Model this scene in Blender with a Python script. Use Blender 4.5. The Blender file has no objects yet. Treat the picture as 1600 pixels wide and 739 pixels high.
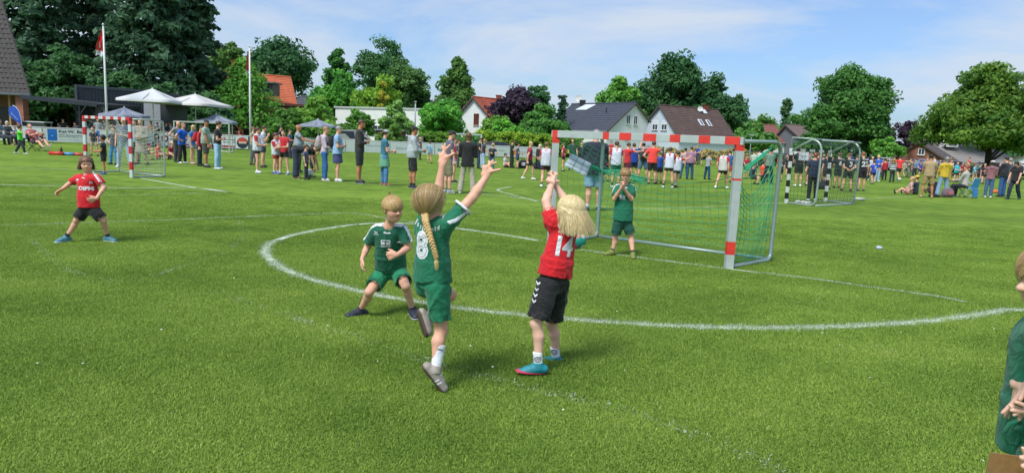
import bpy, bmesh, math, random, time
import numpy as np
from mathutils import Vector, Matrix
from mathutils.bvhtree import BVHTree
T0 = time.time()
random.seed(7); RNG = np.random.default_rng(7)
SC = bpy.context.scene
COL = SC.collection
f4 = np.float32

# ------------------------------------------------------------------ camera
F_PX, CAM_H = 1050.0, 1.5
PITCH, ROLL = math.radians(8.15), math.radians(2.6)
RC = Matrix.Rotation(math.pi / 2 - PITCH, 3, 'X') @ Matrix.Rotation(ROLL, 3, 'Z')
cam_d = bpy.data.cameras.new('camera'); cam = bpy.data.objects.new('camera', cam_d); COL.objects.link(cam)
cam.matrix_world = Matrix.Translation((0, 0, CAM_H)) @ RC.to_4x4()
cam_d.sensor_width = 36; cam_d.lens = 36 * F_PX / 1600; cam_d.clip_end = 3000; cam_d.clip_start = 0.05
SC.camera = cam
SC.view_settings.view_transform = 'Standard'; SC.view_settings.look = 'None'
SC.view_settings.exposure = 1.05; SC.view_settings.gamma = 1.0
SC.cycles.max_bounces = 6; SC.cycles.transparent_max_bounces = 12

# ------------------------------------------------------------------ world and sun
SUN_EL, SUN_AZ = math.radians(56), math.radians(215)     # azimuth clockwise from +Y
world = bpy.data.worlds.new('World'); SC.world = world; world.use_nodes = True
nt = world.node_tree; nt.nodes.clear()
def NN(t, typ, **kw):
    n = t.nodes.new(typ)
    for k, v in kw.items(): setattr(n, k, v)
    return n
wo = NN(nt, 'ShaderNodeOutputWorld'); bg = NN(nt, 'ShaderNodeBackground')
sky = NN(nt, 'ShaderNodeTexSky', sky_type='NISHITA', sun_disc=False)
sky.sun_elevation = SUN_EL; sky.sun_rotation = SUN_AZ; sky.air_density = 1.0; sky.dust_density = 1.6; sky.ozone_density = 1.6
tc = NN(nt, 'ShaderNodeTexCoord'); sep = NN(nt, 'ShaderNodeSeparateXYZ')
nt.links.new(tc.outputs['Generated'], sep.inputs[0])
zz = NN(nt, 'ShaderNodeMath', operation='MAXIMUM'); zz.inputs[1].default_value = 0.0
nt.links.new(sep.outputs[2], zz.inputs[0])
zp = NN(nt, 'ShaderNodeMath', operation='ADD'); zp.inputs[1].default_value = 0.22; nt.links.new(zz.outputs[0], zp.inputs[0])
dx = NN(nt, 'ShaderNodeMath', operation='DIVIDE'); nt.links.new(sep.outputs[0], dx.inputs[0]); nt.links.new(zp.outputs[0], dx.inputs[1])
dy = NN(nt, 'ShaderNodeMath', operation='DIVIDE'); nt.links.new(sep.outputs[1], dy.inputs[0]); nt.links.new(zp.outputs[0], dy.inputs[1])
cmb = NN(nt, 'ShaderNodeCombineXYZ'); nt.links.new(dx.outputs[0], cmb.inputs[0]); nt.links.new(dy.outputs[0], cmb.inputs[1])
mp = NN(nt, 'ShaderNodeMapping'); mp.inputs['Scale'].default_value = (0.75, 1.05, 1); mp.inputs['Rotation'].default_value = (0, 0, 0.25)
mp.inputs['Location'].default_value = (0.7, 0.35, 0)
nt.links.new(cmb.outputs[0], mp.inputs[0])
cn = NN(nt, 'ShaderNodeTexNoise'); cn.inputs['Scale'].default_value = 0.95; cn.inputs['Detail'].default_value = 9
cn.inputs['Roughness'].default_value = 0.56; cn.inputs['Distortion'].default_value = 0.35
nt.links.new(mp.outputs[0], cn.inputs['Vector'])
cr = NN(nt, 'ShaderNodeValToRGB'); cr.color_ramp.elements[0].position = 0.43; cr.color_ramp.elements[1].position = 0.60
cr.color_ramp.elements[0].color = (0.16, 0.16, 0.16, 1); cr.color_ramp.elements[1].color = (0.93, 0.93, 0.93, 1)
nt.links.new(cn.outputs['Fac'], cr.inputs[0])
mx = NN(nt, 'ShaderNodeMixRGB')
gain = NN(nt, 'ShaderNodeMixRGB', blend_type='MULTIPLY'); gain.inputs[0].default_value = 1
gain.inputs[2].default_value = (0.50, 0.66, 0.86, 1)
nt.links.new(sky.outputs[0], gain.inputs[1]); nt.links.new(gain.outputs[0], mx.inputs[1])
mx.inputs[2].default_value = (3.2, 3.6, 4.15, 1)
nt.links.new(cr.outputs[0], mx.inputs[0]); nt.links.new(mx.outputs[0], bg.inputs[0])
bg.inputs[1].default_value = 0.10
nt.links.new(bg.outputs[0], wo.inputs[0])
sd = bpy.data.lights.new('sun', 'SUN'); so = bpy.data.objects.new('sun', sd); COL.objects.link(so)
sd.energy = 1.9; sd.angle = math.radians(20); sd.color = (1.0, 0.96, 0.9)
sdir = Vector((math.sin(SUN_AZ) * math.cos(SUN_EL), math.cos(SUN_AZ) * math.cos(SUN_EL), math.sin(SUN_EL)))
so.rotation_euler = sdir.to_track_quat('Z', 'Y').to_euler(); so.location = (0, 0, 60)

# ------------------------------------------------------------------ pixel <-> place helpers (photo is 1600 x 739)
RCn = np.array(RC)
def ray(px, py): return RCn @ np.array([(px - 800) / F_PX, (369.5 - py) / F_PX, -1.0])
def G(px, py):
    r = ray(px, py); t = -CAM_H / r[2]; return np.array([r[0] * t, r[1] * t, 0.0])
def W(px, py, Y):
    r = ray(px, py); t = Y / r[1]; return np.array([r[0] * t, Y, CAM_H + r[2] * t])
def GD(px, Y):                         # ground point seen in column px (at the horizon) at distance Y
    r = ray(px, 219 + .0457 * (px - 800)); return np.array([r[0] / r[1] * Y, Y, 0.0])
def proj(p):
    q = RCn.T @ (np.array(p, float) - np.array([0, 0, CAM_H])); return 800 + F_PX * q[0] / -q[2], 369.5 - F_PX * q[1] / -q[2]
def solve_h(b, yh):
    lo, hi = 0.0, 60.0
    for _ in range(40):
        m = (lo + hi) / 2
        if proj((b[0], b[1], m))[1] > yh: lo = m
        else: hi = m
    return lo
V = lambda *a: np.array(a, float)
def nrm(v):
    v = np.array(v, float); l = np.linalg.norm(v); return v / (l if l > 1e-9 else 1)
def lerp(a, b, t): return np.array(a) * (1 - t) + np.array(b) * t

# ------------------------------------------------------------------ materials
MATS = {}
def srgb(c):
    if isinstance(c, str):
        c = [int(c[i:i + 2], 16) / 255 for i in (0, 2, 4)]
        return tuple((x / 12.92 if x <= .04045 else ((x + .055) / 1.055) ** 2.4) for x in c)
    return tuple(c)
def mat(kind, c, rough=.8, **kw):
    c = srgb(c); key = (kind, tuple(round(x, 4) for x in c), rough, tuple(sorted(kw.items())))
    if key in MATS: return MATS[key]
    m = bpy.data.materials.new(kind); m.use_nodes = True; t = m.node_tree; p = t.nodes['Principled BSDF']
    p.inputs['Base Color'].default_value = (*c, 1); p.inputs['Roughness'].default_value = rough
    if 'metal' in kw: p.inputs['Metallic'].default_value = kw['metal']
    if 'spec' in kw: p.inputs['Specular IOR Level'].default_value = kw['spec']
    sc, var, bump, bs = kw.get('scale', 8), kw.get('var', .12), kw.get('bump', 0), kw.get('bscale', 60)
    co = NN(t, 'ShaderNodeTexCoord')
    if var:
        n = NN(t, 'ShaderNodeTexNoise'); n.inputs['Scale'].default_value = sc; n.inputs['Detail'].default_value = 5
        t.links.new(co.outputs['Object'], n.inputs['Vector'])
        if 'stretch' in kw:
            mpn = NN(t, 'ShaderNodeMapping'); mpn.inputs['Scale'].default_value = kw['stretch']
            t.links.new(co.outputs['Object'], mpn.inputs[0]); t.links.new(mpn.outputs[0], n.inputs['Vector'])
        mr = NN(t, 'ShaderNodeMapRange'); mr.inputs['From Min'].default_value = .3; mr.inputs['From Max'].default_value = .7
        mr.inputs['To Min'].default_value = 1 - var; mr.inputs['To Max'].default_value = 1 + var
        t.links.new(n.outputs['Fac'], mr.inputs['Value'])
        h = NN(t, 'ShaderNodeMixRGB', blend_type='MULTIPLY'); h.inputs[0].default_value = 1
        h.inputs[1].default_value = (*c, 1); t.links.new(mr.outputs[0], h.inputs[2])
        t.links.new(h.outputs[0], p.inputs['Base Color'])
    if bump:
        n2 = NN(t, 'ShaderNodeTexNoise'); n2.inputs['Scale'].default_value = bs; n2.inputs['Detail'].default_value = 4; n2.inputs['Distortion'].default_value = kw.get('dist', 0)
        t.links.new(co.outputs['Object'], n2.inputs['Vector'])
        b = NN(t, 'ShaderNodeBump'); b.inputs['Strength'].default_value = bump; b.inputs['Distance'].default_value = kw.get('bd', .01)
        t.links.new(n2.outputs['Fac'], b.inputs['Height']); t.links.new(b.outputs[0], p.inputs['Normal'])
    if 'sheen' in kw: p.inputs['Sheen Weight'].default_value = kw['sheen']
    if 'sss' in kw:
        p.inputs['Subsurface Weight'].default_value = kw['sss']; p.inputs['Subsurface Radius'].default_value = (1, .35, .2)
        p.inputs['Subsurface Scale'].default_value = .012
    if kind == 'skin':
        n3 = NN(t, 'ShaderNodeTexNoise'); n3.inputs['Scale'].default_value = 13; n3.inputs['Detail'].default_value = 5; t.links.new(co.outputs['Object'], n3.inputs['Vector'])
        m3 = NN(t, 'ShaderNodeMapRange'); m3.inputs['From Min'].default_value = .45; m3.inputs['From Max'].default_value = .75; m3.inputs['To Max'].default_value = .35; t.links.new(n3.outputs['Fac'], m3.inputs['Value'])
        h3 = NN(t, 'ShaderNodeMixRGB'); h3.inputs[2].default_value = (c[0] * .95, c[1] * .62, c[2] * .55, 1); t.links.new(m3.outputs[0], h3.inputs[0]); t.links.new(h.outputs[0], h3.inputs[1]); t.links.new(h3.outputs[0], p.inputs['Base Color'])
    MATS[key] = m; return m
def cloth(c, **k): return mat('cloth', c, .82, var=.09, scale=11, bump=.75, bscale=11, bd=.022, sheen=.15, dist=1.6, **k)
def skin(c): return mat('skin', c, .52, var=.06, scale=22, spec=.35, sss=.12)
def hairm(c): return mat('hair', c, .5, var=.28, scale=40, bump=.5, bscale=90, bd=.004)
def paint(c, r=.45, **k): return mat('paint', c, r, var=.08, scale=3, **k)
def brick_mat(c1, c2, cm, s=1.0):
    key = ('brick', c1, c2, s)
    if key in MATS: return MATS[key]
    m = bpy.data.materials.new('brick_wall'); m.use_nodes = True; t = m.node_tree; p = t.nodes['Principled BSDF']
    co = NN(t, 'ShaderNodeTexCoord'); b = NN(t, 'ShaderNodeTexBrick'); mpn = NN(t, 'ShaderNodeMapping')
    mpn.inputs['Rotation'].default_value = (math.pi / 2, 0, 0)
    t.links.new(co.outputs['Object'], mpn.inputs[0]); t.links.new(mpn.outputs[0], b.inputs['Vector'])
    b.inputs['Color1'].default_value = (*srgb(c1), 1); b.inputs['Color2'].default_value = (*srgb(c2), 1); b.inputs['Mortar'].default_value = (*srgb(cm), 1)
    b.inputs['Scale'].default_value = s; b.inputs['Brick Width'].default_value = .25; b.inputs['Row Height'].default_value = .075; b.inputs['Mortar Size'].default_value = .008
    t.links.new(b.outputs['Color'], p.inputs['Base Color']); p.inputs['Roughness'].default_value = .9
    MATS[key] = m; return m

# ------------------------------------------------------------------ objects
def tag(o, label=None, cat=None, group=None, kind=None):
    if label: o['label'] = label
    if cat: o['category'] = cat
    if group: o['group'] = group
    if kind: o['kind'] = kind
    return o
def empty(name, loc, label=None, cat=None, group=None):
    o = bpy.data.objects.new(name, None); o.empty_display_size = .1; COL.objects.link(o); o.location = [float(x) for x in loc]
    return tag(o, label, cat, group)
def mesh_np(name, v, f, m=None, parent=None, smooth=True, base=None, tone=None, mats=None, mi=None):
    v = np.asarray(v, f4); f = np.asarray(f, np.int32)
    if base is not None: v = v - np.asarray(base, f4)
    k = f.shape[1]; me = bpy.data.meshes.new(name)
    me.vertices.add(len(v)); me.vertices.foreach_set('co', v.ravel())
    me.loops.add(f.size); me.loops.foreach_set('vertex_index', f.ravel())
    me.polygons.add(len(f)); me.polygons.foreach_set('loop_start', np.arange(0, f.size, k, dtype=np.int32))
    me.polygons.foreach_set('use_smooth', np.full(len(f), smooth))
    if mats:
        for x in mats: me.materials.append(x)
        if mi is not None: me.polygons.foreach_set('material_index', np.asarray(mi, np.int32))
    elif m: me.materials.append(m)
    if tone is not None:
        a = me.attributes.new('tone', 'FLOAT', 'FACE'); a.data.foreach_set('value', np.asarray(tone, f4))
    me.update(); me.validate()
    o = bpy.data.objects.new(name, me); COL.objects.link(o)
    if parent is not None: o.parent = parent
    return o
class MB:                                   # mesh builder: boxes, tubes, polygons
    def __init__(s): s.v = []; s.f = []; s.m = []; s.cm = 0
    def add(s, vs, fs):
        n = len(s.v); s.v += [tuple(float(c) for c in p) for p in vs]; s.f += [tuple(i + n for i in q) for q in fs]; s.m += [s.cm] * len(fs)
    def poly(s, pts): s.add(pts, [tuple(range(len(pts)))])
    def prism(s, pts, d):                   # polygon extruded by vector d
        n = len(pts); d = np.array(d); P = [np.array(p) for p in pts]; Q = [p + d for p in P]
        s.add(P + Q, [tuple(range(n))[::-1], tuple(range(n, 2 * n))] + [(i, (i + 1) % n, n + (i + 1) % n, n + i) for i in range(n)])
    def box(s, c, sz, rz=0, R=None):
        hx, hy, hz = [q / 2 for q in sz]; ca, sa = math.cos(rz), math.sin(rz); out = []
        for X, Y, Z in ((-1,-1,-1),(1,-1,-1),(1,1,-1),(-1,1,-1),(-1,-1,1),(1,-1,1),(1,1,1),(-1,1,1)):
            q = np.array((X * hx, Y * hy, Z * hz))
            if R is not None: q = R @ q
            else: q = np.array((q[0] * ca - q[1] * sa, q[0] * sa + q[1] * ca, q[2]))
            out.append(q + np.array(c))
        s.add(out, [(0,3,2,1),(4,5,6,7),(0,1,5,4),(1,2,6,5),(2,3,7,6),(3,0,4,7)])
    def beam(s, a, b, w, h):                # rectangular bar from a to b
        a = np.array(a, float); b = np.array(b, float); d = nrm(b - a); up = V(0, 0, 1) if abs(d[2]) < .9 else V(0, 1, 0)
        x = nrm(np.cross(d, up)); y = np.cross(x, d); c = [x * w / 2 * i + y * h / 2 * j for i, j in ((-1,-1),(1,-1),(1,1),(-1,1))]
        s.add([a + q for q in c] + [b + q for q in c], [(0,3,2,1),(4,5,6,7),(0,1,5,4),(1,2,6,5),(2,3,7,6),(3,0,4,7)])
    def tube(s, pts, r, n=8, cap=True):
        pts = [np.array(p, float) for p in pts]; rs = r if hasattr(r, '__len__') else [r] * len(pts); vs = []; prev = None
        for i, p in enumerate(pts):
            d = nrm((pts[i + 1] if i < len(pts) - 1 else p) - (pts[i - 1] if i else p))
            if prev is None: up = V(0, 0, 1) if abs(d[2]) < .9 else V(1, 0, 0); x = nrm(np.cross(d, up))
            else: x = nrm(prev - d * np.dot(prev, d))
            prev = x; y = np.cross(d, x)
            vs += [p + rs[i] * (x * math.cos(2 * math.pi * k / n) + y * math.sin(2 * math.pi * k / n)) for k in range(n)]
        fs = [(i * n + k, i * n + (k + 1) % n, (i + 1) * n + (k + 1) % n, (i + 1) * n + k) for i in range(len(pts) - 1) for k in range(n)]
        if cap: fs += [tuple(range(n))[::-1], tuple((len(pts) - 1) * n + k for k in range(n))]
        s.add(vs, fs)
    def build(s, name, m=None, parent=None, base=None, smooth=False, label=None, mats=None, bevel=0):
        me = bpy.data.meshes.new(name); b = np.zeros(3) if base is None else np.array(base)
        me.from_pydata([tuple(np.array(p) - b) for p in s.v], [], s.f); me.update()
        for x in (mats or ([m] if m else [])): me.materials.append(x)
        if mats: me.polygons.foreach_set('material_index', s.m)
        me.polygons.foreach_set('use_smooth', [smooth] * len(s.f))
        o = bpy.data.objects.new(name, me); COL.objects.link(o)
        if parent is not None: o.parent = parent
        if label: o['label'] = label
        if bevel:
            bv = o.modifiers.new('bevel', 'BEVEL'); bv.width = bevel; bv.segments = 2; bv.limit_method = 'ANGLE'
        return o

# ------------------------------------------------------------------ signed distance fields -> continuous meshes
def smin(a, b, k):
    if k <= 0: return np.minimum(a, b)
    h = np.maximum(k - np.abs(a - b), 0) / k
    return np.minimum(a, b) - h * h * k * .25
class Fd:
    def __init__(s, lo, hi, h):
        s.h = h; s.lo = np.array(lo, float) - 3 * h; s.n = np.maximum(np.ceil((np.array(hi, float) - s.lo) / h).astype(int) + 4, 5)
        s.a = np.full(tuple(s.n), 1.0, f4); s.ax = [(s.lo[i] + h * np.arange(s.n[i])).astype(f4) for i in range(3)]
    def sub(s, lo, hi, m):
        sl = []
        for i in range(3):
            a = int(max(0, (lo[i] - m - s.lo[i]) // s.h)); b = int(min(s.n[i], (hi[i] + m - s.lo[i]) // s.h + 2))
            if b <= a: return None, None
            sl.append(slice(a, b))
        return tuple(sl), (s.ax[0][sl[0]][:, None, None], s.ax[1][sl[1]][None, :, None], s.ax[2][sl[2]][None, None, :])
    def op(s, prim, k=0., mode='u'):
        fn, lo, hi = prim; sl, X = s.sub(lo, hi, max(k, s.h) + 2.5 * s.h)
        if sl is None: return s
        d = fn(*X); A = s.a[sl]
        if mode == 'u': s.a[sl] = smin(A, d, k)
        elif mode == 's': s.a[sl] = -smin(-A, d, k)
        return s
    def plane(s, p, n, k=0.):               # keep the side where (x-p).n < 0
        n = nrm(n).astype(f4); p = np.asarray(p, f4)
        d = (s.ax[0][:, None, None] - p[0]) * n[0] + (s.ax[1][None, :, None] - p[1]) * n[1] + (s.ax[2][None, None, :] - p[2]) * n[2]
        s.a = np.maximum(s.a, d); return s
    def disp(s, fn, band=.03):
        idx = np.nonzero(np.abs(s.a) < band); P = np.stack([s.ax[i][idx[i]] for i in range(3)], 1)
        s.a[idx] += fn(P).astype(f4); return s
    def mesh(s):
        a = s.a; ins = a < 0; n = s.n
        c = np.zeros(tuple(n - 1), np.int8)
        for dx in (0, 1):
            for dy in (0, 1):
                for dz in (0, 1): c += ins[dx:n[0] - 1 + dx, dy:n[1] - 1 + dy, dz:n[2] - 1 + dz]
        act = np.nonzero((c > 0) & (c < 8)); N = len(act[0])
        if N == 0: return np.zeros((0, 3), f4), np.zeros((0, 4), np.int32)
        idm = np.full(tuple(n - 1), -1, np.int32); idm[act] = np.arange(N)
        corners = [(x, y, z) for x in (0, 1) for y in (0, 1) for z in (0, 1)]
        cv = np.stack([a[act[0] + x, act[1] + y, act[2] + z] for x, y, z in corners], 1)
        acc = np.zeros((N, 3), f4); cnt = np.zeros(N, f4)
        for i in range(8):
            for j in range(i + 1, 8):
                if sum(abs(corners[i][q] - corners[j][q]) for q in range(3)) != 1: continue
                A, B = cv[:, i], cv[:, j]; m = (A < 0) != (B < 0); t = A[m] / (A[m] - B[m])
                ci = np.array(corners[i], f4); cj = np.array(corners[j], f4)
                acc[m] += ci + t[:, None] * (cj - ci); cnt[m] += 1
        v = (np.stack(act, 1) + acc / cnt[:, None]) * s.h + s.lo
        qs = []
        for ax in range(3):
            b, cc = (ax + 1) % 3, (ax + 2) % 3
            sl0 = [slice(None)] * 3; sl1 = [slice(None)] * 3; sl0[ax] = slice(0, -1); sl1[ax] = slice(1, None)
            e0, e1 = ins[tuple(sl0)], ins[tuple(sl1)]; E = np.nonzero(e0 != e1)
            E = np.stack(E, 1); ok = (E[:, b] > 0) & (E[:, cc] > 0) & (E[:, b] < n[b] - 1) & (E[:, cc] < n[cc] - 1); E = E[ok]
            flip = e0[E[:, 0], E[:, 1], E[:, 2]]
            def cell(db, dc):
                q = E.copy(); q[:, b] -= db; q[:, cc] -= dc; return idm[q[:, 0], q[:, 1], q[:, 2]]
            q = np.stack([cell(1, 1), cell(0, 1), cell(0, 0), cell(1, 0)], 1)
            q[~flip] = q[~flip][:, ::-1]; qs.append(q)
        q = np.concatenate(qs); q = q[(q >= 0).all(1)]
        return v.astype(f4), q
def _bb(pts, r): P = np.array(pts); return P.min(0) - r, P.max(0) + r
def cap(a, b, ra, rb=None, flat=None):
    rb = ra if rb is None else rb; a = np.array(a, float); b = np.array(b, float); ba = b - a; L2 = max(float(ba @ ba), 1e-9)
    def fn(X, Y, Z):
        px, py, pz = X - f4(a[0]), Y - f4(a[1]), Z - f4(a[2])
        t = np.clip((px * f4(ba[0]) + py * f4(ba[1]) + pz * f4(ba[2])) / f4(L2), 0, 1)
        qx, qy, qz = px - t * f4(ba[0]), py - t * f4(ba[1]), pz - t * f4(ba[2]); d2 = qx * qx + qy * qy + qz * qz
        if flat is not None:
            w, fac = flat; c = qx * f4(w[0]) + qy * f4(w[1]) + qz * f4(w[2]); d2 = d2 + c * c * f4(1 / fac ** 2 - 1)
        return np.sqrt(d2) - (f4(ra) + t * f4(rb - ra))
    lo, hi = _bb([a, b], max(ra, rb)); return fn, lo, hi
def cone(a, b, ra, rb=None, flat=None, bulge=0.):     # flat-ended tapered cylinder
    rb = ra if rb is None else rb; a = np.array(a, float); b = np.array(b, float); ba = b - a; L = max(float(np.linalg.norm(ba)), 1e-6); u = ba / L
    def fn(X, Y, Z):
        px, py, pz = X - f4(a[0]), Y - f4(a[1]), Z - f4(a[2]); t = px * f4(u[0]) + py * f4(u[1]) + pz * f4(u[2])
        qx, qy, qz = px - t * f4(u[0]), py - t * f4(u[1]), pz - t * f4(u[2]); d2 = qx * qx + qy * qy + qz * qz
        if flat is not None:
            w, fac = flat; c = qx * f4(w[0]) + qy * f4(w[1]) + qz * f4(w[2]); d2 = d2 + c * c * f4(1 / fac ** 2 - 1)
        tt = np.clip(t / f4(L), 0, 1); r = f4(ra) + tt * f4(rb - ra) + f4(bulge) * 4 * tt * (1 - tt)
        return np.maximum(np.sqrt(d2) - r, np.maximum(-t, t - f4(L)))
    lo, hi = _bb([a, b], max(ra, rb) + abs(bulge)); return fn, lo, hi
def ell(c, M, r):                         # M rows = local axes
    c = np.array(c, float); M = np.array(M, float); r = np.array(r, float)
    def fn(X, Y, Z):
        px, py, pz = X - f4(c[0]), Y - f4(c[1]), Z - f4(c[2]); q = [px * f4(M[i][0]) + py * f4(M[i][1]) + pz * f4(M[i][2]) for i in range(3)]
        k0 = np.sqrt(sum((q[i] / f4(r[i])) ** 2 for i in range(3))) + f4(1e-6); k1 = np.sqrt(sum((q[i] / f4(r[i] ** 2)) ** 2 for i in range(3))) + f4(1e-6)
        return k0 * (k0 - 1) / k1
    R = r.max(); return fn, c - R, c + R
def wrinkle(amp, freq, seed, stretch=(1, 1, 1)):
    g = np.random.default_rng(abs(seed)); K = g.normal(0, 1, (5, 3)) * freq * np.array(stretch); M = g.normal(0, .5, (5, 3)) * freq; ph = g.uniform(0, 6.28, (5, 2))
    def fn(P):
        o = 0; cl = amp * .12
        for i in range(5):
            s = np.sin(P @ K[i] + ph[i, 0] + 1.6 * np.sin(P @ M[i] + ph[i, 1])); o = o + (1 - np.abs(s)) ** 2 - .3
        return np.minimum(-amp * o / 2.2, cl)
    return fn
def field_obj(F, name, m, parent, base, label=None):
    v, q = F.mesh()
    if len(q) == 0: return None
    o = mesh_np(name, v, q, m, parent, True, base)
    if label: o['label'] = label
    if len(q) > 1500: dm = o.modifiers.new('thin', 'DECIMATE'); dm.ratio = .5
    return o

# ------------------------------------------------------------------ text and marks printed on surfaces
_TX = {}
def text_mesh(s, bold=0., spacing=1.0):
    if (s, bold) in _TX: return _TX[(s, bold)]
    c = bpy.data.curves.new('t', 'FONT'); c.body = s; c.size = 1; c.align_x = 'CENTER'; c.align_y = 'CENTER'; c.resolution_u = 3; c.offset = bold; c.space_character = spacing
    o = bpy.data.objects.new('t', c); COL.objects.link(o); dg = bpy.context.evaluated_depsgraph_get()
    me = bpy.data.meshes.new_from_object(o.evaluated_get(dg)); bm = bmesh.new(); bm.from_mesh(me)
    bmesh.ops.triangulate(bm, faces=bm.faces[:])
    V2 = [(v.co.x, v.co.y) for v in bm.verts]; Fs = [tuple(v.index for v in f.verts) for f in bm.faces]
    bm.free(); bpy.data.objects.remove(o); bpy.data.curves.remove(c); bpy.data.meshes.remove(me)
    P = np.array(V2); P -= (P.min(0) + P.max(0)) / 2; w, h = P.max(0) - P.min(0)
    _TX[(s, bold)] = (P, Fs, w, h); return _TX[(s, bold)]
def decal(name, P, Fs, O, X, Y, m, parent, base, bvh=None, off=.002, maxe=.012, smooth=True, curve=0):
    """2D shape (metres) placed at O in plane X,Y; if bvh is given it is laid onto that surface"""
    O = np.array(O); X = nrm(X)
    if bvh is not None:
        hit = on_surface(*proj(O), bvh, base)
        if hit is not None: O = hit
    Y = nrm(Y - X * np.dot(X, Y)); N = np.cross(X, Y)
    bm = bmesh.new(); vs = [bm.verts.new((p[0], p[1], 0)) for p in P]
    for f in Fs:
        try: bm.faces.new([vs[i] for i in f])
        except ValueError: pass
    if bvh is not None:
        for _ in range(5):
            es = [e for e in bm.edges if e.calc_length() > maxe]
            if not es: break
            bmesh.ops.subdivide_edges(bm, edges=es, cuts=1); bmesh.ops.triangulate(bm, faces=[f for f in bm.faces if len(f.verts) > 4])
    for v in bm.verts:
        w = O + X * v.co.x + Y * v.co.y
        if bvh is not None:
            h = bvh.ray_cast(Vector(w + N * .06 - np.array(base)), Vector(-N), .3)
            if h[0] is not None: w = np.array(h[0]) + np.array(h[1]) * off * np.sign(np.dot(np.array(h[1]), N)) + np.array(base)
        else: w = w + N * off
        v.co = Vector(w - np.array(base))
    me = bpy.data.meshes.new(name); bm.to_mesh(me); bm.free(); me.materials.append(m)
    o = bpy.data.objects.new(name, me); COL.objects.link(o)
    if parent is not None: o.parent = parent
    return o
def text_decal(name, s, O, X, Y, h, m, parent, base, bvh=None, off=.002, bold=.02, wid=None, maxe=.012):
    P, Fs, w, hh = text_mesh(s, bold); k = h / hh; Q = P * k
    if wid: Q = Q * np.array([wid / (w * k), 1])
    return decal(name, Q, Fs, O, X, Y, m, parent, base, bvh, off, maxe)
def on_surface(px, py, bv, base):      # the point of a surface seen in a pixel of the photograph
    r = nrm(ray(px, py)); h = bv.ray_cast(Vector(np.array((0, 0, CAM_H)) - np.array(base)), Vector(r), 50)
    return (np.array(h[0]) + np.array(base)) if h[0] is not None else None
def bvh_of(o):
    me = o.data; n = len(me.vertices); a = np.zeros(n * 3, f4); me.vertices.foreach_get('co', a)
    return BVHTree.FromPolygons([tuple(x) for x in a.reshape(-1, 3).tolist()], [tuple(p.vertices) for p in me.polygons])
# ------------------------------------------------------------------ ground, lines, grass
def ground_mat():
    m = bpy.data.materials.new('mown_grass'); m.use_nodes = True; t = m.node_tree; p = t.nodes['Principled BSDF']; co = NN(t, 'ShaderNodeTexCoord')
    def noise(sc, det, st=None, rot=0):
        n = NN(t, 'ShaderNodeTexNoise'); n.inputs['Scale'].default_value = sc; n.inputs['Detail'].default_value = det
        mpn = NN(t, 'ShaderNodeMapping'); mpn.inputs['Scale'].default_value = st or (1, 1, 1); mpn.inputs['Rotation'].default_value = (0, 0, rot)
        t.links.new(co.outputs['Object'], mpn.inputs[0]); t.links.new(mpn.outputs[0], n.inputs['Vector']); return n
    a = noise(.16, 6, (.35, 2.2, 1), -.15); b = noise(26, 6); c = noise(2.2, 6); d = noise(140, 3)
    r = NN(t, 'ShaderNodeValToRGB'); e = r.color_ramp.elements
    e[0].position = .30; e[0].color = (.082, .158, .014, 1); e[1].position = .70; e[1].color = (.188, .292, .036, 1)
    add = NN(t, 'ShaderNodeMath', operation='ADD'); t.links.new(a.outputs['Fac'], add.inputs[0]); t.links.new(c.outputs['Fac'], add.inputs[1])
    add2 = NN(t, 'ShaderNodeMath', operation='ADD'); t.links.new(add.outputs[0], add2.inputs[0]); t.links.new(b.outputs['Fac'], add2.inputs[1])
    add3 = NN(t, 'ShaderNodeMath', operation='ADD'); t.links.new(add2.outputs[0], add3.inputs[0]); t.links.new(d.outputs['Fac'], add3.inputs[1])
    dv = NN(t, 'ShaderNodeMath', operation='MULTIPLY'); dv.inputs[1].default_value = .25; t.links.new(add3.outputs[0], dv.inputs[0])
    mr = NN(t, 'ShaderNodeMapRange'); mr.inputs['From Min'].default_value = .36; mr.inputs['From Max'].default_value = .64; t.links.new(dv.outputs[0], mr.inputs['Value'])
    t.links.new(mr.outputs[0], r.inputs[0]); t.links.new(r.outputs[0], p.inputs['Base Color']); p.inputs['Roughness'].default_value = .9; p.inputs['Specular IOR Level'].default_value = .15
    bp = NN(t, 'ShaderNodeBump'); bp.inputs['Strength'].default_value = .9; bp.inputs['Distance'].default_value = .03; t.links.new(b.outputs['Fac'], bp.inputs['Height']); t.links.new(bp.outputs[0], p.inputs['Normal'])
    return m
M_ = MB(); M_.poly([(-900, -60, 0), (900, -60, 0), (900, 1500, 0), (-900, 1500, 0)]); fld = M_.build('grass_field', ground_mat()); fld['kind'] = 'structure'

LINES = []           # (points on the ground, width, strength)
def pl(pts, w, st): LINES.append(([G(*p)[:2] for p in pts], w, st))
def smooth_path(P, n=10):
    P = [np.array(p) for p in P]
    if len(P) < 3: return [lerp(P[0], P[1], t) for t in np.linspace(0, 1, 40)]
    out = []
    for i in range(len(P) - 1):
        a = P[max(i - 1, 0)]; b = P[i]; c = P[i + 1]; d = P[min(i + 2, len(P) - 1)]
        for t in np.linspace(0, 1, n, endpoint=False): out.append(.5 * (2 * b + (c - a) * t + (2 * a - 5 * b + 4 * c - d) * t * t + (3 * b - a - 3 * c + d) * t ** 3))
    return out + [P[-1]]
pl([(840, 376), (790, 368), (740, 361), (690, 354), (640, 350), (600, 349), (560, 351), (520, 356), (480, 363), (446, 371), (424, 380), (415, 389), (417, 400), (432, 414), (462, 429), (505, 442), (560, 455), (620, 467), (700, 480), (780, 489), (860, 497), (940, 503), (1030, 509), (1120, 512), (1210, 513), (1300, 511), (1390, 507), (1470, 500), (1530, 492), (1575, 485), (1640, 486)], .10, 1.0)
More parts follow.
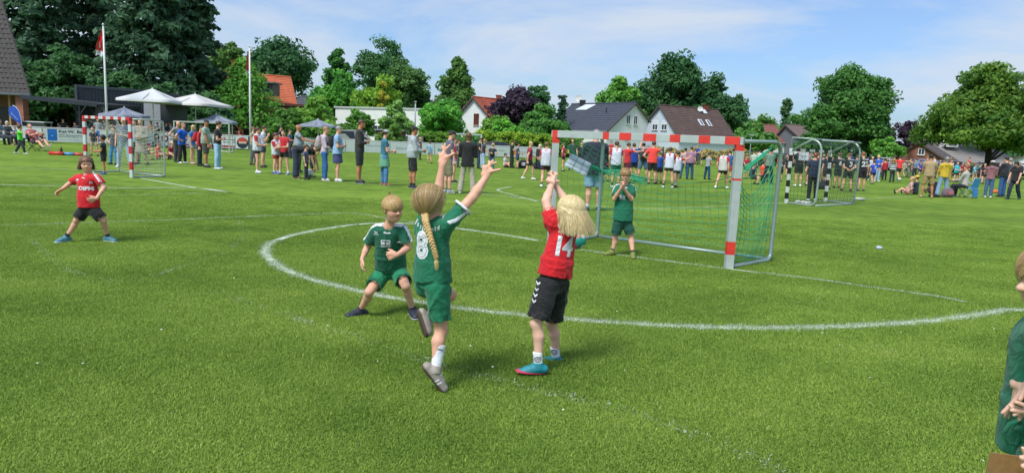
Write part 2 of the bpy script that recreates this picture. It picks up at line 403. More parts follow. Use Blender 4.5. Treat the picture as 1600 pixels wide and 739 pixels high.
pl([(-60, 355), (180, 347), (360, 340), (480, 335), (556, 334), (600, 341), (690, 354)], .07, .5)
pl([(-60, 286), (0, 289), (95, 291), (180, 294), (300, 294), (360, 301), (300, 293), (220, 279)], .07, .8)
pl([(-40, 306), (80, 304), (160, 305), (250, 304), (345, 301)], .06, .35)
pl([(-60, 261), (60, 264), (130, 266)], .06, .6)
pl([(860, 385), (1138, 421), (1260, 435), (1380, 452), (1460, 463), (1510, 473)], .06, .55)
pl([(740, 302), (840, 313), (930, 323), (1000, 327), (1100, 324), (1232, 317), (1400, 309), (1470, 306), (1600, 303)], .06, .55)
pl([(840, 316), (800, 305), (782, 300), (778, 297), (790, 294), (800, 292)], .07, .6)
pl([(250, 258), (350, 264), (430, 271), (560, 276), (700, 284)], .05, .35)
pl([(480, 297), (620, 297), (760, 300)], .05, .15)
pl([(330, 457), (420, 486), (560, 530), (700, 575), (860, 617), (980, 645), (1080, 680), (1170, 715), (1230, 745)], .10, .06)
pl([(372, 345), (380, 370), (350, 395), (300, 412), (200, 440), (100, 420), (50, 375)], .08, .05)
def line_mat(st):
    m = bpy.data.materials.new('chalk_line'); m.use_nodes = True; t = m.node_tree; p = t.nodes['Principled BSDF']; out = t.nodes['Material Output']
    co = NN(t, 'ShaderNodeTexCoord'); n = NN(t, 'ShaderNodeTexNoise'); n.inputs['Scale'].default_value = 45; n.inputs['Detail'].default_value = 6
    n2 = NN(t, 'ShaderNodeTexNoise'); n2.inputs['Scale'].default_value = 3; n2.inputs['Detail'].default_value = 3
    t.links.new(co.outputs['Object'], n.inputs[0]); t.links.new(co.outputs['Object'], n2.inputs[0])
    ad = NN(t, 'ShaderNodeMath', operation='ADD'); t.links.new(n.outputs['Fac'], ad.inputs[0])
    sc = NN(t, 'ShaderNodeMath', operation='MULTIPLY'); sc.inputs[1].default_value = .5; t.links.new(n2.outputs['Fac'], sc.inputs[0]); t.links.new(sc.outputs[0], ad.inputs[1])
    mr = NN(t, 'ShaderNodeMapRange'); th = 1.0 - .45 * st; mr.inputs['From Min'].default_value = th - .10; mr.inputs['From Max'].default_value = th + .10; t.links.new(ad.outputs[0], mr.inputs['Value'])
    a = NN(t, 'ShaderNodeAttribute', attribute_name='edge'); mu = NN(t, 'ShaderNodeMath', operation='MULTIPLY'); t.links.new(mr.outputs[0], mu.inputs[0]); t.links.new(a.outputs['Fac'], mu.inputs[1])
    tr = NN(t, 'ShaderNodeBsdfTransparent'); mxs = NN(t, 'ShaderNodeMixShader'); t.links.new(mu.outputs[0], mxs.inputs[0]); t.links.new(tr.outputs[0], mxs.inputs[1]); t.links.new(p.outputs[0], mxs.inputs[2]); t.links.new(mxs.outputs[0], out.inputs[0])
    p.inputs['Base Color'].default_value = (.60, .66, .55, 1); p.inputs['Roughness'].default_value = .95; return m
LSEG = []
for i, (P, w, st) in enumerate(LINES):
    S = smooth_path(P, 12); vs, fs, ed = [], [], []
    for j, p in enumerate(S):
        d = nrm(np.append(S[min(j + 1, len(S) - 1)] - S[max(j - 1, 0)], 0)); x = V(d[1], -d[0], 0)
        for q in (-1, -.55, .55, 1): vs.append(V(p[0], p[1], .004 + .0012 * i) + x * q * w / 2 * 1.25); ed.append(0. if abs(q) == 1 else 1.)
        if j: LSEG.append((S[j - 1], p, w, st))
    for j in range(len(S) - 1):
        for q in range(3): fs.append((j * 4 + q, j * 4 + q + 1, (j + 1) * 4 + q + 1, (j + 1) * 4 + q))
    o = mesh_np('field_line', vs, fs, line_mat(st), None, False); o['kind'] = 'structure'
    a = o.data.attributes.new('edge', 'FLOAT', 'POINT'); a.data.foreach_set('value', np.array(ed, f4))

def translucent(t, p, colour, f):
    tl = NN(t, 'ShaderNodeBsdfTranslucent'); ms = NN(t, 'ShaderNodeMixShader'); ms.inputs[0].default_value = f; t.links.new(colour, tl.inputs[0])
    t.links.new(p.outputs[0], ms.inputs[1]); t.links.new(tl.outputs[0], ms.inputs[2]); t.links.new(ms.outputs[0], t.nodes['Material Output'].inputs[0])
def blade_mat():
    m = bpy.data.materials.new('grass_blade'); m.use_nodes = True; t = m.node_tree; p = t.nodes['Principled BSDF']
    a = NN(t, 'ShaderNodeAttribute', attribute_name='tint', attribute_type='INSTANCER'); c = NN(t, 'ShaderNodeAttribute', attribute_name='chalk', attribute_type='INSTANCER'); tn = NN(t, 'ShaderNodeAttribute', attribute_name='tone')
    r = NN(t, 'ShaderNodeValToRGB'); e = r.color_ramp.elements; e[0].color = (.070, .165, .014, 1); e[1].color = (.37, .52, .085, 1); e[1].position = .85
    e2 = r.color_ramp.elements.new(1.0); e2.color = (.44, .44, .17, 1)
    ad = NN(t, 'ShaderNodeMath', operation='ADD'); t.links.new(a.outputs['Fac'], ad.inputs[0]); t.links.new(tn.outputs['Fac'], ad.inputs[1])
    ml = NN(t, 'ShaderNodeMath', operation='MULTIPLY'); ml.inputs[1].default_value = .5; t.links.new(ad.outputs[0], ml.inputs[0]); t.links.new(ml.outputs[0], r.inputs[0])
    cm = NN(t, 'ShaderNodeMath', operation='GREATER_THAN'); sub = NN(t, 'ShaderNodeMath', operation='SUBTRACT'); sub.inputs[0].default_value = 1.0; t.links.new(c.outputs['Fac'], sub.inputs[1]); t.links.new(tn.outputs['Fac'], cm.inputs[0]); t.links.new(sub.outputs[0], cm.inputs[1])
    mx_ = NN(t, 'ShaderNodeMixRGB'); mx_.inputs[2].default_value = (.62, .68, .58, 1); t.links.new(cm.outputs[0], mx_.inputs[0]); t.links.new(r.outputs[0], mx_.inputs[1])
    t.links.new(mx_.outputs[0], p.inputs['Base Color']); p.inputs['Roughness'].default_value = .6; p.inputs['Specular IOR Level'].default_value = .3; translucent(t, p, mx_.outputs[0], .35); return m
def grass():
    bm_ = blade_mat(); src = bpy.data.collections.new('grass_sources'); objs = []
    for k in range(5):
        g = np.random.default_rng(50 + k); vs, fs, tn = [], [], []
        for i in range(46):
            a = g.uniform(0, 6.28); rr = .062 * g.random() ** .5; b = V(math.cos(a) * rr, math.sin(a) * rr, 0); hgt = g.uniform(.007, .021); lean = g.uniform(.1, 1.0); az = g.uniform(0, 6.28); d = V(math.cos(az), math.sin(az), 0); x = V(-d[1], d[0], 0) * g.uniform(.0011, .0021)
            m_ = b + d * hgt * lean * .4 + V(0, 0, hgt * .6); e = b + d * hgt * lean * 1.1 + V(0, 0, hgt * (1 - .25 * lean)); n = len(vs)
            vs += [b - x, b + x, m_ + x * .9, m_ - x * .9, e + x * .3, e - x * .3]; fs += [(n, n + 1, n + 2, n + 3), (n + 3, n + 2, n + 4, n + 5)]; t_ = g.random(); tn += [t_, t_]
        o = mesh_np('grass_tuft', vs, fs, bm_, None, True, tone=tn); COL.objects.unlink(o); src.objects.link(o); objs.append(o)
    g = np.random.default_rng(3); pts = []
    N = 160000; d = 2.3 + (15.5 - 2.3) * g.random(N) ** 1.15; u = g.uniform(-1.02, 1.08, N); X = u * d; keep = g.random(N) < np.clip(1.15 - (d - 9) / 7, 0, 1); 
    P = np.stack([X, d, np.zeros(N)], 1)[keep]; n = len(P)
    ch = np.zeros(n)
    for a, b, w, st in LSEG:
        a = np.array(a); b = np.array(b)
        if min(a[1], b[1]) > 16: continue
        m = (np.abs(P[:, 0] - (a[0] + b[0]) / 2) < .8) & (np.abs(P[:, 1] - (a[1] + b[1]) / 2) < .8)
        if not m.any(): continue
        ab = b - a; t = np.clip(((P[m, :2] - a) @ ab) / (ab @ ab + 1e-9), 0, 1); dist = np.linalg.norm(P[m, :2] - (a + t[:, None] * ab), axis=1)
        v = np.clip(1.25 - dist / (w * .62), 0, 1) * .85 * st; ch[m] = np.maximum(ch[m], v)
    # patches
    tint = .5 + .16 * np.sin(P[:, 1] * 5.5 + .7 * P[:, 0]) * np.sin(P[:, 0] * .8 + 2) + .26 * np.sin(P[:, 0] * 1.3 + 2 * np.sin(P[:, 1] * .9)) * np.sin(P[:, 1] * 1.7 + 1.3 * np.sin(P[:, 0] * 1.1 + 1)) + g.normal(0, .2, n)
    dryn = np.sin(P[:, 0] * 2.1 + 1.7 * np.sin(P[:, 1] * 1.3 + 2)) * np.sin(P[:, 1] * 2.6 + 1.9 * np.sin(P[:, 0] * .9)) + .4 * np.sin(P[:, 0] * 7 + 3 * np.sin(P[:, 1] * 5))
    tint = tint + .34 * np.clip(dryn - .45, 0, 1) - .3 * np.clip(-dryn - .5, 0, 1)
    me = bpy.data.meshes.new('grass_blades'); me.vertices.add(n); me.vertices.foreach_set('co', P.astype(f4).ravel())
    for nm, arr in (('tint', np.clip(tint, 0, 1)), ('chalk', ch), ('rz', g.uniform(0, 6.28, n)), ('sc', g.uniform(.7, 1.25, n))):
        at = me.attributes.new(nm, 'FLOAT', 'POINT'); at.data.foreach_set('value', arr.astype(f4))
    at = me.attributes.new('idx', 'INT', 'POINT'); at.data.foreach_set('value', g.integers(0, 5, n).astype(np.int32))
    o = bpy.data.objects.new('grass_blades', me); COL.objects.link(o); o['kind'] = 'stuff'; tag(o, 'short mown grass blades covering the near part of the field', 'grass')
    gr = bpy.data.node_groups.new('grass', 'GeometryNodeTree'); gr.interface.new_socket('Geometry', in_out='INPUT', socket_type='NodeSocketGeometry'); gr.interface.new_socket('Geometry', in_out='OUTPUT', socket_type='NodeSocketGeometry')
    gi = NN(gr, 'NodeGroupInput'); go = NN(gr, 'NodeGroupOutput'); ip = NN(gr, 'GeometryNodeInstanceOnPoints'); ci = NN(gr, 'GeometryNodeCollectionInfo'); ci.inputs['Collection'].default_value = src; ci.inputs['Separate Children'].default_value = True; ci.inputs['Reset Children'].default_value = True
    def attr(nm, ty):
        q = NN(gr, 'GeometryNodeInputNamedAttribute', data_type=ty); q.inputs['Name'].default_value = nm; return [s for s in q.outputs if s.enabled and s.name == 'Attribute'][0]
    mp_ = NN(gr, 'GeometryNodeMeshToPoints'); gr.links.new(gi.outputs[0], mp_.inputs[0]); gr.links.new(mp_.outputs[0], ip.inputs['Points']); gr.links.new(ci.outputs[0], ip.inputs['Instance'])
    ip.inputs['Pick Instance'].default_value = True; gr.links.new(attr('idx', 'INT'), ip.inputs['Instance Index'])
    cx = NN(gr, 'ShaderNodeCombineXYZ'); gr.links.new(attr('rz', 'FLOAT'), cx.inputs[2]); gr.links.new(cx.outputs[0], ip.inputs['Rotation'])
    gr.links.new(attr('sc', 'FLOAT'), ip.inputs['Scale']); gr.links.new(ip.outputs[0], go.inputs[0])
    md = o.modifiers.new('grass', 'NODES'); md.node_group = gr
grass()
def petals():
    g = np.random.default_rng(77); vs, fs = [], []
    for i in range(170):
        d = 2.9 + 12 * g.random(); c = V(g.uniform(-.78, .78) * d, d, g.uniform(.012, .024)); a = g.uniform(0, 6.28); r = g.uniform(.004, .009); n = len(vs)
        for k in range(5): vs.append(c + V(math.cos(a + k * 1.257) * r, math.sin(a + k * 1.257) * r, g.uniform(-.004, .004)))
        fs.append((n, n + 1, n + 2, n + 3, n + 4))
    o = mesh_np('daisies', vs, fs, mat('petal', 'd8dccb', .8), None, False); o['kind'] = 'stuff'; tag(o, 'tiny white daisies and petals scattered in the grass', 'flowers')
petals()

# ------------------------------------------------------------------ trees
def leaf_mat(c, c2):
    key = ('leaf', c, c2)
    if key in MATS: return MATS[key]
    m = bpy.data.materials.new('foliage'); m.use_nodes = True; t = m.node_tree; p = t.nodes['Principled BSDF']
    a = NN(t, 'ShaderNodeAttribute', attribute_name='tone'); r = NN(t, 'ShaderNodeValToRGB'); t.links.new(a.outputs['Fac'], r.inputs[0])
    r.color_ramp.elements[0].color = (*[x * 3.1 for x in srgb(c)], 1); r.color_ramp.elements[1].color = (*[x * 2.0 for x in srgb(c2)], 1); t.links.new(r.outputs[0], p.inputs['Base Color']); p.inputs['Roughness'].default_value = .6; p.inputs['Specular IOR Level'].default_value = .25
    translucent(t, p, r.outputs[0], .46); MATS[key] = m; return m
BARK = mat('bark', '3a3128', .95, var=.3, scale=3, stretch=(6, 6, .6), bump=.6, bscale=12, bd=.04)
def leaves(C, R, n, size, g, flat=.75, droop=0.):
    """C clump centres, R clump radii: leaf faces scattered through the clumps"""
    k = len(C); idx = np.repeat(np.arange(k), n); N = len(idx); v = g.normal(0, 1, (N, 3)); v /= np.linalg.norm(v, axis=1)[:, None]
    rad = g.random(N) ** .38; off = v * rad[:, None] * R[idx][:, None]; off[:, 2] *= flat; off[:, 2] -= droop * (off[:, 0] ** 2 + off[:, 1] ** 2) / (R[idx] + 1e-6)
    P = C[idx] + off; nr = v * .8 + g.normal(0, .6, (N, 3)) + np.array((0, 0, .5)); nr /= np.linalg.norm(nr, axis=1)[:, None]
    a = np.cross(nr, g.normal(0, 1, (N, 3))); a /= np.linalg.norm(a, axis=1)[:, None] + 1e-9; b = np.cross(nr, a); s = size * g.uniform(.6, 1.3, N)[:, None]
    q = np.stack([P + a * s, P + b * s * .55, P - a * s, P - b * s * .55], 1).reshape(-1, 3); f = np.arange(N * 4).reshape(-1, 4)
    return q, f, idx, rad
def tree(base, H, R, c, c2, label, kind='round', zb=.18, n_cl=70, n_lf=110, size=.26, seed=0, name='leafy_tree', cat='tree', group=None, gap=.0, trunk=None, sq=1.0, lobes=7, top=.5):
    g = np.random.default_rng(seed + 100); base = np.array(base, float); root = empty(name, base, label, cat, group); n_lf = int(n_lf * .80); size *= .98; R *= {'fir': 1, 'column': 1.15}.get(kind, 1.22); n_cl = int(n_cl * 1.7) if kind in ('round', 'oak', 'loose') else n_cl
    z0 = H * zb; hz = (H - z0) / 2; zc = z0 + hz; C, Rr = [], []
    if kind in ('round', 'oak', 'loose'):
        # several big lobes make an uneven outline
        Lb = []
        for i in range(lobes):
            a = 2 * math.pi * i / lobes + g.uniform(-.4, .4); zf = g.uniform(-.55, .45); q_ = (.52 if zf < 0 else .52 - .62 * zf); Lb.append((V(math.cos(a) * R * q_, math.sin(a) * R * q_, zc + zf * hz), R * g.uniform(.38, .52), hz * g.uniform(.36, .5)))
        Lb.append((V(g.uniform(-.15, .15) * R, 0, zc + hz * .50), R * .40, hz * .52)); Lb.append((V(0, 0, zc - .1 * hz), R * .72, hz * .7))
        for i in range(n_cl):
            lc, lr, lh = Lb[i % len(Lb)]; v = g.normal(0, 1, 3); v /= np.linalg.norm(v); v[2] = v[2] if v[2] > -.5 else -v[2]; rr = g.uniform(.45, 1.0)
            C.append(lc + v * np.array((lr, lr * sq, lh)) * rr); Rr.append(min(R, hz) * g.uniform(.16, .34) * (1 if kind != 'loose' else .8))
    elif kind == 'cone':
        for i in range(n_cl):
            t = (i + .5) / n_cl; t = t ** .8; z = z0 + (H - z0) * t; rr = R * ((1 - t) ** top) * g.uniform(.35, 1.0); a = g.uniform(0, 6.28); C.append(V(math.cos(a) * rr, math.sin(a) * rr, z)); Rr.append(R * (.16 + .26 * (1 - t)))
    elif kind == 'column':
        for i in range(n_cl):
            t = g.random(); z = z0 + (H - z0) * t; rr = R * (math.sin(math.pi * min(.97, t * .75 + .2)) ** .7) * g.uniform(.2, .9); a = g.uniform(0, 6.28); C.append(V(math.cos(a) * rr, math.sin(a) * rr, z)); Rr.append(R * .5)
    elif kind == 'fir':
        tiers = int(n_cl / 7)
        for i in range(tiers):
            t = i / tiers; z = z0 + (H - z0) * t; rmax = R * (1 - t) ** .75 + .3
            for j in range(7):
                a = g.uniform(0, 6.28); L = rmax * g.uniform(.7, 1.1)
                for q in (.3, .6, .9): C.append(V(math.cos(a) * L * q, math.sin(a) * L * q, z + g.uniform(-.4, .4) - L * q * q * .35)); Rr.append(L * .22 + .25)
    C = np.array(C) ; Rr = np.array(Rr)
    if gap: kp = g.random(len(C)) > gap; C, Rr = C[kp], Rr[kp]
    q, f, idx, rad = leaves(C, Rr, n_lf, size, g, .7 if kind != 'fir' else .35, .0 if kind != 'fir' else .35)
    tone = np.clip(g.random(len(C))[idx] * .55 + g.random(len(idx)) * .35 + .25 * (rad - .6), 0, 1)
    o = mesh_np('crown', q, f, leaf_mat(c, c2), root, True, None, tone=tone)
    B = MB(); tr = trunk or R * .07 + .08; top_z = zc + hz * (.3 if kind in ('round', 'oak', 'loose') else .85)
    B.tube([(0, 0, -.1), (0.02 * R, 0, z0 * .5), (.04 * R, 0, z0), (0, 0, lerp(z0, top_z, .5)), (0, 0, top_z)], [tr * 1.35, tr, tr * .85, tr * .5, tr * .12], 8)
    for i in range(0, len(C), max(1, len(C) // (16 if kind != 'fir' else 30))):
        zz_ = min(max(z0 * .8, C[i][2] - np.linalg.norm(C[i][:2]) * (.7 if kind != 'fir' else .0)), top_z); s_ = V(0, 0, zz_); m = lerp(s_, C[i], .5) + V(0, 0, .05 * R); B.tube([s_, m, C[i]], [tr * .35, tr * .22, tr * .06], 5, False)
    B.build('trunk', BARK, root, None, True)
    return root
def TP(px, ytop, Y, rpx, **kw):            # tree from its column, top row, distance and half width in the photograph
    b = GD(px, Y); H = solve_h(b, ytop); return b, H, rpx * Y / F_PX
def T(px, ytop, Y, rpx, c, c2, label, **kw):
    b, H, R = TP(px, ytop, Y, rpx); return tree(b, H, R, c, c2, label, seed=int(px) , **kw)
DK, DK2 = '16301f', '3d6440'; MD, MD2 = '20421c', '5a8236'; LT, LT2 = '2c5218', '7da23c'
GA = 'dark conifers behind the clubhouse'
for i, (px, yt, Y, r, k, lb) in enumerate([(-60, -230, 76, 95, 'fir', 'tall dark conifer at the far left behind the tiled clubhouse roof'), (60, -190, 70, 85, 'fir', 'dark conifer just right of the tiled clubhouse roof'),
        (150, -240, 78, 90, 'fir', 'tallest dark conifer behind the first flagpole'), (235, -200, 70, 85, 'fir', 'dark conifer above the white parasols'), (300, -150, 74, 62, 'fir', 'dark conifer at the right end of the conifer stand, against the sky')]):
    T(px, yt, Y, r, '1c3022', '48654a', lb, kind='fir', zb=.03, n_cl=175, n_lf=54, size=.34, name='conifer', group=GA)
for px, yt, Y, r, lb in [(25, 60, 64, 60, 'shaded broadleaf tree right behind the clubhouse roof edge'), (105, 40, 66, 62, 'broadleaf tree with drooping boughs left of the first flagpole'), (195, 75, 63, 55, 'dark broadleaf tree above the grey container'), (262, 95, 62, 52, 'mid green tree behind the white parasols'), (325, 110, 60, 38, 'green bushy tree right of the second white parasol')]:
    T(px, yt + 38, Y, r, '182f1e', '466c3c', lb, kind='round', zb=.04, n_cl=80, n_lf=120, size=.24, name='leafy_tree', group='broadleaf trees before the conifers')
# backdrop of shaded wood under the canopy
T(383, 98, 74, 60, '24491c', '638f38', 'light green tree with pointed crown behind the second flagpole', kind='cone', zb=.03, n_cl=90, n_lf=120, size=.24, top=.75)
T(355, 66, 96, 32, '24401f', '5d7d3c', 'round green tree against the sky right of the conifers', kind='round', zb=.3, n_cl=70, n_lf=100, size=.3)
T(438, 57, 110, 52, '183420', '44683f', 'big dark oak behind the orange roof', kind='oak', zb=.2, n_cl=120, n_lf=110, size=.36, gap=.1)
T(527, 79, 100, 30, '1f4424', '4c7a3a', 'pointed green tree left of the tall loose oak', kind='cone', zb=.1, n_cl=70, n_lf=110, size=.3, top=.6)
T(528, 112, 92, 38, '245022', '5c9038', 'bright green rounded tree above the long white building', kind='round', zb=.1, n_cl=80, n_lf=110, size=.28)
T(602, 56, 112, 52, '1d3c20', '4b7040', 'tall loose oak with sky showing through its boughs', kind='loose', zb=.3, n_cl=85, n_lf=85, size=.3, gap=.22)
T(633, 92, 98, 36, '213c1e', '54743c', 'dull green tree right of the loose oak', kind='round', zb=.08, n_cl=80, n_lf=110, size=.3)
T(590, 122, 88, 36, '3a5a1c', '7d9c38', 'yellow green bush tree with a yellow patch, behind the white building', kind='round', zb=.05, n_cl=70, n_lf=110, size=.26)
T(597, 130, 86, 9, '5e6420', '8a8a30', 'small yellow leaved shrub in front of the green tree', kind='column', zb=.25, n_cl=18, n_lf=60, size=.2)
T(711, 94, 95, 38, '26421f', '58783a', 'pyramid shaped tree behind the round bush', kind='cone', zb=.1, n_cl=95, n_lf=110, size=.3, top=.62)
T(690, 154, 66, 34, '27551f', '63983c', 'round bright green tree behind the hedge, left of the white gable', kind='round', zb=.08, n_cl=80, n_lf=120, size=.2)
T(618, 158, 64, 24, '3c5c2c', '86a25c', 'pale airy shrub before the white building', kind='loose', zb=.05, n_cl=50, n_lf=90, size=.18)
T(560, 172, 63, 22, '2c4c20', '66903f', 'small green shrub before the white building', kind='loose', zb=.02, n_cl=40, n_lf=90, size=.18)
T(490, 152, 62, 30, '3a5c24', '7a9a44', 'light green willow like bush left of the white building', kind='round', zb=.02, n_cl=60, n_lf=110, size=.2)
T(612, 196, 56, 24, '2c4a1e', '6a8a40', 'low bush half hiding the brick shed', kind='round', zb=.0, n_cl=30, n_lf=100, size=.16)
T(452, 172, 60, 34, '27451d', '5b8238', 'green bushes below the orange roofed house', kind='round', zb=.01, n_cl=60, n_lf=110, size=.2)
T(535, 190, 60, 30, '2c481e', '658a3c', 'low bush left of the grey parasol', kind='round', zb=.01, n_cl=40, n_lf=100, size=.2)
T(803, 137, 84, 37, '1c1820', '403442', 'dark purple leaved beech beside the red roof', kind='round', zb=.1, n_cl=90, n_lf=110, size=.28, name='copper_beech')
T(834, 130, 104, 26, '22402a', '4a6e46', 'green tree top rising behind the purple beech', kind='loose', zb=.2, n_cl=60, n_lf=90, size=.28)
T(848, 164, 78, 38, '24451f', '59853c', 'dense green round bush left of the blue roofed house', kind='round', zb=.02, n_cl=80, n_lf=120, size=.22)
T(775, 178, 72, 26, '33541f', '6f9040', 'green bush below the purple beech', kind='round', zb=.02, n_cl=50, n_lf=110, size=.2)
T(790, 188, 68, 36, '2c561f', '679a3a', 'bright low laurel bush behind the hedge', kind='round', zb=.02, n_cl=60, n_lf=110, size=.18)
T(875, 144, 105, 9, '1d3426', '3c5a40', 'narrow dark spruce left of the blue roof', kind='fir', zb=.1, n_cl=70, n_lf=24, size=.2, name='spruce')
T(965, 121, 118, 34, '2c5224', '6a9440', 'lighter green tree behind the blue roofed house', kind='loose', zb=.1, n_cl=80, n_lf=100, size=.34)
T(1052, 87, 125, 62, '19351f', '44693c', 'huge dark oak behind the two houses', kind='oak', zb=.15, n_cl=150, n_lf=120, size=.4)
T(1115, 120, 122, 36, '19351f', '44693c', 'dark shoulder of foliage right of the huge oak', kind='oak', zb=.1, n_cl=80, n_lf=110, size=.38)
T(1148, 150, 130, 9, '274028', '4d6a40', 'slim poplar left of the brown roof end', kind='column', zb=.1, n_cl=90, n_lf=50, size=.3, name='poplar')
T(1152, 175, 126, 22, '27482a', '4f7440', 'rounded tree below the slim poplar', kind='round', zb=.05, n_cl=40, n_lf=100, size=.3)
T(1222, 156, 150, 9, '2a4630', '547046', 'slim poplar standing alone against the sky', kind='column', zb=.1, n_cl=90, n_lf=50, size=.32, name='poplar')
for px, yt, r, lb in [(1175, 192, 34, 'bright green tree left of the far grey house'), (1190, 182, 36, 'far green trees below the lone poplar'), (1240, 180, 34, 'far trees left of the big maple')]:
    T(px, yt, 110 if px == 1175 else 140, r, '2a4c24', '638a40', lb, kind='round', zb=.02, n_cl=60, n_lf=110, size=.34)
T(1322, 108, 84, 55, '1c3a1c', '4c7434', 'big domed maple right of the black and white goal', kind='round', zb=.06, n_cl=170, n_lf=150, size=.24, lobes=9)
T(1286, 165, 82, 33, '1f3f1c', '4f7834', 'lower left flank of the big domed maple', kind='round', zb=.02, n_cl=90, n_lf=130, size=.24)
T(1356, 168, 84, 27, '1f3f1c', '4f7834', 'lower right flank of the big domed maple', kind='round', zb=.02, n_cl=70, n_lf=130, size=.24)
T(1412, 184, 92, 26, '1d1722', '43323f', 'small dark purple leaved tree with open crown', kind='loose', zb=.15, n_cl=60, n_lf=60, size=.2, gap=.2, name='copper_beech')
T(1385, 215, 78, 22, '2c5220', '69963e', 'small bright green tree at the foot of the purple tree', kind='round', zb=.02, n_cl=40, n_lf=110, size=.2)
T(1540, 108, 66, 82, '22401a', '647e30', 'broad spreading maple at the right with thick trunk', kind='round', zb=.14, n_cl=210, n_lf=150, size=.22, lobes=11, trunk=.36)
T(1530, 92, 110, 60, '324a2c', '5a7644', 'feathery tree top behind the broad maple', kind='loose', zb=.2, n_cl=90, n_lf=90, size=.3, gap=.15)
# far woods closing the horizon
def woods():
    g = np.random.default_rng(5); C, R = [], []
    for i in range(420):
        x = g.uniform(-190, 260); y = 165 + g.uniform(-8, 12); hh = 7 + 3 * math.sin(x * .06) + g.uniform(-1.5, 2); C.append(V(x, y, g.uniform(.5, hh))); R.append(g.uniform(2, 3.6))
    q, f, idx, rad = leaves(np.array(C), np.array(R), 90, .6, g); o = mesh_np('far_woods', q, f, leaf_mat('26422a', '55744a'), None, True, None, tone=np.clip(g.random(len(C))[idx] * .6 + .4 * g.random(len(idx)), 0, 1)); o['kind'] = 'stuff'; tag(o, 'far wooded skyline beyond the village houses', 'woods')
woods()
def hedge(p0, p1, h, w, c, c2, label, name='hedge', n=34, size=.12):
    g = np.random.default_rng(int(abs(p0[0]) * 10)); L = np.linalg.norm(p1 - p0); k = int(L * n); t = g.random(k); d = nrm(p1 - p0); x = V(-d[1], d[0], 0)
    C = np.array([lerp(p0, p1, a) + x * g.uniform(-.5, .5) * w + V(0, 0, g.uniform(.1, h - .15) + .04 * math.sin(a * 40)) for a in t]); root = empty(name, p0, label, 'hedge')
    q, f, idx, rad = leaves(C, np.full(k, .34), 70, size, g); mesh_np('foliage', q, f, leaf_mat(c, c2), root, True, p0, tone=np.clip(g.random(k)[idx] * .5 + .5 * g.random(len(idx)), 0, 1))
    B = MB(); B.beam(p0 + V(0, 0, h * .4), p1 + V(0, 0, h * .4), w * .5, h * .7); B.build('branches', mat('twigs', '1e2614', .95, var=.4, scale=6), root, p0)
hedge(GD(655, 59), GD(752, 61), 1.95, 1.2, '2c4a1c', '6b8a34', 'dark green clipped hedge behind the white boards')
hedge(GD(752, 61), GD(905, 70), 2.25, 1.2, '3c5a1a', '8ea23a', 'yellow green clipped hedge between the spectators and the goal')
for i, px in enumerate(range(1030, 1200, 19)):
    T(px, 229 + (i % 3) * 2 + (px - 1030) * .035, 66, 13, '5a5a34', 'a79c62', 'dry straw coloured shrub in the row seen through the goal, ' + ['leftmost', 'second', 'third', 'fourth', 'fifth', 'sixth', 'seventh', 'eighth', 'ninth'][i] + ' from left', kind='round', zb=.0, n_cl=22, n_lf=90, size=.14, name='shrub', cat='shrub', group='dry shrubs seen through the goal', lobes=4)
# ------------------------------------------------------------------ houses
def slope(B, a, b, c, d, rows, th=.05):          # a,b eave; d,c ridge; courses of tiles as overlapping strips
    a, b, c, d = [np.array(q, float) for q in (a, b, c, d)]; n = nrm(np.cross(b - a, d - a)); n = n if n[2] > 0 else -n
    for i in range(rows):
        t0, t1 = i / rows, min((i + 1.12) / rows, 1); p, q, r, s = lerp(a, d, t0), lerp(b, c, t0), lerp(b, c, t1), lerp(a, d, t1)
        up = n * th; B.add([p + up, q + up, r + n * .01, s + n * .01, p - n * .03, q - n * .03], [(0, 1, 2, 3), (4, 5, 1, 0)])
def window(px_c, u, up, n, w, h, parent, base, frame='e4e4e2', glass='3a444c', shutter=None):
    c = np.array(px_c); B = MB(); t = .06
    for s in (-1, 1): B.beam(c + u * s * w / 2 - up * h / 2 + n * .03, c + u * s * w / 2 + up * h / 2 + n * .03, t, .08); B.beam(c - u * (w / 2 + t / 2) + up * s * h / 2 + n * .035, c + u * (w / 2 + t / 2) + up * s * h / 2 + n * .035, .09, t)
    B.beam(c - up * h / 2 + n * .03, c + up * h / 2 + n * .03, .05, .05)
    fr = B.build('window', paint(frame), parent, base); B = MB(); B.prism([c - u * w / 2 - up * h / 2, c + u * w / 2 - up * h / 2, c + u * w / 2 + up * h / 2, c - u * w / 2 + up * h / 2], n * .012); B.build('pane', mat('glass', glass, .08, var=.1), fr, base)
    B = MB(); B.beam(c - u * (w / 2 + .1) - up * (h / 2 + .06) + n * .07, c + u * (w / 2 + .1) - up * (h / 2 + .06) + n * .07, .14, .05); B.build('sill', paint('d8d8d4'), fr, base)
    if shutter: B = MB(); B.prism([c - u * w / 2 + up * (h / 2 - shutter) , c + u * w / 2 + up * (h / 2 - shutter), c + u * w / 2 + up * h / 2, c - u * w / 2 + up * h / 2], n * .05); B.build('roller_shutter', paint('dfe0e0'), fr, base)
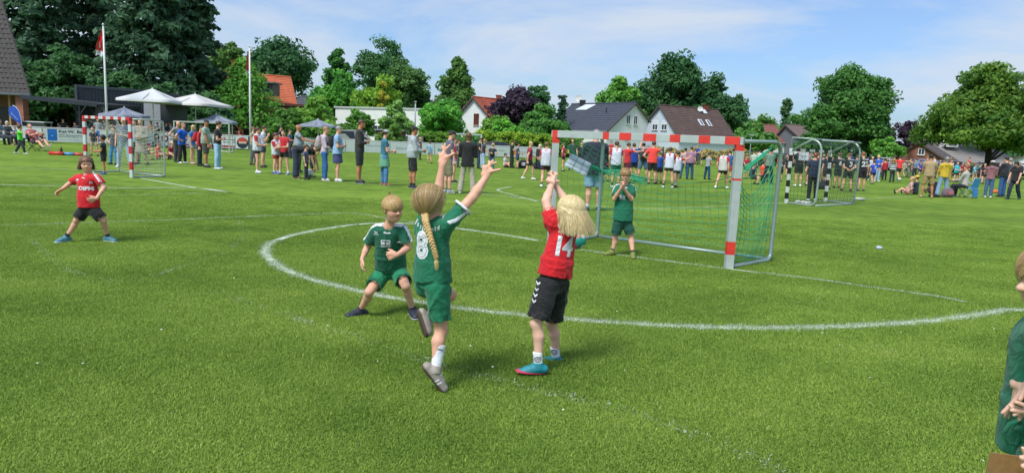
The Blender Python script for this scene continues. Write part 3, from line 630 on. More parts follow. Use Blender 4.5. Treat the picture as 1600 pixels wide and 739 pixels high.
def house(label, ra, rb, zr, wf, zf, wb, zb, wall, roof, name='house', rows=16, over=.35, hipR=0., hipL=0., flip=1):
    """ridge from ra to rb (x,y); wf/zf: half width and eave height of the front slope, wb/zb: of the back"""
    ra, rb = V(*ra, 0), V(*rb, 0); u = nrm(rb - ra); n = V(u[1], -u[0], 0) * flip; root = empty(name, ra, label, 'house'); base = ra; Z = V(0, 0, 1)
    fa, fb = ra + n * wf, rb + n * wf; ba, bb = ra - n * wb, rb - n * wb
    W_ = MB(); pf = [(ra + n * wf), (rb + n * wf), (rb - n * wb), (ra - n * wb)]; zs = [zf, zf, zb, zb]
    for i, j in ((0, 1), (2, 3)): W_.poly([pf[i], pf[j], pf[j] + Z * zs[j], pf[i] + Z * zs[i]])
    W_.poly([fb, bb, bb + Z * zb, rb + Z * (zr - .05 if not hipR else zf), fb + Z * zf]) ; W_.poly([fa, ba, ba + Z * zb, ra + Z * (zr - .05 if not hipL else zf), fa + Z * zf])
    W_.build('wall', wall, root, base)
    R_ = MB(); o1 = u * over; kf = (zr - zf) / wf; kb = (zr - zb) / wb; ra_, rb_ = ra + u * hipL - (o1 if not hipL else 0), rb - u * hipR + (o1 if not hipR else 0)
    slope(R_, fa - o1 + n * over + Z * (zf - kf * over), fb + o1 + n * over + Z * (zf - kf * over), rb_ + Z * zr, ra_ + Z * zr, rows)
    slope(R_, ba - o1 - n * over + Z * (zb - kb * over), bb + o1 - n * over + Z * (zb - kb * over), rb_ + Z * zr, ra_ + Z * zr, rows)
    if hipR: slope(R_, fb + o1 + n * over + Z * (zf - kf * over), bb + o1 - n * over + Z * (zb - kb * over), rb_ + Z * zr, rb_ + Z * zr, rows)
    if hipL: slope(R_, fa - o1 + n * over + Z * (zf - kf * over), ba - o1 - n * over + Z * (zb - kb * over), ra_ + Z * zr, ra_ + Z * zr, rows)
    rf = R_.build('roof', roof, root, base)
    B = MB(); B.tube([ra_ + Z * (zr + .05), rb_ + Z * (zr + .05)], .12, 8); B.build('ridge', roof, rf, base)
    for q, hp in ((ra - o1, hipL), (rb + o1, hipR)):
        if hp: continue
        B = MB()
        B.beam(q + n * (wf + over) + Z * (zf - kf * over - .08), q + Z * (zr - .08), .05, .22); B.beam(q - n * (wb + over) + Z * (zb - kb * over - .08), q + Z * (zr - .08), .05, .22)
        B.build('barge_board', paint('5a4f48'), rf, base)
    B = MB(); e = fa - o1 + n * (over + .06) + Z * (zf - kf * over); e2 = fb + o1 + n * (over + .06) + Z * (zf - kf * over); B.tube([e, e2], .07, 6); B.build('gutter', paint('8e8f90', .4), rf, base)
    return root, rf, u, n, base
def chimney(rf, base, p, z0, z1, s=.5, c='6d3a2c'):
    B = MB(); B.box((p[0], p[1], (z0 + z1) / 2), (s, s, z1 - z0)); B.box((p[0], p[1], z1 + .05), (s + .12, s + .12, .1)); B.build('chimney', mat('chimney_brick', c, .9, var=.2, scale=5), rf, base)
def dish(rf, base, p, r=.45):
    B = MB(); p = np.array(p); f = nrm(V(-.3, -1, .2)); x = nrm(np.cross(f, V(0, 0, 1))); y = np.cross(x, f); vs = [p - f * .12]; fs = []
    for k in (1, 2): 
        for i in range(16): a = 2 * math.pi * i / 16; vs.append(p + (x * math.cos(a) + y * math.sin(a)) * r * k / 2 - f * .12 * (1 - (k / 2) ** 2))
    fs = [(0, 1 + i, 1 + (i + 1) % 16) for i in range(16)] + [(1 + i, 17 + i, 17 + (i + 1) % 16, 1 + (i + 1) % 16) for i in range(16)]
    B.add(vs, fs); B.tube([p - f * .12, p + f * .35], .02, 5); B.tube([p - f * .14, p - V(0, 0, .8) - f * .14], .03, 6); B.build('satellite_dish', paint('c9cac6'), rf, base)
WHT = mat('render_wall', 'dcdedd', .9, var=.05, scale=1.5)
# blue-grey roofed house
qa, qb = W(896, 163, 113), W(992, 161.5, 102); ra, rb = tuple(qa[:2]), tuple(qb[:2]); r, rf, u, n, b = house('white gabled house with dark blue grey roof, skylight and satellite dish', ra, rb, (qa[2] + qb[2]) / 2, 5.4, 3.6, 3.1, 5.4, WHT, mat('roof_tiles', '3e434d', .55, var=.15, scale=1.5), rows=15, flip=1)
e = V(*rb, 0); gu = -n
for d_, z in ((-1.15, 5.25), (.35, 5.25)): window(e + gu * d_ * 1. + V(0, 0, z) + u * .02, gu, V(0, 0, 1), u, .75, 1.25, r, b, glass='2c3438')
window(e + gu * -1.3 + V(0, 0, 2.9) + u * .02, gu, V(0, 0, 1), u, .8, .9, r, b)
sl = lambda s, t: V(*ra, 0) * (1 - s) + V(*rb, 0) * s + n * 5.4 * t + V(0, 0, (qa[2] + qb[2]) / 2 * (1 - t) + 3.6 * t + .12)
B = MB(); B.prism([sl(.17, .28), sl(.35, .28), sl(.42, .08), sl(.25, .08)], V(0, 0, .12)); B.build('skylight', paint('c9d2da', .2), rf, b)
chimney(rf, b, V(*ra, 0) + u * 2.2, 7.2, 8.3, .9, '2c2e34'); dish(rf, b, V(*ra, 0) + u * 1.2 + V(0, 0, qa[2] + .9), .55)
B = MB(); B.tube([sl(.72, .38), sl(.72, .38) + V(0, 0, .7)], .09, 8); B.build('vent_pipe', paint('30343c'), rf, b)
# brown roofed house
qa, qb = W(1033, 165, 105.6), W(1119, 172, 110.8); ra, rb = tuple(qa[:2]), tuple(qb[:2]); r, rf, u, n, b = house('house with brown tiled roof and pale clad gable with two shuttered windows', ra, rb, (qa[2] + qb[2]) / 2, 4.73, 3.2, 5.9, 3.2, mat('cladding', 'c3ccd6', .8, var=.04), mat('roof_tiles', '57453f', .7, var=.18, scale=1.2), rows=18, flip=1)
e = V(*ra, 0)
for d_ in (-1.9, .3): window(e - n * (d_ + .75) * -1 * -1 + V(0, 0, 4.7) - u * .02, n, V(0, 0, 1), -u, 1.25, 1.25, r, b, shutter=.45, frame='f0f0f0')
B = MB(); B.beam(e + n * 4.7 + V(0, 0, 3.1) - u * .04, e - n * 5.8 + V(0, 0, 3.1) - u * .04, .1, .3); B.build('gable_band', paint('7d5a4e'), r, b)
sl = lambda s, t: V(*ra, 0) * (1 - s) + V(*rb, 0) * s + n * 4.73 * t + V(0, 0, (qa[2] + qb[2]) / 2 * (1 - t) + 3.2 * t + .12)
for s0 in (.50, .64):
    B = MB(); B.prism([sl(s0, .63), sl(s0 + .065, .63), sl(s0 + .065, .43), sl(s0, .43)], n * .06 + V(0, 0, .06)); f_ = B.build('roof_window', paint('d9dde0', .3), rf, b)
    B = MB(); B.prism([sl(s0 + .015, .61) , sl(s0 + .05, .61), sl(s0 + .05, .45), sl(s0 + .015, .45)], n * .08 + V(0, 0, .08)); B.build('pane', mat('glass', '55636e', .08), f_, b)
B = MB(); B.prism([sl(.70, .2), sl(.76, .2), sl(.76, .06), sl(.70, .06)], n * .06 + V(0, 0, .06)); B.build('roof_window', paint('c9d2d8', .25), rf, b)
dish(rf, b, V(*ra, 0) + u * 7.2 + n * .8 + V(0, 0, qa[2] - .1), .42); chimney(rf, b, V(*ra, 0) + u * 9, 7.2, 8.3, .8)
# white gable with red roof
r, rf, u, n, b = house('small white gabled house with red tiled roof and brown window', (-5.6, 88), (-2.0, 91.6), 6.7, 4.4, 3.4, 4.4, 3.4, WHT, mat('roof_tiles', '9a4c34', .8, var=.25, scale=1.5), rows=14, flip=1)
window(V(-5.6, 88, 0) + n * 0.5 - u * .02 + V(0, 0, 3.9), n, V(0, 0, 1), -u, .9, 1.4, r, b, frame='7c3f2c', glass='5c3a30'); chimney(rf, b, V(-2.6, 91, 0), 6, 7.2, .7, '8a4a38')
# orange roofed house
r, rf, u, n, b = house('house with steep orange tiled roof behind the second flagpole', (-38, 89.2), (-31.2, 92.8), 8.5, 5.6, 4.2, 5, 4.2, mat('brick_far', '7a4a3a', .9, var=.15, scale=4), mat('roof_tiles', 'b5603f', .8, var=.2, scale=1.5), rows=20, hipR=.0, flip=1)
chimney(rf, b, V(-37, 89.7, 0), 8, 10, .8, '8a4a3a')
B = MB(); a = W(413, 141, 85.5); B.box(a, (3.0, 2.5, 1.4)); o_ = B.build('dormer', paint('6f6662'), rf, b); B = MB(); B.box(a + V(0, -.1, .85), (3.5, 3.2, .18)); B.build('dormer_roof', paint('7d8184'), o_, b); B = MB(); B.box(a + V(0, -1.26, .0), (2.2, .06, .8)); B.build('pane', mat('glass', '39424a', .1), o_, b)
B = MB(); a = W(452, 178, 82); B.box((a[0], a[1], a[2] / 2 + .3), (5.5, 5, a[2] + .9)); r = empty('brick_annex', (a[0], a[1], 0), 'flat roofed dark brick annex right of the orange roof', 'building'); B.build('wall', mat('brick_far', '7a4038', .9, var=.15, scale=4), r, (a[0], a[1], 0))
B = MB(); B.box((a[0], a[1], a[2] + .95), (5.9, 5.4, .25)); B.build('roof_edge', paint('5c3a34'), r, (a[0], a[1], 0)); window(V(a[0], a[1] - 2.52, a[2] - .6), V(1, 0, 0), V(0, 0, 1), V(0, -1, 0), 1.6, 1.0, r, (a[0], a[1], 0))
# grey roof right of it
r, rf, u, n, b = house('low house with dark grey roof between orange roof and white building', (-31.5, 100), (-27.5, 98), 6.4, 5, 3.6, 4, 3.6, WHT, mat('roof_tiles', '4a4e55', .7, var=.12), rows=12, flip=1)
window(b + u * 2 + n * 5.02 + V(0, 0, 2.2), u, V(0, 0, 1), n, 1.4, 1.2, r, b)
# long flat white building
a0, a1 = W(524, 186, 82), W(668, 208, 76); zt = solve_h(GD(560, 80), 169.5)
r = empty('flat_roofed_building', (a0[0], a0[1], 0), 'long flat roofed white building behind shrubs', 'building'); bb_ = V(a0[0], a0[1], 0); B = MB(); p = [V(a0[0], a0[1], 0), V(a1[0], a1[1], 0), V(a1[0] + 1, a1[1] + 9, 0), V(a0[0] + 1, a0[1] + 9, 0)]
B.prism(p, V(0, 0, zt)); B.build('wall', WHT, r, bb_); B = MB(); q = [x + V(0, 0, zt) + nrm(x - sum(p) / 4) * .2 for x in p]; B.prism(q, V(0, 0, .18)); B.build('roof_edge', paint('b9bdbd'), r, bb_)
u = nrm(p[1] - p[0]); nn_ = V(u[1], -u[0], 0)
for t in (.12, .3, .48, .66, .84): window(lerp(p[0], p[1], t) + V(0, 0, zt * .45) + nn_ * .01, u, V(0, 0, 1), nn_, 1.5, 1.0, r, bb_)
# far brown roof, right of the brown house
r, rf, u, n, b = house('far house with dull brown roof beyond the right goal', (50.5, 128), (58.5, 131), 6.6, 6, 3.0, 4, 3, mat('render_wall', '6b7078', .9), mat('roof_tiles', '6e5c58', .8, var=.15), rows=12, flip=1)
window(b + u * 5.5 + n * 6.02 + V(0, 0, 1.9), u, V(0, 0, 1), n, 1.8, 1.3, r, b); chimney(rf, b, V(57, 130.4, 0), 6, 7.3, .7)
r, rf, u, n, b = house('small far house with reddish roof beside the brown roof end', (44, 132), (50, 133), 6.6, 5, 3.4, 4, 3.4, WHT, mat('roof_tiles', '7d5048', .8, var=.15), rows=12); window(b + u * 3 + n * 5.02 + V(0, 0, 2), u, V(0, 0, 1), n, 1.2, 1.1, r, b)
# red brick gabled house at right
a = W(1436, 224, 90)
r, rf, u, n, b = house('red brick gabled house with dark roof under the purple tree', (a[0], a[1]), (a[0] + 6.5, a[1] + 8), 3.7, 4.3, .9, 3.6, .9, brick_mat('8c4636', '7a3a2c', '9a8a80', 1), mat('roof_tiles', '5a504e', .8, var=.15), rows=10, flip=1)
window(b + n * .4 - u * .02 + V(0, 0, 2.4), n, V(0, 0, 1), -u, .7, .8, r, b, frame='e8e8e8')
# grey roofs under the broad maple
r, rf, u, n, b = house('house with grey roof and dormer seen below the broad maple', (66, 112), (78, 113), 4.4, 7, 1.4, 4, 1.6, WHT, mat('roof_tiles', '86827e', .8, var=.12), rows=12, flip=1)
B = MB(); B.box((69.5, 109.5, 4.2), (1.8, 2, 1.3)); o_ = B.build('dormer', paint('ded9d2'), rf, b); B = MB(); B.box((69.5, 108.45, 4.2), (1.2, .08, .8)); B.build('pane', mat('glass', '59646c', .1), o_, b)
r, rf, u, n, b = house('pale green garden centre hall with white roof at the far right', (75, 92), (96, 98), 3.8, 4, 2.2, 4, 2.2, paint('9db5a4'), paint('ced4d6'), name='hall', rows=6, flip=1)
for t in range(7): window(b + u * (1.5 + 3 * t) + n * 4.02 + V(0, 0, 1.2), u, V(0, 0, 1), n, 1.6, .9, r, b, glass='7a8c90')
r, rf, u, n, b = house('white gabled shed right of the broad maple trunk', (66, 85), (72, 92), 3.6, 3.6, 1.9, 3.4, 1.9, WHT, mat('roof_tiles', '5c6470', .6), name='shed', rows=8, flip=1)
window(b + n * 0 - u * .02 + V(0, 0, 1.4), n, V(0, 0, 1), -u, .9, .7, r, b)

# ------------------------------------------------------------------ clubhouse at the left
def clubhouse():
    Y = 43.5; base = V(GD(30, Y)[0], Y, 0); root = empty('clubhouse', base, 'brick clubhouse with steep dark tiled roof at the left edge', 'building'); TM = mat('roof_tiles', '3c3836', .75, var=.35, scale=9)
    er = W(46, 147, Y); tr = W(3, 6, Y + 2.2); zE = er[2]; k = (tr[2] - zE)
    tr2 = er + (tr - er) * 1.35; xl = -45; el = V(xl, Y, zE); tl = V(xl + 1, tr2[1], tr2[2])
    n = nrm(np.cross(er - el, tl - el)); n = n if n[1] < 0 else -n; d = nrm(tr2 - V(tr2[0], Y, zE)); sl_len = np.linalg.norm(V(0, tr2[1] - Y, tr2[2] - zE)); sd_ = nrm(V(0, tr2[1] - Y, tr2[2] - zE))
    B = MB(); B.poly([el, er, tr2, tl]); B.poly([er, er + V(-7.5, 9, 0), tr2 + V(-4.5, 5, 0), tr2]); B.build('roof', TM, root, base)
    Bt = MB(); rows = int(sl_len / .34)
    for i in range(rows):
        s = i * .34; t = s / sl_len; xr = er[0] + (tr2[0] - er[0]) * t; cnt = int((xr + 41) / .3)
        for j in range(cnt):
            x = xr - .02 - j * .3; p = V(x - .15, Y, zE) + sd_ * (s + .18) + n * (.05 + random.uniform(-.006, .006)); w_ = .145
            a = p + V(-w_, 0, 0) - sd_ * .19; b = p + V(w_, 0, 0) - sd_ * .19; c = p + V(w_, 0, 0) + sd_ * .19 - n * .035; e = p + V(-w_, 0, 0) + sd_ * .19 - n * .035; m1 = p - sd_ * .19 + n * .03; m2 = p + sd_ * .19 - n * .005
            Bt.add([a, m1, b, c, m2, e, a - n * .03, b - n * .03], [(0, 1, 4, 5), (1, 2, 3, 4), (6, 7, 2, 1), (6, 1, 0)])
    o = Bt.build('roof_tiles', TM, root, base); o['kind'] = 'stuff'
    B = MB(); B.beam(V(xl, Y - .12, zE - .05), er + V(.15, -.12, -.05), .16, .14);  B.build('gutter', paint('5f6468', .4), root, base)
    for j in range(1): pass
    B = MB(); edge = [er + V(.03, -.02, .0), lerp(er, tr2, .5) + V(.03, -.02, 0), tr2]; B.tube(edge, .07, 6); B.build('verge_tiles', TM, root, base)
    bk = brick_mat('7d4232', '6a3528', '8d8078', 1); B = MB(); x0 = W(22, 170, Y)[0]; x1 = W(33.5, 170, Y)[0]
    B.box(((-45 + x0 - .9) / 2, Y + 2.4, zE / 2), (x0 - .9 + 45, .3, zE)); B.build('wall', bk, root, base)
    B = MB(); B.box(((x0 + x1) / 2, Y + .4, zE / 2 - .05), (x1 - x0, .5, zE - .1)); B.build('brick_pillar', brick_mat('a05a44', '8f4c38', '9d8c80', 1), root, base)
    B = MB(); B.box((x0 - .7, Y + .6, zE / 2 - .06), (.12, .12, zE - .12)); B.build('post', mat('wood', 'a8895c', .8), root, base)
    # dark recess with glazed door
    B = MB(); B.box((x0 - 2.4, Y + 2.22, 1.1), (1.0, .06, 2.1)); B.build('door', paint('2b2622'), root, base)
clubhouse()
def canopy():
    a, b = W(33, 152, 43), W(152, 165, 45.5); base = V(a[0], a[1], 0); root = empty('lean_to_canopy', base, 'flat dark canopy roof between the clubhouse and the grey container', 'canopy')
    z0, z1 = a[2], b[2]; B = MB(); p = [a, b, b + V(.5, 6, .1), a + V(.5, 6, .1)]; B.prism(p, V(0, 0, .10)); B.build('roof_deck', mat('roof_felt', '33363a', .7, var=.1), root, base)
    B = MB(); B.beam(a + V(0, -.06, .02), b + V(0, -.06, .02), .05, .26); B.build('fascia', paint('40454b', .5), root, base)
    for t in (.74, .975):
        p = lerp(a, b, t); B = MB(); B.box((p[0], p[1] + .1, p[2] / 2), (.12, .12, p[2])); B.beam(p + V(0, .1, -.75), p + V(.5, .1, -.06), .08, .08); B.beam(p + V(0, .1, -.75), p + V(-.5, .1, -.06), .08, .08); B.build('post', paint('24262a'), root, base)
    B = MB()
    for i in range(12): p = lerp(a, b, i / 11.); B.beam(p + V(0, .05, -.08), p + V(.4, 5.8, .02), .07, .12)
    B.build('rafters', paint('1e2022'), root, base)
canopy()
def container():
    Y0 = 47.0; base = V(GD(118, Y0)[0], Y0, 0); root = empty('container', base, 'dark grey container kiosk with open light grey serving front behind parasols', 'container')
    a = W(119, 133, Y0); b = W(233, 141, 50.5); z = a[2]; a = V(a[0], a[1], 0); b = V(b[0], b[1], 0); u = nrm(b - a); n = V(u[1], -u[0], 0); gm = paint('363c44', .5)
    L = np.linalg.norm(b - a); B = MB(); B.prism([a, b, b + V(.4, 4, 0), a + V(.4, 4, 0)], V(0, 0, z)); B.build('body', gm, root, base)
    k = int(L / .22)
    B = MB()
    for i in range(k): p = a + u * (i + .5) * L / k; B.beam(p + n * .02 + V(0, 0, .2), p + n * .02 + V(0, 0, z - .2), .1, .06)
    B.build('corrugation', gm, root, base)
    B = MB()
    for p in (a, b): B.box((p[0], p[1], z / 2), (.16, .16, z + .04))
    B.beam(a + n * .04 + V(0, 0, z - .06), b + n * .04 + V(0, 0, z - .06), .1, .18); B.beam(a + n * .04 + V(0, 0, .1), b + n * .04 + V(0, 0, .1), .1, .18); B.build('frame', paint('43484f', .45), root, base)
    # serving box with light panel
    c0, c1, c2 = W(211, 158, 46.5), W(250, 158, 46.5), W(275, 161, 46.5); zt = solve_h(GD(250, 46.5), 155)
    B = MB(); B.box(((c1[0] + c2[0]) / 2, 47.3, zt / 2), (c2[0] - c1[0], 1.6, zt)); B.build('door_leaf', paint('30353d', .5), root, base)
    B = MB(); B.box(((c0[0] + c1[0]) / 2, 47.6, zt / 2 - .04), (c1[0] - c0[0], .1, zt - .1)); B.build('serving_front', paint('8d9196', .5), root, base)
    B = MB(); B.box(((c0[0] + c1[0]) / 2, 47.2, 1.05), (c1[0] - c0[0] + .2, .5, .06)); B.build('counter', paint('b9b4aa', .5), root, base)
    B = MB(); c = W(157, 176, 46.4); B.box(c, (.55, .05, .75)); f_ = B.build('notice_board', paint('d9dadb'), root, base); B = MB(); B.box(c + V(0, -.035, 0), (.4, .02, .6)); B.build('pane', mat('glass', '3b424a', .1), f_, base)
container()
# ------------------------------------------------------------------ parasols
def parasol(px, yt, ye, wpx, Y, col, label, sides=4, group=None, pole='d2d4d4', rot=.5):
    b = GD(px, Y); zt = solve_h(b, yt); ze = solve_h(b, ye); R = wpx * Y / F_PX * 1.0; root = empty('parasol', b, label, 'parasol', group); B = MB(); vs = [V(b[0], b[1], zt)]; n = sides * 6; rings = 7
    for k in range(1, rings + 1):
        t = k / rings
        for i in range(n):
            a = 2 * math.pi * i / n + rot; s = (i % (n // sides)) / (n // sides); ap = math.cos(math.pi / sides) / math.cos((s - .5) * 2 * math.pi / sides); rr = R * t * ap * (1 - .04 * math.sin(math.pi * s) * t)
            vs.append(V(b[0] + math.cos(a) * rr, b[1] + math.sin(a) * rr, zt - (zt - ze) * (t ** 1.0) - .06 * math.sin(math.pi * s) * t * t * 0 - .10 * math.sin(math.pi * t) * (.3 + math.sin(math.pi * s) * .7)))
    fs = [(0, 1 + i, 1 + (i + 1) % n) for i in range(n)]
    for k in range(rings - 1): fs += [(1 + k * n + i, 1 + (k + 1) * n + i, 1 + (k + 1) * n + (i + 1) % n, 1 + k * n + (i + 1) % n) for i in range(n)]
    k = rings - 1; m0 = len(vs)
    for i in range(n): v = vs[1 + k * n + i]; vs.append(v - V(0, 0, .16))
    fs += [(1 + k * n + i, m0 + i, m0 + (i + 1) % n, 1 + k * n + (i + 1) % n) for i in range(n)]
    B.add(vs, fs); B.build('canopy', mat('canvas', col, .85, var=.05, scale=1.2), root, b, True)
    B = MB()
    for i in range(sides * 2):
        a = 2 * math.pi * i / (sides * 2) + rot; ap = 1 if i % 2 == 0 else math.cos(math.pi / sides); B.tube([V(b[0], b[1], zt - .12), V(b[0] + math.cos(a) * R * ap * .97, b[1] + math.sin(a) * R * ap * .97, ze - .0)], .018, 5)
    B.build('ribs', paint('8c9094', .4), root, b)
    B = MB(); B.tube([V(b[0], b[1], 0), V(b[0], b[1], zt + .06)], .04, 8); B.build('pole', paint(pole, .4), root, b); B = MB(); B.box((b[0], b[1], .05), (.8, .8, .1)); B.build('base', mat('concrete', '77777a', .9), root, b)
parasol(240, 138.5, 157, 53, 44.5, 'c3c6c5', 'large white square parasol nearer the clubhouse', 4, 'large white parasols', rot=.9)
parasol(306, 147, 163, 56, 47, 'c2c2bc', 'large white square parasol right of the first white one', 4, 'large white parasols', rot=.62)
parasol(195, 168, 180, 35, 42.5, '7d8494', 'grey parasol behind the red and white goal', 8, 'grey round parasols')
parasol(338, 178.5, 190, 31, 46.5, '808998', 'grey parasol behind the five spectators at the rail', 8, 'grey round parasols')
parasol(497, 186.5, 196, 28, 49.5, '7f8795', 'grey parasol behind the woman with the backpack', 8, 'grey round parasols')
# ------------------------------------------------------------------ flagpoles
def flagpole(px, yt, Y, label, flag_label, fl):
    b = GD(px, Y); z = solve_h(b, yt); root = empty('flagpole', b, label, 'flagpole', 'white flagpoles'); B = MB(); B.tube([b, b + V(0, 0, z * .5), b + V(0, 0, z)], [.07, .06, .04], 10); B.build('pole', paint('d9dcdc', .35), root, b, True)
    B = MB(); B.tube([b + V(0, 0, z), b + V(0, 0, z + .12)], [.07, .03], 8); B.build('finial', paint('d9dcdc', .3), root, b, True)
    B = MB(); B.tube([b + V(.08, -.05, .9), b + V(.08, -.03, z - .1)], .008, 4); B.build('halyard', paint('c9c9c9'), root, b)
    # limp flag with folds
    top = b + V(-.05, 0, z - .15); W1, H1 = fl; nx, nz = 14, 16; vs = []; fs = []; mi = []
    for j in range(nz + 1):
        v = j / nz
        for i in range(nx + 1):
            u = i / nx; out = W1 * u * (.35 + .65 * v) ; vs.append(top + V(-out, .16 * math.sin(u * 11 + v * 2) * u + .05 * math.sin(v * 9), -v * H1 - u * .35 * H1 * (1 - v * .6)))
    for j in range(nz):
        for i in range(nx): fs.append((j * (nx + 1) + i, (j + 1) * (nx + 1) + i, (j + 1) * (nx + 1) + i + 1, j * (nx + 1) + i + 1)); mi.append(1 if (j + i * .3) > nz * .93 or (4 < i < 10 and 6 < j < 11) else 0)
    o = mesh_np('flag', vs, fs, None, None, True, b, mats=[cloth('c3221f'), cloth('d8d8d8')], mi=mi); o.location = b; tag(o, flag_label, 'flag')
flagpole(167, 40, 41.5, 'white flagpole rising beside the red and white goal', 'limp red and white flag on the left pole', (.48, 1.45))
flagpole(391, 74, 47, 'white flagpole at the end of the advertising boards', 'narrow limp red and white flag on the right pole', (.2, 1.55))

# ------------------------------------------------------------------ perimeter rail with boards
def board(p0, p1, zb, zt, col, label, group='white advertising boards along the rail'):
    root = empty('advertising_board', p0, label, 'advertising board', group); u = nrm(p1 - p0); n = V(u[1], -u[0], 0); B = MB(); B.prism([p0 + V(0, 0, zb), p1 + V(0, 0, zb), p1 + V(0, 0, zt), p0 + V(0, 0, zt)], -n * .03); B.build('panel', mat('board', col, .5, var=.05, scale=2), root, p0); return root, u, n
RAIL = [(-25, 39.8), (65, 41.2), (147, 42.6), (214, 43.4), (262, 43.9), (345, 44.6), (367, 44.8), (389, 45.0)]
RP = [GD(x, y) for x, y in RAIL]
RP[0] = V(-34, 39.3, 0)
bl = ['white board with blue and dark red letters behind the man in the camp chair', 'white board with blue emblem panel, lettering Kai-W. Bab, behind the red and white goal', 'white board with blue strip seen through the left goal net', 'white board with the portrait of a dark haired woman', 'white board with dark red ring and red bottom stripe', 'white board with small round sign and red bottom stripe', 'white board with large round red and black emblem at the end of the rail']
BD = []
for i in range(7):
    e = nrm(RP[i + 1] - RP[i]) * .03; BD.append((board(RP[i] + e, RP[i + 1] - e, .12, .93, 'c6cdcc', bl[i]), RP[i]))
dkb, rdb, blu = paint('1f2a38'), paint('a01e2a'), paint('0f66b8')
def bx(i, px): return proj_on(i, px)
def on_board(i, px, z):
    (root, u, n), p0 = BD[i]; r = ray(px, 219 + .0457 * (px - 800)); r = r[:2] / r[1]; A = np.array([[r[0], -u[0]], [r[1], -u[1]]]); s, t = np.linalg.solve(A, p0[:2]); return p0 + u * t + V(0, 0, z)
def btext(i, s, px0, px1, z, h, m, bold=.02):
    (root, u, n), p0 = BD[i]; a, b = on_board(i, px0, z), on_board(i, px1, z); text_decal('lettering', s, (a + b) / 2, u, V(0, 0, 1), h, m, root, p0, None, .012, bold, wid=np.linalg.norm(b - a))
def bquad(i, px0, px1, z0, z1, m, nm='printed_panel', off=.006):
    (root, u, n), p0 = BD[i]; a, b = on_board(i, px0, z0), on_board(i, px1, z0); B = MB(); B.prism([a, b, b + V(0, 0, z1 - z0), a + V(0, 0, z1 - z0)], n * off); B.build(nm, m, root, p0)
def bdisc(i, px, z, r0, r1, m, off=.01, a0=0., a1=6.2832, nm='printed_ring'):
    (root, u, n), p0 = BD[i]; c = on_board(i, px, z); N = 28; P = [(math.cos(a) * r, math.sin(a) * r) for r in (r0, r1) for a in np.linspace(a0, a1, N + 1)]; Fs = [(k, k + 1, N + 2 + k, N + 1 + k) for k in range(N)]; decal(nm, P, Fs, c, u, V(0, 0, 1), m, root, p0, None, off)
btext(0, 'F', 12.5, 17, .45, .42, paint('2a3c78'), .05); btext(0, 'G', 37, 43.5, .42, .42, paint('22306a'), .05); btext(0, 'T', 59.5, 67, .42, .40, paint('6a2430'), .05)
bquad(1, 72, 87, .2, .9, blu); bdisc(1, 79.5, .55, .16, .19, paint('3f8ad0'), .02, .3, 2.8); bdisc(1, 79.5, .5, 0, .07, paint('4a92d6'), .02)
btext(1, 'Kai-W. Bab', 90, 131, .78, .17, dkb, .02); btext(1, 'KFZ Meisterbetrieb', 90, 131, .56, .06, dkb); btext(1, 'Karosseriebau, Inh.', 90, 131, .45, .06, dkb); btext(1, 'www kfz babbe de', 91, 131, .27, .05, paint('7d878e'), 0)
bquad(2, 149, 154, .2, .9, blu); btext(2, 'Tel 0 41 31', 158, 196, .5, .12, dkb)
(root3, u3, n3), p03 = BD[3]; c = on_board(3, 243, .55)
ov = lambda cx, cz, rx, rz, m, off, nm: decal(nm, [(cx + math.cos(a) * rx, cz + math.sin(a) * rz) for a in np.linspace(0, 6.28, 17)[:-1]], [tuple(range(16))], c, u3, V(0, 0, 1), m, root3, p03, None, off)
ov(0, .08, .17, .26, paint('2b2322'), .006, 'printed_portrait'); ov(0, .12, .085, .12, paint('c99a86'), .012, 'printed_portrait'); ov(0, -.30, .28, .17, paint('33363c'), .010, 'printed_portrait'); ov(0, -.26, .06, .14, paint('cfd2d4'), .015, 'printed_portrait')
bdisc(4, 268, .58, .10, .19, rdb, .01) if False else None
bdisc(3, 256, .58, .13, .22, paint('7a1f2c'), .012)
btext(3, 'm', 261.2, 262, .55, .1, dkb) if False else None
btext(4, 'nenba', 263.5, 276, .58, .13, dkb); bquad(4, 263, 344, .18, .30, rdb, 'red_stripe'); btext(4, 'Neubau und Umbau', 300, 318, .24, .06, paint('d8d8d8'), 0)
btext(4, 'Sanierung', 326, 344, .6, .14, paint('5c6670')); btext(5, 'sportstudio', 346, 362, .68, .09, paint('3f4a52')); btext(5, 'Die See', 348, 358, .52, .08, paint('3f4a52')); bdisc(5, 364.2, .6, .06, .10, paint('6a4a50')); bquad(5, 345.5, 366, .18, .28, rdb, 'red_stripe')
bdisc(6, 378, .5, 0, .36, paint('23303a'), .006, nm='emblem_disc'); bdisc(6, 378, .5, .0, .33, paint('c24838'), .010, .25, 2.9, 'emblem_top'); bquad(6, 372, 384, .46, .58, paint('c9b8a8'), 'emblem_band', .016); btext(6, 'KRUSE', 372.8, 383.2, .52, .08, paint('8a2a22')) if False else None
bquad(6, 386.6, 388.7, .13, .92, paint('2c4a55'))
def rail(pts, z, label):
    root = empty('perimeter_rail', pts[0], label, 'railing'); B = MB(); B.tube([p + V(0, .06, z) for p in pts], .03, 8); B.build('top_rail', paint('b5b9b8', .4), root, pts[0])
    for a, b in zip(pts[:-1], pts[1:]):
        L = np.linalg.norm(b - a); k = max(1, int(L / 2))
        for i in range(k): p = lerp(a, b, i / k); B = MB(); B.box(p + V(0, .08, z / 2), (.07, .07, z)); B.build('post', paint('a9adac', .4), root, pts[0])
rail(RP, .97, 'grey pipe rail carrying the boards before the clubhouse')
RP2 = [GD(468, 49), GD(540, 50), GD(610, 51.5), GD(680, 53), GD(745, 54.5), GD(800, 56), GD(858, 57.5)]; rail(RP2, .97, 'grey pipe rail carrying the boards before the hedge')
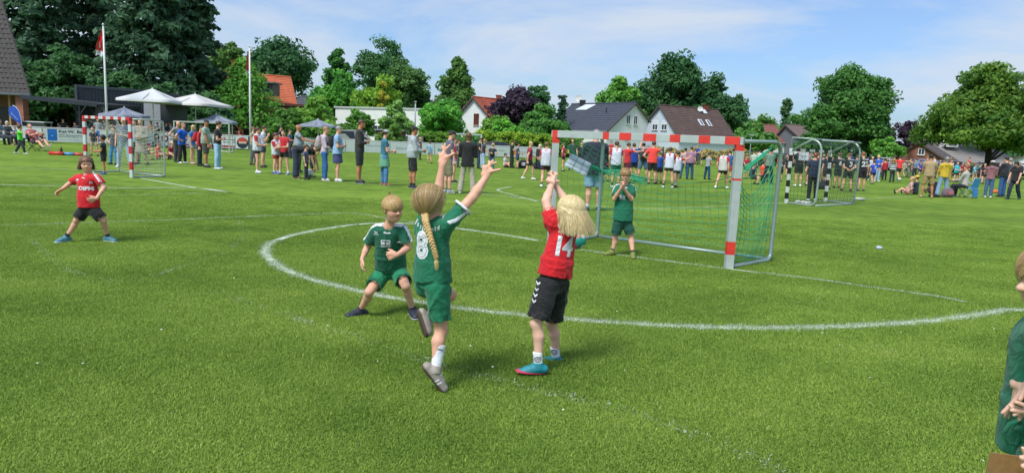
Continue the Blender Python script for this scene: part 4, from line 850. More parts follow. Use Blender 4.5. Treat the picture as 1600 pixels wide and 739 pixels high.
lb2 = ['white board behind the woman with the lilac hooded jacket', 'white board behind the man with folded arms', 'white board left of the man in the grey hooded sweater', 'white board behind the man with the dark cap', 'white board behind the woman in the black jacket', 'white board with orange square beside the man in black']
BD2 = []
for i in range(6):
    e = nrm(RP2[i + 1] - RP2[i]) * .04; BD2.append((board(RP2[i] + e, RP2[i + 1] - e, .1, .93, 'bfc9c6', lb2[i]), RP2[i]))
BD = BD2
bquad(5, 800, 806, .25, .75, paint('d8862c'), 'orange_square'); btext(4, 'Gartenbau Meyer', 760, 790, .6, .13, paint('7f8a90'), 0); btext(0, 'Elektro', 472, 505, .6, .15, paint('7f8a90'), 0); btext(2, 'Getraenke', 618, 650, .5, .16, paint('8f9aa0'), 0)
btext(3, 'brau', 684, 700, .5, .2, paint('3f7f80'), .03); btext(1, 'Malermeister', 572, 604, .62, .12, paint('8f9aa0'), 0); btext(5, 'Immobilien', 812, 850, .55, .14, paint('8f9aa0'), 0)
# ------------------------------------------------------------------ people
SK = {'fair': 'd9a78c', 'pale': 'e0b49c', 'tan': 'b9805f', 'brown': '8f5d42'}
HA = {'blond': 'b9a06c', 'dkblond': '97794f', 'brown': '4b3526', 'ltbrown': '6e5136', 'black': '1c1816', 'grey': '8d8a86', 'white': 'c9c2b4', 'red': '8a4a2a', 'pale': 'cdb98a'}
def frame(f, up):
    f = nrm(f); r = nrm(np.cross(f, up)); u = np.cross(r, f); return r, f, u
def add_hand(F, w, d, n, thumb, L, tips=None, curl=.25, fine=True, thumbdir=None):
    d = nrm(d); n = nrm(n - d * np.dot(n, d)); s = nrm(np.cross(d, n)) * thumb
    F.op(cap(w, w + d * .12 * L, .145 * L, .17 * L, (n, .75)), .01)
    F.op(cap(w + d * .18 * L + s * .06 * L, w + d * .42 * L + s * .1 * L, .15 * L, .155 * L, (n, .62)), .008)
    F.op(cap(w + d * .18 * L - s * .05 * L, w + d * .40 * L - s * .12 * L, .13 * L, .13 * L, (n, .62)), .008)
    lens = (.43, .48, .44, .34); rad = max(.060 * L, F.h * .9) if fine else max(.06 * L, F.h * .62)
    for i in range(4):
        o = 1.5 - i; b = w + d * (.47 - .02 * abs(o - .5)) * L + s * o * .135 * L
        if tips is not None:
            tp = tips[i + 1]; m = (b + tp) / 2 + n * .03 * L
            F.op(cap(b - d * .06 * L, m, rad * 1.12, rad * 1.02), .004); F.op(cap(m, tp, rad * 1.02, rad * .8), .003)
        else:
            fd = nrm(d + s * o * .07); p = b
            for j, q in enumerate((.42, .32, .26)):
                a = curl * (1.1 * j + .6) * (1 + .12 * i); dd = nrm(fd * math.cos(a) + n * math.sin(a)); p2 = p + dd * q * lens[i] * L
                F.op(cap(p, p2, rad * (1.12 - .1 * j), rad * (1.0 - .1 * j)), .003); p = p2
    b = w + d * .14 * L + s * .15 * L
    if tips is not None: m = lerp(b, tips[0], .5) + s * .03 * L; e = tips[0]
    else:
        td = nrm(d * .75 + s * .7 + n * .25) if thumbdir is None else thumbdir; m = b + td * .24 * L; e = m + nrm(td + d * .5) * .2 * L
    F.op(cap(b, m, rad * 1.5, rad * 1.25), .008); F.op(cap(m, e, rad * 1.2, rad * .9), .003)
def add_head(F, c, f, u, H, mouth=0., detail=True):
    r, f, u = frame(f, u); M = (r, f, u); A = lambda x, y, z: c + (r * x + f * y + u * z) * H
    F.op(ell(A(0, -.06, .13), M, np.array((.345, .42, .37)) * H), .02 * H)
    F.op(ell(A(0, .07, -.13), M, np.array((.28, .30, .36)) * H), .16 * H)
    F.op(ell(A(0, .16, -.37), M, np.array((.13, .15, .12)) * H), .16 * H)
    for s in (-1, 1): F.op(ell(A(.13 * s, .21, -.13), M, np.array((.13, .12, .13)) * H), .1 * H)
    F.op(cap(A(0, .33, .0), A(0, .425, -.10), .035 * H, .052 * H), .06 * H)
    for s in (-1, 1): F.op(ell(A(.045 * s, .37, -.115), M, np.array((.035, .04, .03)) * H), .03 * H)
    if detail:
        F.op(cap(A(-.14, .305, .075), A(.14, .305, .075), .05 * H), .09 * H)
        for s in (-1, 1): F.op(ell(A(.135 * s, .385, .005), M, np.array((.085, .085, .06)) * H), .06 * H, 's')
        if mouth > 0: F.op(ell(A(0, .38, -.245), M, np.array((.075, .13, mouth)) * H), .02 * H, 's')
        F.op(cap(A(-.06, .325, -.205 ), A(.06, .325, -.205), .028 * H), .04 * H)
        F.op(cap(A(-.05, .32, -.265 - mouth * .7), A(.05, .32, -.265 - mouth * .7), .03 * H), .04 * H)
    for s in (-1, 1):
        F.op(ell(A(.335 * s, -.04, -.02), M, np.array((.045, .09, .125)) * H), .03 * H)
        if detail: F.op(ell(A(.38 * s, -.015, .0), M, np.array((.03, .045, .07)) * H), .02 * H, 's')
def strands(root, base, c, f, u, H, n, color, mode, rad=.0012, seed=1, fall=.1, zend=-.5, zfront=.2, swing=(0,0,0), name='hair_strands', target=None, parent=None, lift=1.0):
    """thin locks combed over the scalp"""
    g = np.random.default_rng(seed); r, f, u = frame(f, u); M = np.array([r, f, u]); c0 = c + (-.06 * f + .13 * u) * H
    R = np.array((.345, .42, .37)) * H * (1.05 if mode == 'short' else 1.09) + .003
    vs, fs, tn = [], [], []; nseg = 9
    P = []
    while len(P) < n:
        v = g.normal(0, 1, 3); v /= np.linalg.norm(v)
        if v[2] < -.55: continue
        if v[1] > .35 and v[2] < .55 - .15 * (mode == 'short') : continue
        if mode != 'bob' and v[1] > .0 and v[2] < .05: continue
        P.append(v)
    for i_, v in enumerate(P):
        p = v * R; path = [p.copy()]; part = .12; nseg = 14 if mode == 'bob' else 9
        if mode == 'bob': dv = np.array((v[0] * .9 + .12 * np.sign(v[0] - part), -.35 - .2 * v[1], -1.0))
        elif mode == 'short': dv = np.array((v[0] * .35 + .25, .9 * (1 if v[2] > .2 else .1), -.45 if v[2] > .2 else -1.0))
        elif mode == 'braid': dv = None
        L = {'short': .055 + .03 * g.random(), 'bob': fall * (.85 + .3 * g.random()), 'braid': .3}[mode]
        st = L / nseg; jit = g.normal(0, .12, 3); free = False
        for k in range(nseg):
            if mode == 'braid':
                d = (target - (c0 + p @ M)) @ M.T; dist = np.linalg.norm(d)
                if dist < .02: break
                st = min(.035, dist / (nseg - k)) * 1.1; d = d / dist
                nn = p / R ** 2; nn /= np.linalg.norm(nn); d = d - nn * max(0, -(-np.dot(d, nn))) * 0 ; dd = d + jit * .25
                if np.dot(d, nn) < 0: dd = d - nn * np.dot(d, nn)
                dd = dd / np.linalg.norm(dd)
            else:
                dd = dv + jit; nn = p / R ** 2; nn /= np.linalg.norm(nn)
                if mode == 'bob' and (M.T @ p)[2] < 0.0 * H: free = True
                if free:
                    gl = M @ (np.array((0, 0, -1.0)) + np.array(swing)); dd = gl * (.9) + nn * .14 + jit * .8
                else:
                    dd = dv - nn * np.dot(dv, nn); dd = dd / (np.linalg.norm(dd) + 1e-6) + jit * (.45 if mode == 'bob' else .9); dd = dd - nn * np.dot(dd, nn) + nn * (.10 if mode == 'short' else 0)
                dd = dd / np.linalg.norm(dd)
            p = p + dd * st
            if mode == 'bob' and k > 1:
                zl = (M.T @ p)[2] / H + .13; frontish = v[1] > .25
                if zl < (zfront if frontish else zend) + .16 * math.sin(i_ * 12.9898) : path.append(p.copy()); break
            if not free and mode != 'short' or mode == 'braid':
                q = np.linalg.norm(p / R)
                if q < 1.0 or not free: p = p / q * (1.0 + .012 * g.random()) if (mode != 'braid' or q < 1) else p
            elif mode == 'short':
                q = np.linalg.norm(p / R); p = p / q * max(1.0, min(q, 1.0 + .1 * lift))
            path.append(p.copy())
        Wp = [c0 + q @ M for q in path]; n0 = len(vs); prev = None
        for i, q in enumerate(Wp):
            d = nrm(Wp[min(i + 1, len(Wp) - 1)] - Wp[max(i - 1, 0)]); x = nrm(np.cross(d, nrm(q - c))); y = np.cross(x, d)
            rr = rad * (1.25 - .9 * i / len(Wp)) 
            vs += [q + x * rr * 1.6, q + y * rr, q - x * rr * 1.6]
        for i in range(len(Wp) - 1):
            a = n0 + i * 3; fs += [(a, a + 1, a + 4, a + 3), (a + 1, a + 2, a + 5, a + 4)]
        t = g.random(); tn += [t] * ((len(Wp) - 1) * 2)
    o = mesh_np(name, vs, fs, strand_mat(color), parent, True, base, tone=tn); o['kind'] = 'stuff'; return o
def strand_mat(c):
    key = ('strand', c)
    if key in MATS: return MATS[key]
    m = bpy.data.materials.new('hair_strand'); m.use_nodes = True; t = m.node_tree; p = t.nodes['Principled BSDF']; c = np.array(srgb(c))
    a = NN(t, 'ShaderNodeAttribute', attribute_name='tone'); r = NN(t, 'ShaderNodeValToRGB'); t.links.new(a.outputs['Fac'], r.inputs[0])
    r.color_ramp.elements[0].color = (*(c * .62), 1); r.color_ramp.elements[1].color = (*np.minimum(c * 1.3, .9), 1)
    t.links.new(r.outputs[0], p.inputs['Base Color']); p.inputs['Roughness'].default_value = .42; MATS[key] = m; return m

def figure(J, o):
    """J: joints (world). o: options. Returns the thing's Empty. One continuous body, clothing and hair as children."""
    H = o['H']; h = o.get('h', .02); k = H / 1.75; fat = o.get('fat', 1.0); child = H < 1.45
    lk = k * (.95 if child else 1.0) * fat; base = J['base']; sk = o.get('skin', 'fair'); skm = skin(SK.get(sk, sk))
    root = empty('person', base, o['label'], o.get('cat', 'person'), o.get('group'))
    hc, hf, hu = J['hc'], nrm(J['hf']), nrm(J['hu']); HH = J.get('HH', (.155 if child else .13) * H)
    nb, pel, tf = J['nb'], J['pel'], nrm(J['tf']); up = nrm(nb - pel); rt = nrm(np.cross(tf, up)); tf = np.cross(up, rt)
    TL = np.linalg.norm(nb - pel); ch = pel + up * TL * .72; near = h < .012
    aS, aE, aW, tH, tK, cA = .05 * lk, .042 * lk, .027 * lk, .085 * lk, .056 * lk, .034 * lk
    cw, ww, hw = J.get('cw', .165) * lk, J.get('ww', .14) * lk, J.get('hw', .155) * lk
    fem = o.get('fem', False)
    if fem: ww *= .88; hw *= 1.05; cw *= .92
    belly = o.get('belly', 0)
    P = [J[q] for q in ('hc', 'nb', 'pel', 'sL', 'sR', 'eL', 'eR', 'wL', 'wR', 'hL', 'hR', 'kL', 'kR', 'aL', 'aR')]
    P += [J['aL'] + J['tL'] * .14 * k, J['aR'] + J['tR'] * .14 * k]
    for sd_ in ('L', 'R'):
        P.append(J['w' + sd_] + nrm(J.get('hd' + sd_, J['w' + sd_] - J['e' + sd_])) * .12 * H)
    lo, hi = _bb(P, .14 * H * .8)
    F = Fd(lo, hi, h)
    F.op(cap(pel + up * .02 * k, ch, hw * .92, cw * .95, (tf, .66)), 0)
    F.op(cap(lerp(pel, nb, .3), lerp(pel, nb, .5), ww, ww, (tf, .7)), .04 * k)
    F.op(cap(J['sL'], J['sR'], .055 * lk), .05 * k)
    F.op(cap(lerp(J['sL'], nb, .4), nb + up * .01, .045 * lk), .03); F.op(cap(lerp(J['sR'], nb, .4), nb + up * .01, .045 * lk), .03)
    hb = hc - hu * HH * .28 - hf * HH * .1
    F.op(cap(nb - up * .02 * k, hb, .058 * lk * J.get('nk', 1), .052 * lk * J.get('nk', 1)), .03 * k)
    for s in ('L', 'R'):
        S, E, Wp = J['s' + s], J['e' + s], J['w' + s]
        F.op(cap(S, E, aS, aE), .03 * k); m = lerp(E, Wp, .35); F.op(cap(E, m, aE, aE * .98), .012 * k); F.op(cap(m, Wp, aE * .98, aW), .015 * k)
        hp, K, A = J['h' + s], J['k' + s], J['a' + s]
        F.op(cap(hp, K, tH, tK), .04 * k)
        if near: kf = nrm(nrm(K - hp) - nrm(A - K) + tf * .35); F.op(cap(K + kf * .022 * k, K + kf * .018 * k + nrm(A - K) * .02 * k, tK * .62, tK * .55), .03 * k)
        sh = nrm(A - K); bk = -nrm(J['t' + s] - sh * np.dot(J['t' + s], sh)) if np.linalg.norm(np.cross(J['t' + s], sh)) > .1 else -tf
        m = lerp(K, A, .3) + bk * .016 * k; F.op(cap(K, m, tK * .92, tK * .98), .02 * k); F.op(cap(m, A, tK * .96, cA), .02 * k)
        t = nrm(J['t' + s]); fn_ = J['sn' + s] if 'sn' + s in J else nrm(sh - t * np.dot(sh, t)); F.op(cap(A, A + t * .10 * k + fn_ * .045 * k, cA * .85, cA * .5), .01)
        hd = nrm(J.get('hd' + s, Wp - E)); n_ = J.get('hn' + s)
        if n_ is None:
            n_ = (pel + up * .2 * k) - Wp; n_ = n_ if np.linalg.norm(np.cross(hd, nrm(n_))) > .2 else tf
        th = 1 if s == 'R' else -1
        if 'th' + s in J: th = J['th' + s]
        else:                                # thumb side: forwards/up
            sv = np.cross(hd, nrm(n_ - hd * np.dot(n_, hd))); th = 1 if np.dot(sv, tf + V(0, 0, .6)) > 0 else -1
        add_hand(F, Wp, hd, n_, th, J.get('hand', .108) * H, J.get('tips' + s), J.get('curl' + s, .35), near)
    add_head(F, hc, hf, hu, HH, o.get('mouth', 0), h < .0235)
    body = field_obj(F, 'body', skm, root, base)
    if near: body.modifiers[0].ratio = .42
    r_, f_, u_ = frame(hf, hu); A_ = lambda x, y, z: hc + (r_ * x + f_ * y + u_ * z) * HH
    # eyes, brows, lips
    if near and o.get('face', True):
        for s in (-1, 1):
            e = Fd(A_(.13 * s - .1, .2, -.1) - .02, A_(.13 * s + .1, .4, .1) + .02, .0016 if h < .007 else .003); q = e
            q.op(ell(A_(.135 * s, .275, .005), (r_, f_, u_), np.array((.066, .05, .042)) * HH)); field_obj(e, 'eye', mat('eye_white', (.42, .38, .35), .3, var=0), root, base)
            gz = J.get('gaze', 0); e = Fd(A_(.13 * s, .3, 0) - .02, A_(.13 * s, .3, 0) + .02, .0014 if h < .007 else .002)
            e.op(ell(A_(.135 * s + gz, .312, .005), (r_, f_, u_), np.array((.025, .02, .027)) * HH)); field_obj(e, 'iris', mat('iris', '2b2a2c', .2, var=0), root, base)
            e = Fd(A_(.13 * s, .36, .1) - .03, A_(.13 * s, .36, .1) + .03, .002 if h < .007 else .003)
            e.op(cap(A_(.07 * s, .352, .095), A_(.21 * s, .30, .105), .016 * HH, .010 * HH)); field_obj(e, 'eyebrow', hairm(HA.get(o.get('brow', 'ltbrown'), '6e5136')), root, base)
        mo = o.get('mouth', 0)
        e = Fd(A_(0, .35, -.24) - .035, A_(0, .35, -.24) + .035, .0018 if h < .007 else .003)
        if mo: e.op(cap(A_(-.065, .335, -.212), A_(.065, .335, -.212), .017 * HH)); e.op(cap(A_(-.05, .335, -.262 - mo), A_(.05, .335, -.262 - mo), .02 * HH), .004)
        else: e.op(cap(A_(-.055, .338, -.218), A_(.055, .338, -.218), .017 * HH)); e.op(cap(A_(-.045, .335, -.25), A_(.045, .335, -.25), .02 * HH), .004)
        field_obj(e, 'lips', skin('b86a5c'), root, base)
        if mo:
            e = Fd(A_(0, .3, -.24) - .03, A_(0, .3, -.24) + .03, .002); e.op(ell(A_(0, .27, -.24), (r_, f_, u_), np.array((.07, .06, mo)) * HH)); field_obj(e, 'mouth', mat('mouth', '4a1614', .4, var=0), root, base)
    wa = o.get('wr', .004 * k) ; seed = o.get('seed', 1)
    out = {'root': root, 'body': body}
    sc_ = max(h, .004)
    # lower garment
    lw = o.get('lower'); 
    if lw:
        kind, colr = lw[0], lw[1]; F = Fd(lo, hi, h); loose = lw[2] if len(lw) > 2 else (.028 if kind in ('shorts', 'skirt') else .012)
        loose *= k
        if kind in ('trousers', 'jeans', 'flared'): loose = max(loose, .019 * k)
        waist = pel + up * .09 * k
        F.op(cone(pel - up * .05 * k, waist, hw + .012 * k, ww * .98 + .014 * k, (tf, .72)), 0)
        F.op(cap(J['hL'], J['hR'], tH + .012 * k), .03 * k)
        if kind in ('shorts', 'trousers', 'jeans', 'flared'):
            fr = lw[3] if len(lw) > 3 else .62
            for s in ('L', 'R'):
                hp, K, A = J['h' + s], J['k' + s], J['a' + s]
                if kind == 'shorts':
                    e = lerp(hp, K, fr); re = tH * (1 - fr) + tK * fr + loose
                    F.op(cap(hp, lerp(hp, e, .5), tH + .012 * k, tH * .95 + loose * .6), .03 * k); F.op(cone(lerp(hp, e, .1), e, tH + .008 * k, re), .02 * k)
                else:
                    fl = .03 * k if kind == 'flared' else 0
                    F.op(cap(hp, K, tH + .012 * k, tK + loose), .03 * k); F.op(cone(lerp(K, hp, .05), lerp(A, K, .03) + nrm(A - K) * .015 * k, tK + loose, cA * 1.15 + loose * 1.4 + fl), .02 * k)
                    F.op(cap(K, lerp(K, A, .3), tK + loose + .003 * k), .02 * k)
            if kind == 'shorts' and near:
                for s in ('L', 'R'):
                    hp, K = J['h' + s], J['k' + s]; e = lerp(hp, K, fr); re = tH * (1 - fr) + tK * fr + loose
                    F.op(cap(lerp(e, hp, .12), e + nrm(e - hp) * .05 * k, re - .008, re - .004), 0, 's')
        elif kind in ('skirt', 'dress'):
            fr = lw[3] if len(lw) > 3 else .8; e = lerp((J['hL'] + J['hR']) / 2, (J['kL'] + J['kR']) / 2, fr)
            F.op(cone(pel, e, hw + .02 * k, hw + loose + .02 * k, (tf, .75)), .04 * k)
        F.disp(wrinkle(wa * 1.3, 16 / k, seed + 5, (1, 1, .5)), .03 * k)
        cm = cloth(colr) if kind != 'jeans' else mat('denim', colr, .9, var=.22, scale=9, bump=.4, bscale=120, bd=.003)
        out['lower'] = field_obj(F, {'flared': 'trousers'}.get(kind, kind), cm, root, base)
    # upper garment
    uw = o.get('upper')
    if uw:
        kind, colr = uw[0], uw[1]; F = Fd(lo, hi, h); hem = o.get('hem', .04); lz = o.get('loose', .016) * k
        hp_ = pel - up * hem * k; hr = max(hw, cw * .95) + lz * 1.5 + belly * .5
        F.op(cone(hp_, lerp(hp_, ch, .5), hr, ww + lz * 1.5 + .006 * k + belly, (tf, .74)), 0)
        F.op(cap(lerp(hp_, ch, .5), lerp(ch, nb, -.12), ww + lz * 1.45 + .004 * k + belly, cw + lz * .35, (tf, .74)), .02 * k)
        if fem: 
            for s in (-1, 1): F.op(ell(ch + tf * .085 * k + rt * s * .07 * k - up * .02 * k, (rt, tf, up), np.array((.07, .06, .07)) * k), .04 * k)
        if belly: F.op(ell(lerp(pel, nb, .35) + tf * .06 * k, (rt, tf, up), np.array((.15, .13 + belly, .16)) * k), .05 * k)
        F.op(cap(lerp(J['sL'], nb, .1) - up * .01 * k, lerp(J['sR'], nb, .1) - up * .01 * k, .062 * lk + lz * .4), .10 * k)
        F.op(cap(lerp(J['sL'], nb, .35), nb - up * .012 * k, .055 * lk), .06 * k); F.op(cap(lerp(J['sR'], nb, .35), nb - up * .012 * k, .055 * lk), .06 * k)
        slf = {'tee': .55, 'long': 1.6, 'tank': 0, 'hood': 1.6, 'jacket': 1.6}.get(kind, .55)
        if 'sleeve' in o: slf = o['sleeve']
        for s in ('L', 'R'):
            S, E, Wp = J['s' + s], J['e' + s], J['w' + s]
            if slf > 1:
                F.op(cap(S, E, aS + lz * .8, aE + lz * .7), .025 * k); e = lerp(E, Wp, min(.97, (slf - 1) * 1.6)); F.op(cone(lerp(E, e, -.02), e, aE + lz * .6, aW + lz * .7), .02 * k); F.op(cap(E, E, aE + lz * .7), .01)
            elif slf > 0:
                e = lerp(S, E, slf); rs = aS * (1 - slf) + aE * slf + lz * (1.1 if child else .7)
                F.op(cap(S, lerp(S, e, .35), aS + lz * .35, aS + lz * .5), .03 * k); F.op(cone(S, e, aS + lz * .4, rs), .02 * k)
                if near: F.op(cap(lerp(e, S, .1), e + nrm(E - S) * .04 * k, rs - .007, rs - .003), 0, 's')
        F.op(cap(nb + up * .012 * k + tf * .012 * k, nb + up * .10 * k + tf * .02 * k, (.061 if kind in ('tee', 'tank') else .055) * lk * J.get('nk', 1)), .01 * k, 's')
        if near: F.op(cone(hp_ - up * .02 * k, hp_ + up * .03 * k, hr - .008, hr - .014, (tf, .74)), 0, 's')
        F.disp(wrinkle(wa * 1.2, 11 / k, seed, (1, 1, .6)), .03 * k)
        if near: F.disp(wrinkle(wa * .5, 30 / k, seed + 3, (1, .6, 1)), .03 * k)
        nm = {'tee': 'shirt', 'tank': 'top', 'long': 'sweater', 'hood': 'hooded_sweater', 'jacket': 'jacket'}[kind]
        out['upper'] = field_obj(F, nm, cloth(colr), root, base)
        if kind == 'hood':
            F = Fd(nb - .2 * k, nb + .2 * k, h); F.op(cap(nb - tf * .07 * k + rt * .06 * k - up * .01 * k, nb - tf * .07 * k - rt * .06 * k - up * .01 * k, .055 * k), 0); F.op(ell(nb - tf * .09 * k - up * .06 * k, (rt, tf, up), np.array((.09, .05, .09)) * k), .04 * k)
            F.disp(wrinkle(wa, 18, 3), .02); field_obj(F, 'hood', cloth(colr), root, base)
    if 'waist' in o:
        F = Fd(lo, hi, h); F.op(cone(pel + up * .10 * k, lerp(J['hL'], J['kL'], .75) * .5 + lerp(J['hR'], J['kR'], .75) * .5, ww + .035 * k, hw + .06 * k, (tf, .8))); F.disp(wrinkle(.012, 12, 5), .03); field_obj(F, 'tied_cloth', cloth('5f9a7c'), root, base)
    if 'bib' in o:
        F = Fd(lo, hi, h); F.op(cone(pel - up * .05 * k, lerp(ch, nb, .55), hw + .05 * k, cw + .035 * k, (tf, .8)), 0); F.op(cap(lerp(J['sL'], nb, .45), lerp(J['sR'], nb, .45), .07 * lk + .02 * k, None, (tf, 1.05)), .04 * k)
        F.op(cap(nb, hb, .06 * k), .01, 's')
        for s in ('L', 'R'): F.op(cap(J['s' + s], J['e' + s], .062 * k), .01, 's')
        F.disp(wrinkle(wa * 1.6, 10 / k, seed + 9, (1, 1, .5)), .03); field_obj(F, 'training_bib', cloth(o['bib']), root, base)
    # socks, shoes
    for s in ('L', 'R'):
        A, K, t = J['a' + s], J['k' + s], nrm(J['t' + s]); sh = nrm(A - K)
        so_ = o.get('sock' + s, o.get('sock'))
        if so_ and not (lw and lw[0] in ('trousers', 'jeans', 'flared')):
            F = Fd(*_bb([lerp(A, K, so_[1]), A + t * .04], .07 * k + .02), h); rr = tK * .98
            e = lerp(A, K, so_[1]); m = lerp(K, A, .3); tt = np.clip((1 - so_[1] - .3) / .7, 0, 1)
            F.op(cone(e, A + sh * .02 * k, tK * .96 * (1 - tt) + cA * tt + .005 * k, cA + .006 * k), 0); F.op(cap(A, A + t * .03 * k + sh * .02 * k, cA + .006 * k), .01)
            out['sock' + s] = field_obj(F, 'sock', cloth(so_[0]), root, base)
        sc = o.get('shoe', '222222'); sole_c = o.get('sole', 'd8d8d4')
        if sc:
            n = sh - t * np.dot(sh, t) if 'sn' + s not in J else J['sn' + s]; n = nrm(n); sd2 = np.cross(t, n); fl = (.155 * k if not child else .20 * k) * J.get('fl' + s, 1)
            heel = A - t * (.058 if child else .045) * k + n * .038 * k; ball = A + t * (fl - .04 * k) + n * .05 * k; gp_ = A + n * .078 * k
            F = Fd(*_bb([heel, ball, A - n * .03 * k], .09 * k), max(h * .8, .0035))
            F.op(cap(heel, ball, .046 * k, .045 * k, (n, .85)), 0); F.op(cap(A + n * .012 * k, A + t * .10 * k + n * .034 * k, .047 * k, .040 * k), .03 * k)
            F.op(cone(A - sh * .03 * k, A + sh * .03 * k, .047 * k, .048 * k), .015 * k)
            F.op(cap(A - sh * .05 * k, A - sh * .005 * k, .034 * k, .032 * k), 0, 's')
            F.plane(gp_ - n * .016 * k, n)
            sho = field_obj(F, 'shoe', mat('shoe', sc, .6, var=.2, scale=25, bump=.3, bscale=80, bd=.003), root, base)
            out['shoe' + s] = sho
            if h < .0235 and sho:
                F = Fd(*_bb([heel, ball], .08 * k), max(h * .7, .003)); F.op(cap(heel, ball, .050 * k, .050 * k, (n, .95)), 0); F.plane(gp_, n); F.plane(gp_ - n * .02 * k, -n)
                field_obj(F, 'sole', mat('sole', sole_c, .7, var=.1), sho, base)
                if h < .008:
                    M_ = MB()
                    for q in range(4):
                        c_ = A + t * (.045 + q * .02) * k + n * (.0 + q * .008) * k; M_.tube([c_ + sd2 * .026 * k, c_ - n * .014 * k + t * .004, c_ - sd2 * .026 * k], .003 * k, 5)
                    M_.build('laces', mat('laces', o.get('lace', 'd8d8d8'), .8), sho, base, True)
    # hair
    hs = o.get('hair', ('short', 'brown')); hm = hairm(HA.get(hs[1], hs[1]))
    if hs[0] != 'none':
        F = Fd(hc - HH * 1.1 - (V(0, 0, .3 * k) if hs[0] in ('long', 'pony', 'bob') else 0), hc + HH * 1.1, min(h * .85, .020) if h > .0075 else max(h, .005))
        M3 = (r_, f_, u_); sc = {'buzz': 1.03, 'bald': 1.0, 'short': 1.06}.get(hs[0], 1.09)
        F.op(ell(A_(0, -.075, .14), M3, np.array((.345, .42, .37)) * HH * sc + .003), 0)
        F.op(ell(A_(0, .36, -.16), M3, np.array((.40, .36, .38)) * HH), .05 * HH, 's')     # open face
        if hs[0] in ('short', 'buzz', 'bald'):
            F.plane(A_(0, -.1, -.12), nrm(-u_ - f_ * -.25 + 0 * f_))
            for s in (-1, 1): F.op(ell(A_(.4 * s, .0, -.04), M3, np.array((.14, .12, .16)) * HH), .02 * HH, 's')
        if hs[0] == 'mop':
            for s in (-1, 1): F.op(cap(A_(.27 * s, -.02, .12), A_(.29 * s, -.08, -.12), .12 * HH, .08 * HH), .08 * HH)
            F.op(cap(A_(0, -.32, 0), A_(0, -.3, -.3), .16 * HH, .12 * HH, (f_, .7)), .1 * HH)
            F.op(ell(A_(0, .24, .30), M3, np.array((.24, .12, .13)) * HH), .08 * HH)
        dn = lerp(-u_, V(0, 0, -1), .6)
        if hs[0] in ('long', 'bob'):
            Lh = (1.15 if hs[0] == 'long' else .55) * HH
            F.op(cap(A_(0, -.26, .05), A_(0, -.28, -.1) + dn * Lh * .6, .27 * HH, .24 * HH, (f_, .55)), .1 * HH)
            for s in (-1, 1): F.op(cap(A_(.28 * s, -.06, .05), A_(.29 * s, -.1, -.15) + dn * Lh * .5, .12 * HH, .09 * HH), .1 * HH)
            if hs[0] == 'long': F.op(cap(A_(0, -.28, -.2), A_(0, -.30, -.1) + dn * Lh, .24 * HH, .15 * HH, (f_, .4)), .08 * HH)
        if hs[0] == 'pony':
            p0 = A_(0, -.44, .12); F.op(cap(p0, p0 - f_ * .1 * HH, .08 * HH), .03 * HH); F.op(cap(p0 - f_ * .1 * HH, p0 - f_ * .2 * HH + dn * .75 * HH, .09 * HH, .04 * HH), .04 * HH)
            F.op(cap(p0 - f_ * .14 * HH, p0 - f_ * .19 * HH + dn * .4 * HH, .1 * HH, .1 * HH), .04 * HH)
        if hs[0] == 'bun': F.op(ell(A_(0, -.42, .35), M3, np.array((.14, .14, .14)) * HH), .04 * HH)
        F.disp(wrinkle(.035 * HH, 4.5 / HH, seed + 20, (1, 1, .5)), .03)
        if hs[0] not in ('bald',): out['hair'] = field_obj(F, 'hair', hm, root, base)
    if 'cap' in o:
        F = Fd(hc - HH * 1.1, hc + HH * 1.1, min(h, .012)); F.op(ell(A_(0, -.06, .16), (r_, f_, u_), np.array((.38, .45, .38)) * HH + .004)); F.plane(A_(0, 0, .16), -u_)
        F.op(cap(A_(0, .25, .19), A_(0, .52, .15), .26 * HH, .24 * HH, (u_, .12)), .01)
        field_obj(F, 'cap', cloth(o['cap']), root, base)
    return out

# ------------------------------------------------------------------ poses (x = the person's right, y = forward, z = up)
ARMS = {'down': ((.13, .02, -1), (.05, .16, -1)), 'crossed': ((.12, .18, -1), (-.8, .55, .12)), 'front': ((.1, .2, -1), (-.5, .8, -.1)),
        'phone': ((.12, .45, -.9), (-.35, .6, .8)), 'hips': ((.62, -.2, -.8), (-.62, .4, -.45)), 'up': ((.35, .3, .9), (.1, .25, .95)),
        'side': ((.95, .15, .05), (.95, .2, .12)), 'pocket': ((.26, -.12, -.95), (-.12, .3, -.9)), 'point': ((.3, .9, -.1), (.0, 1, .12)),
        'behind': ((.25, -.3, -.95), (-.75, -.25, -.35)), 'reach': ((.1, .75, -.6), (0, .9, -.15)), 'face': ((.05, .4, -.9), (-.45, .3, .9)),
        'swf': ((.15, .45, -.85), (-.1, .75, -.3)), 'swb': ((.2, -.5, -.8), (.05, -.05, -1)), 'hang': ((.1, .3, -1), (0, .3, -1)), 'chin': ((.1, .3, -.9), (-.5, .5, .7)),
        'neckhug': ((.9, .1, .15), (.75, .45, .35)), 'lap': ((.1, .45, -.9), (-.25, .9, -.1))}
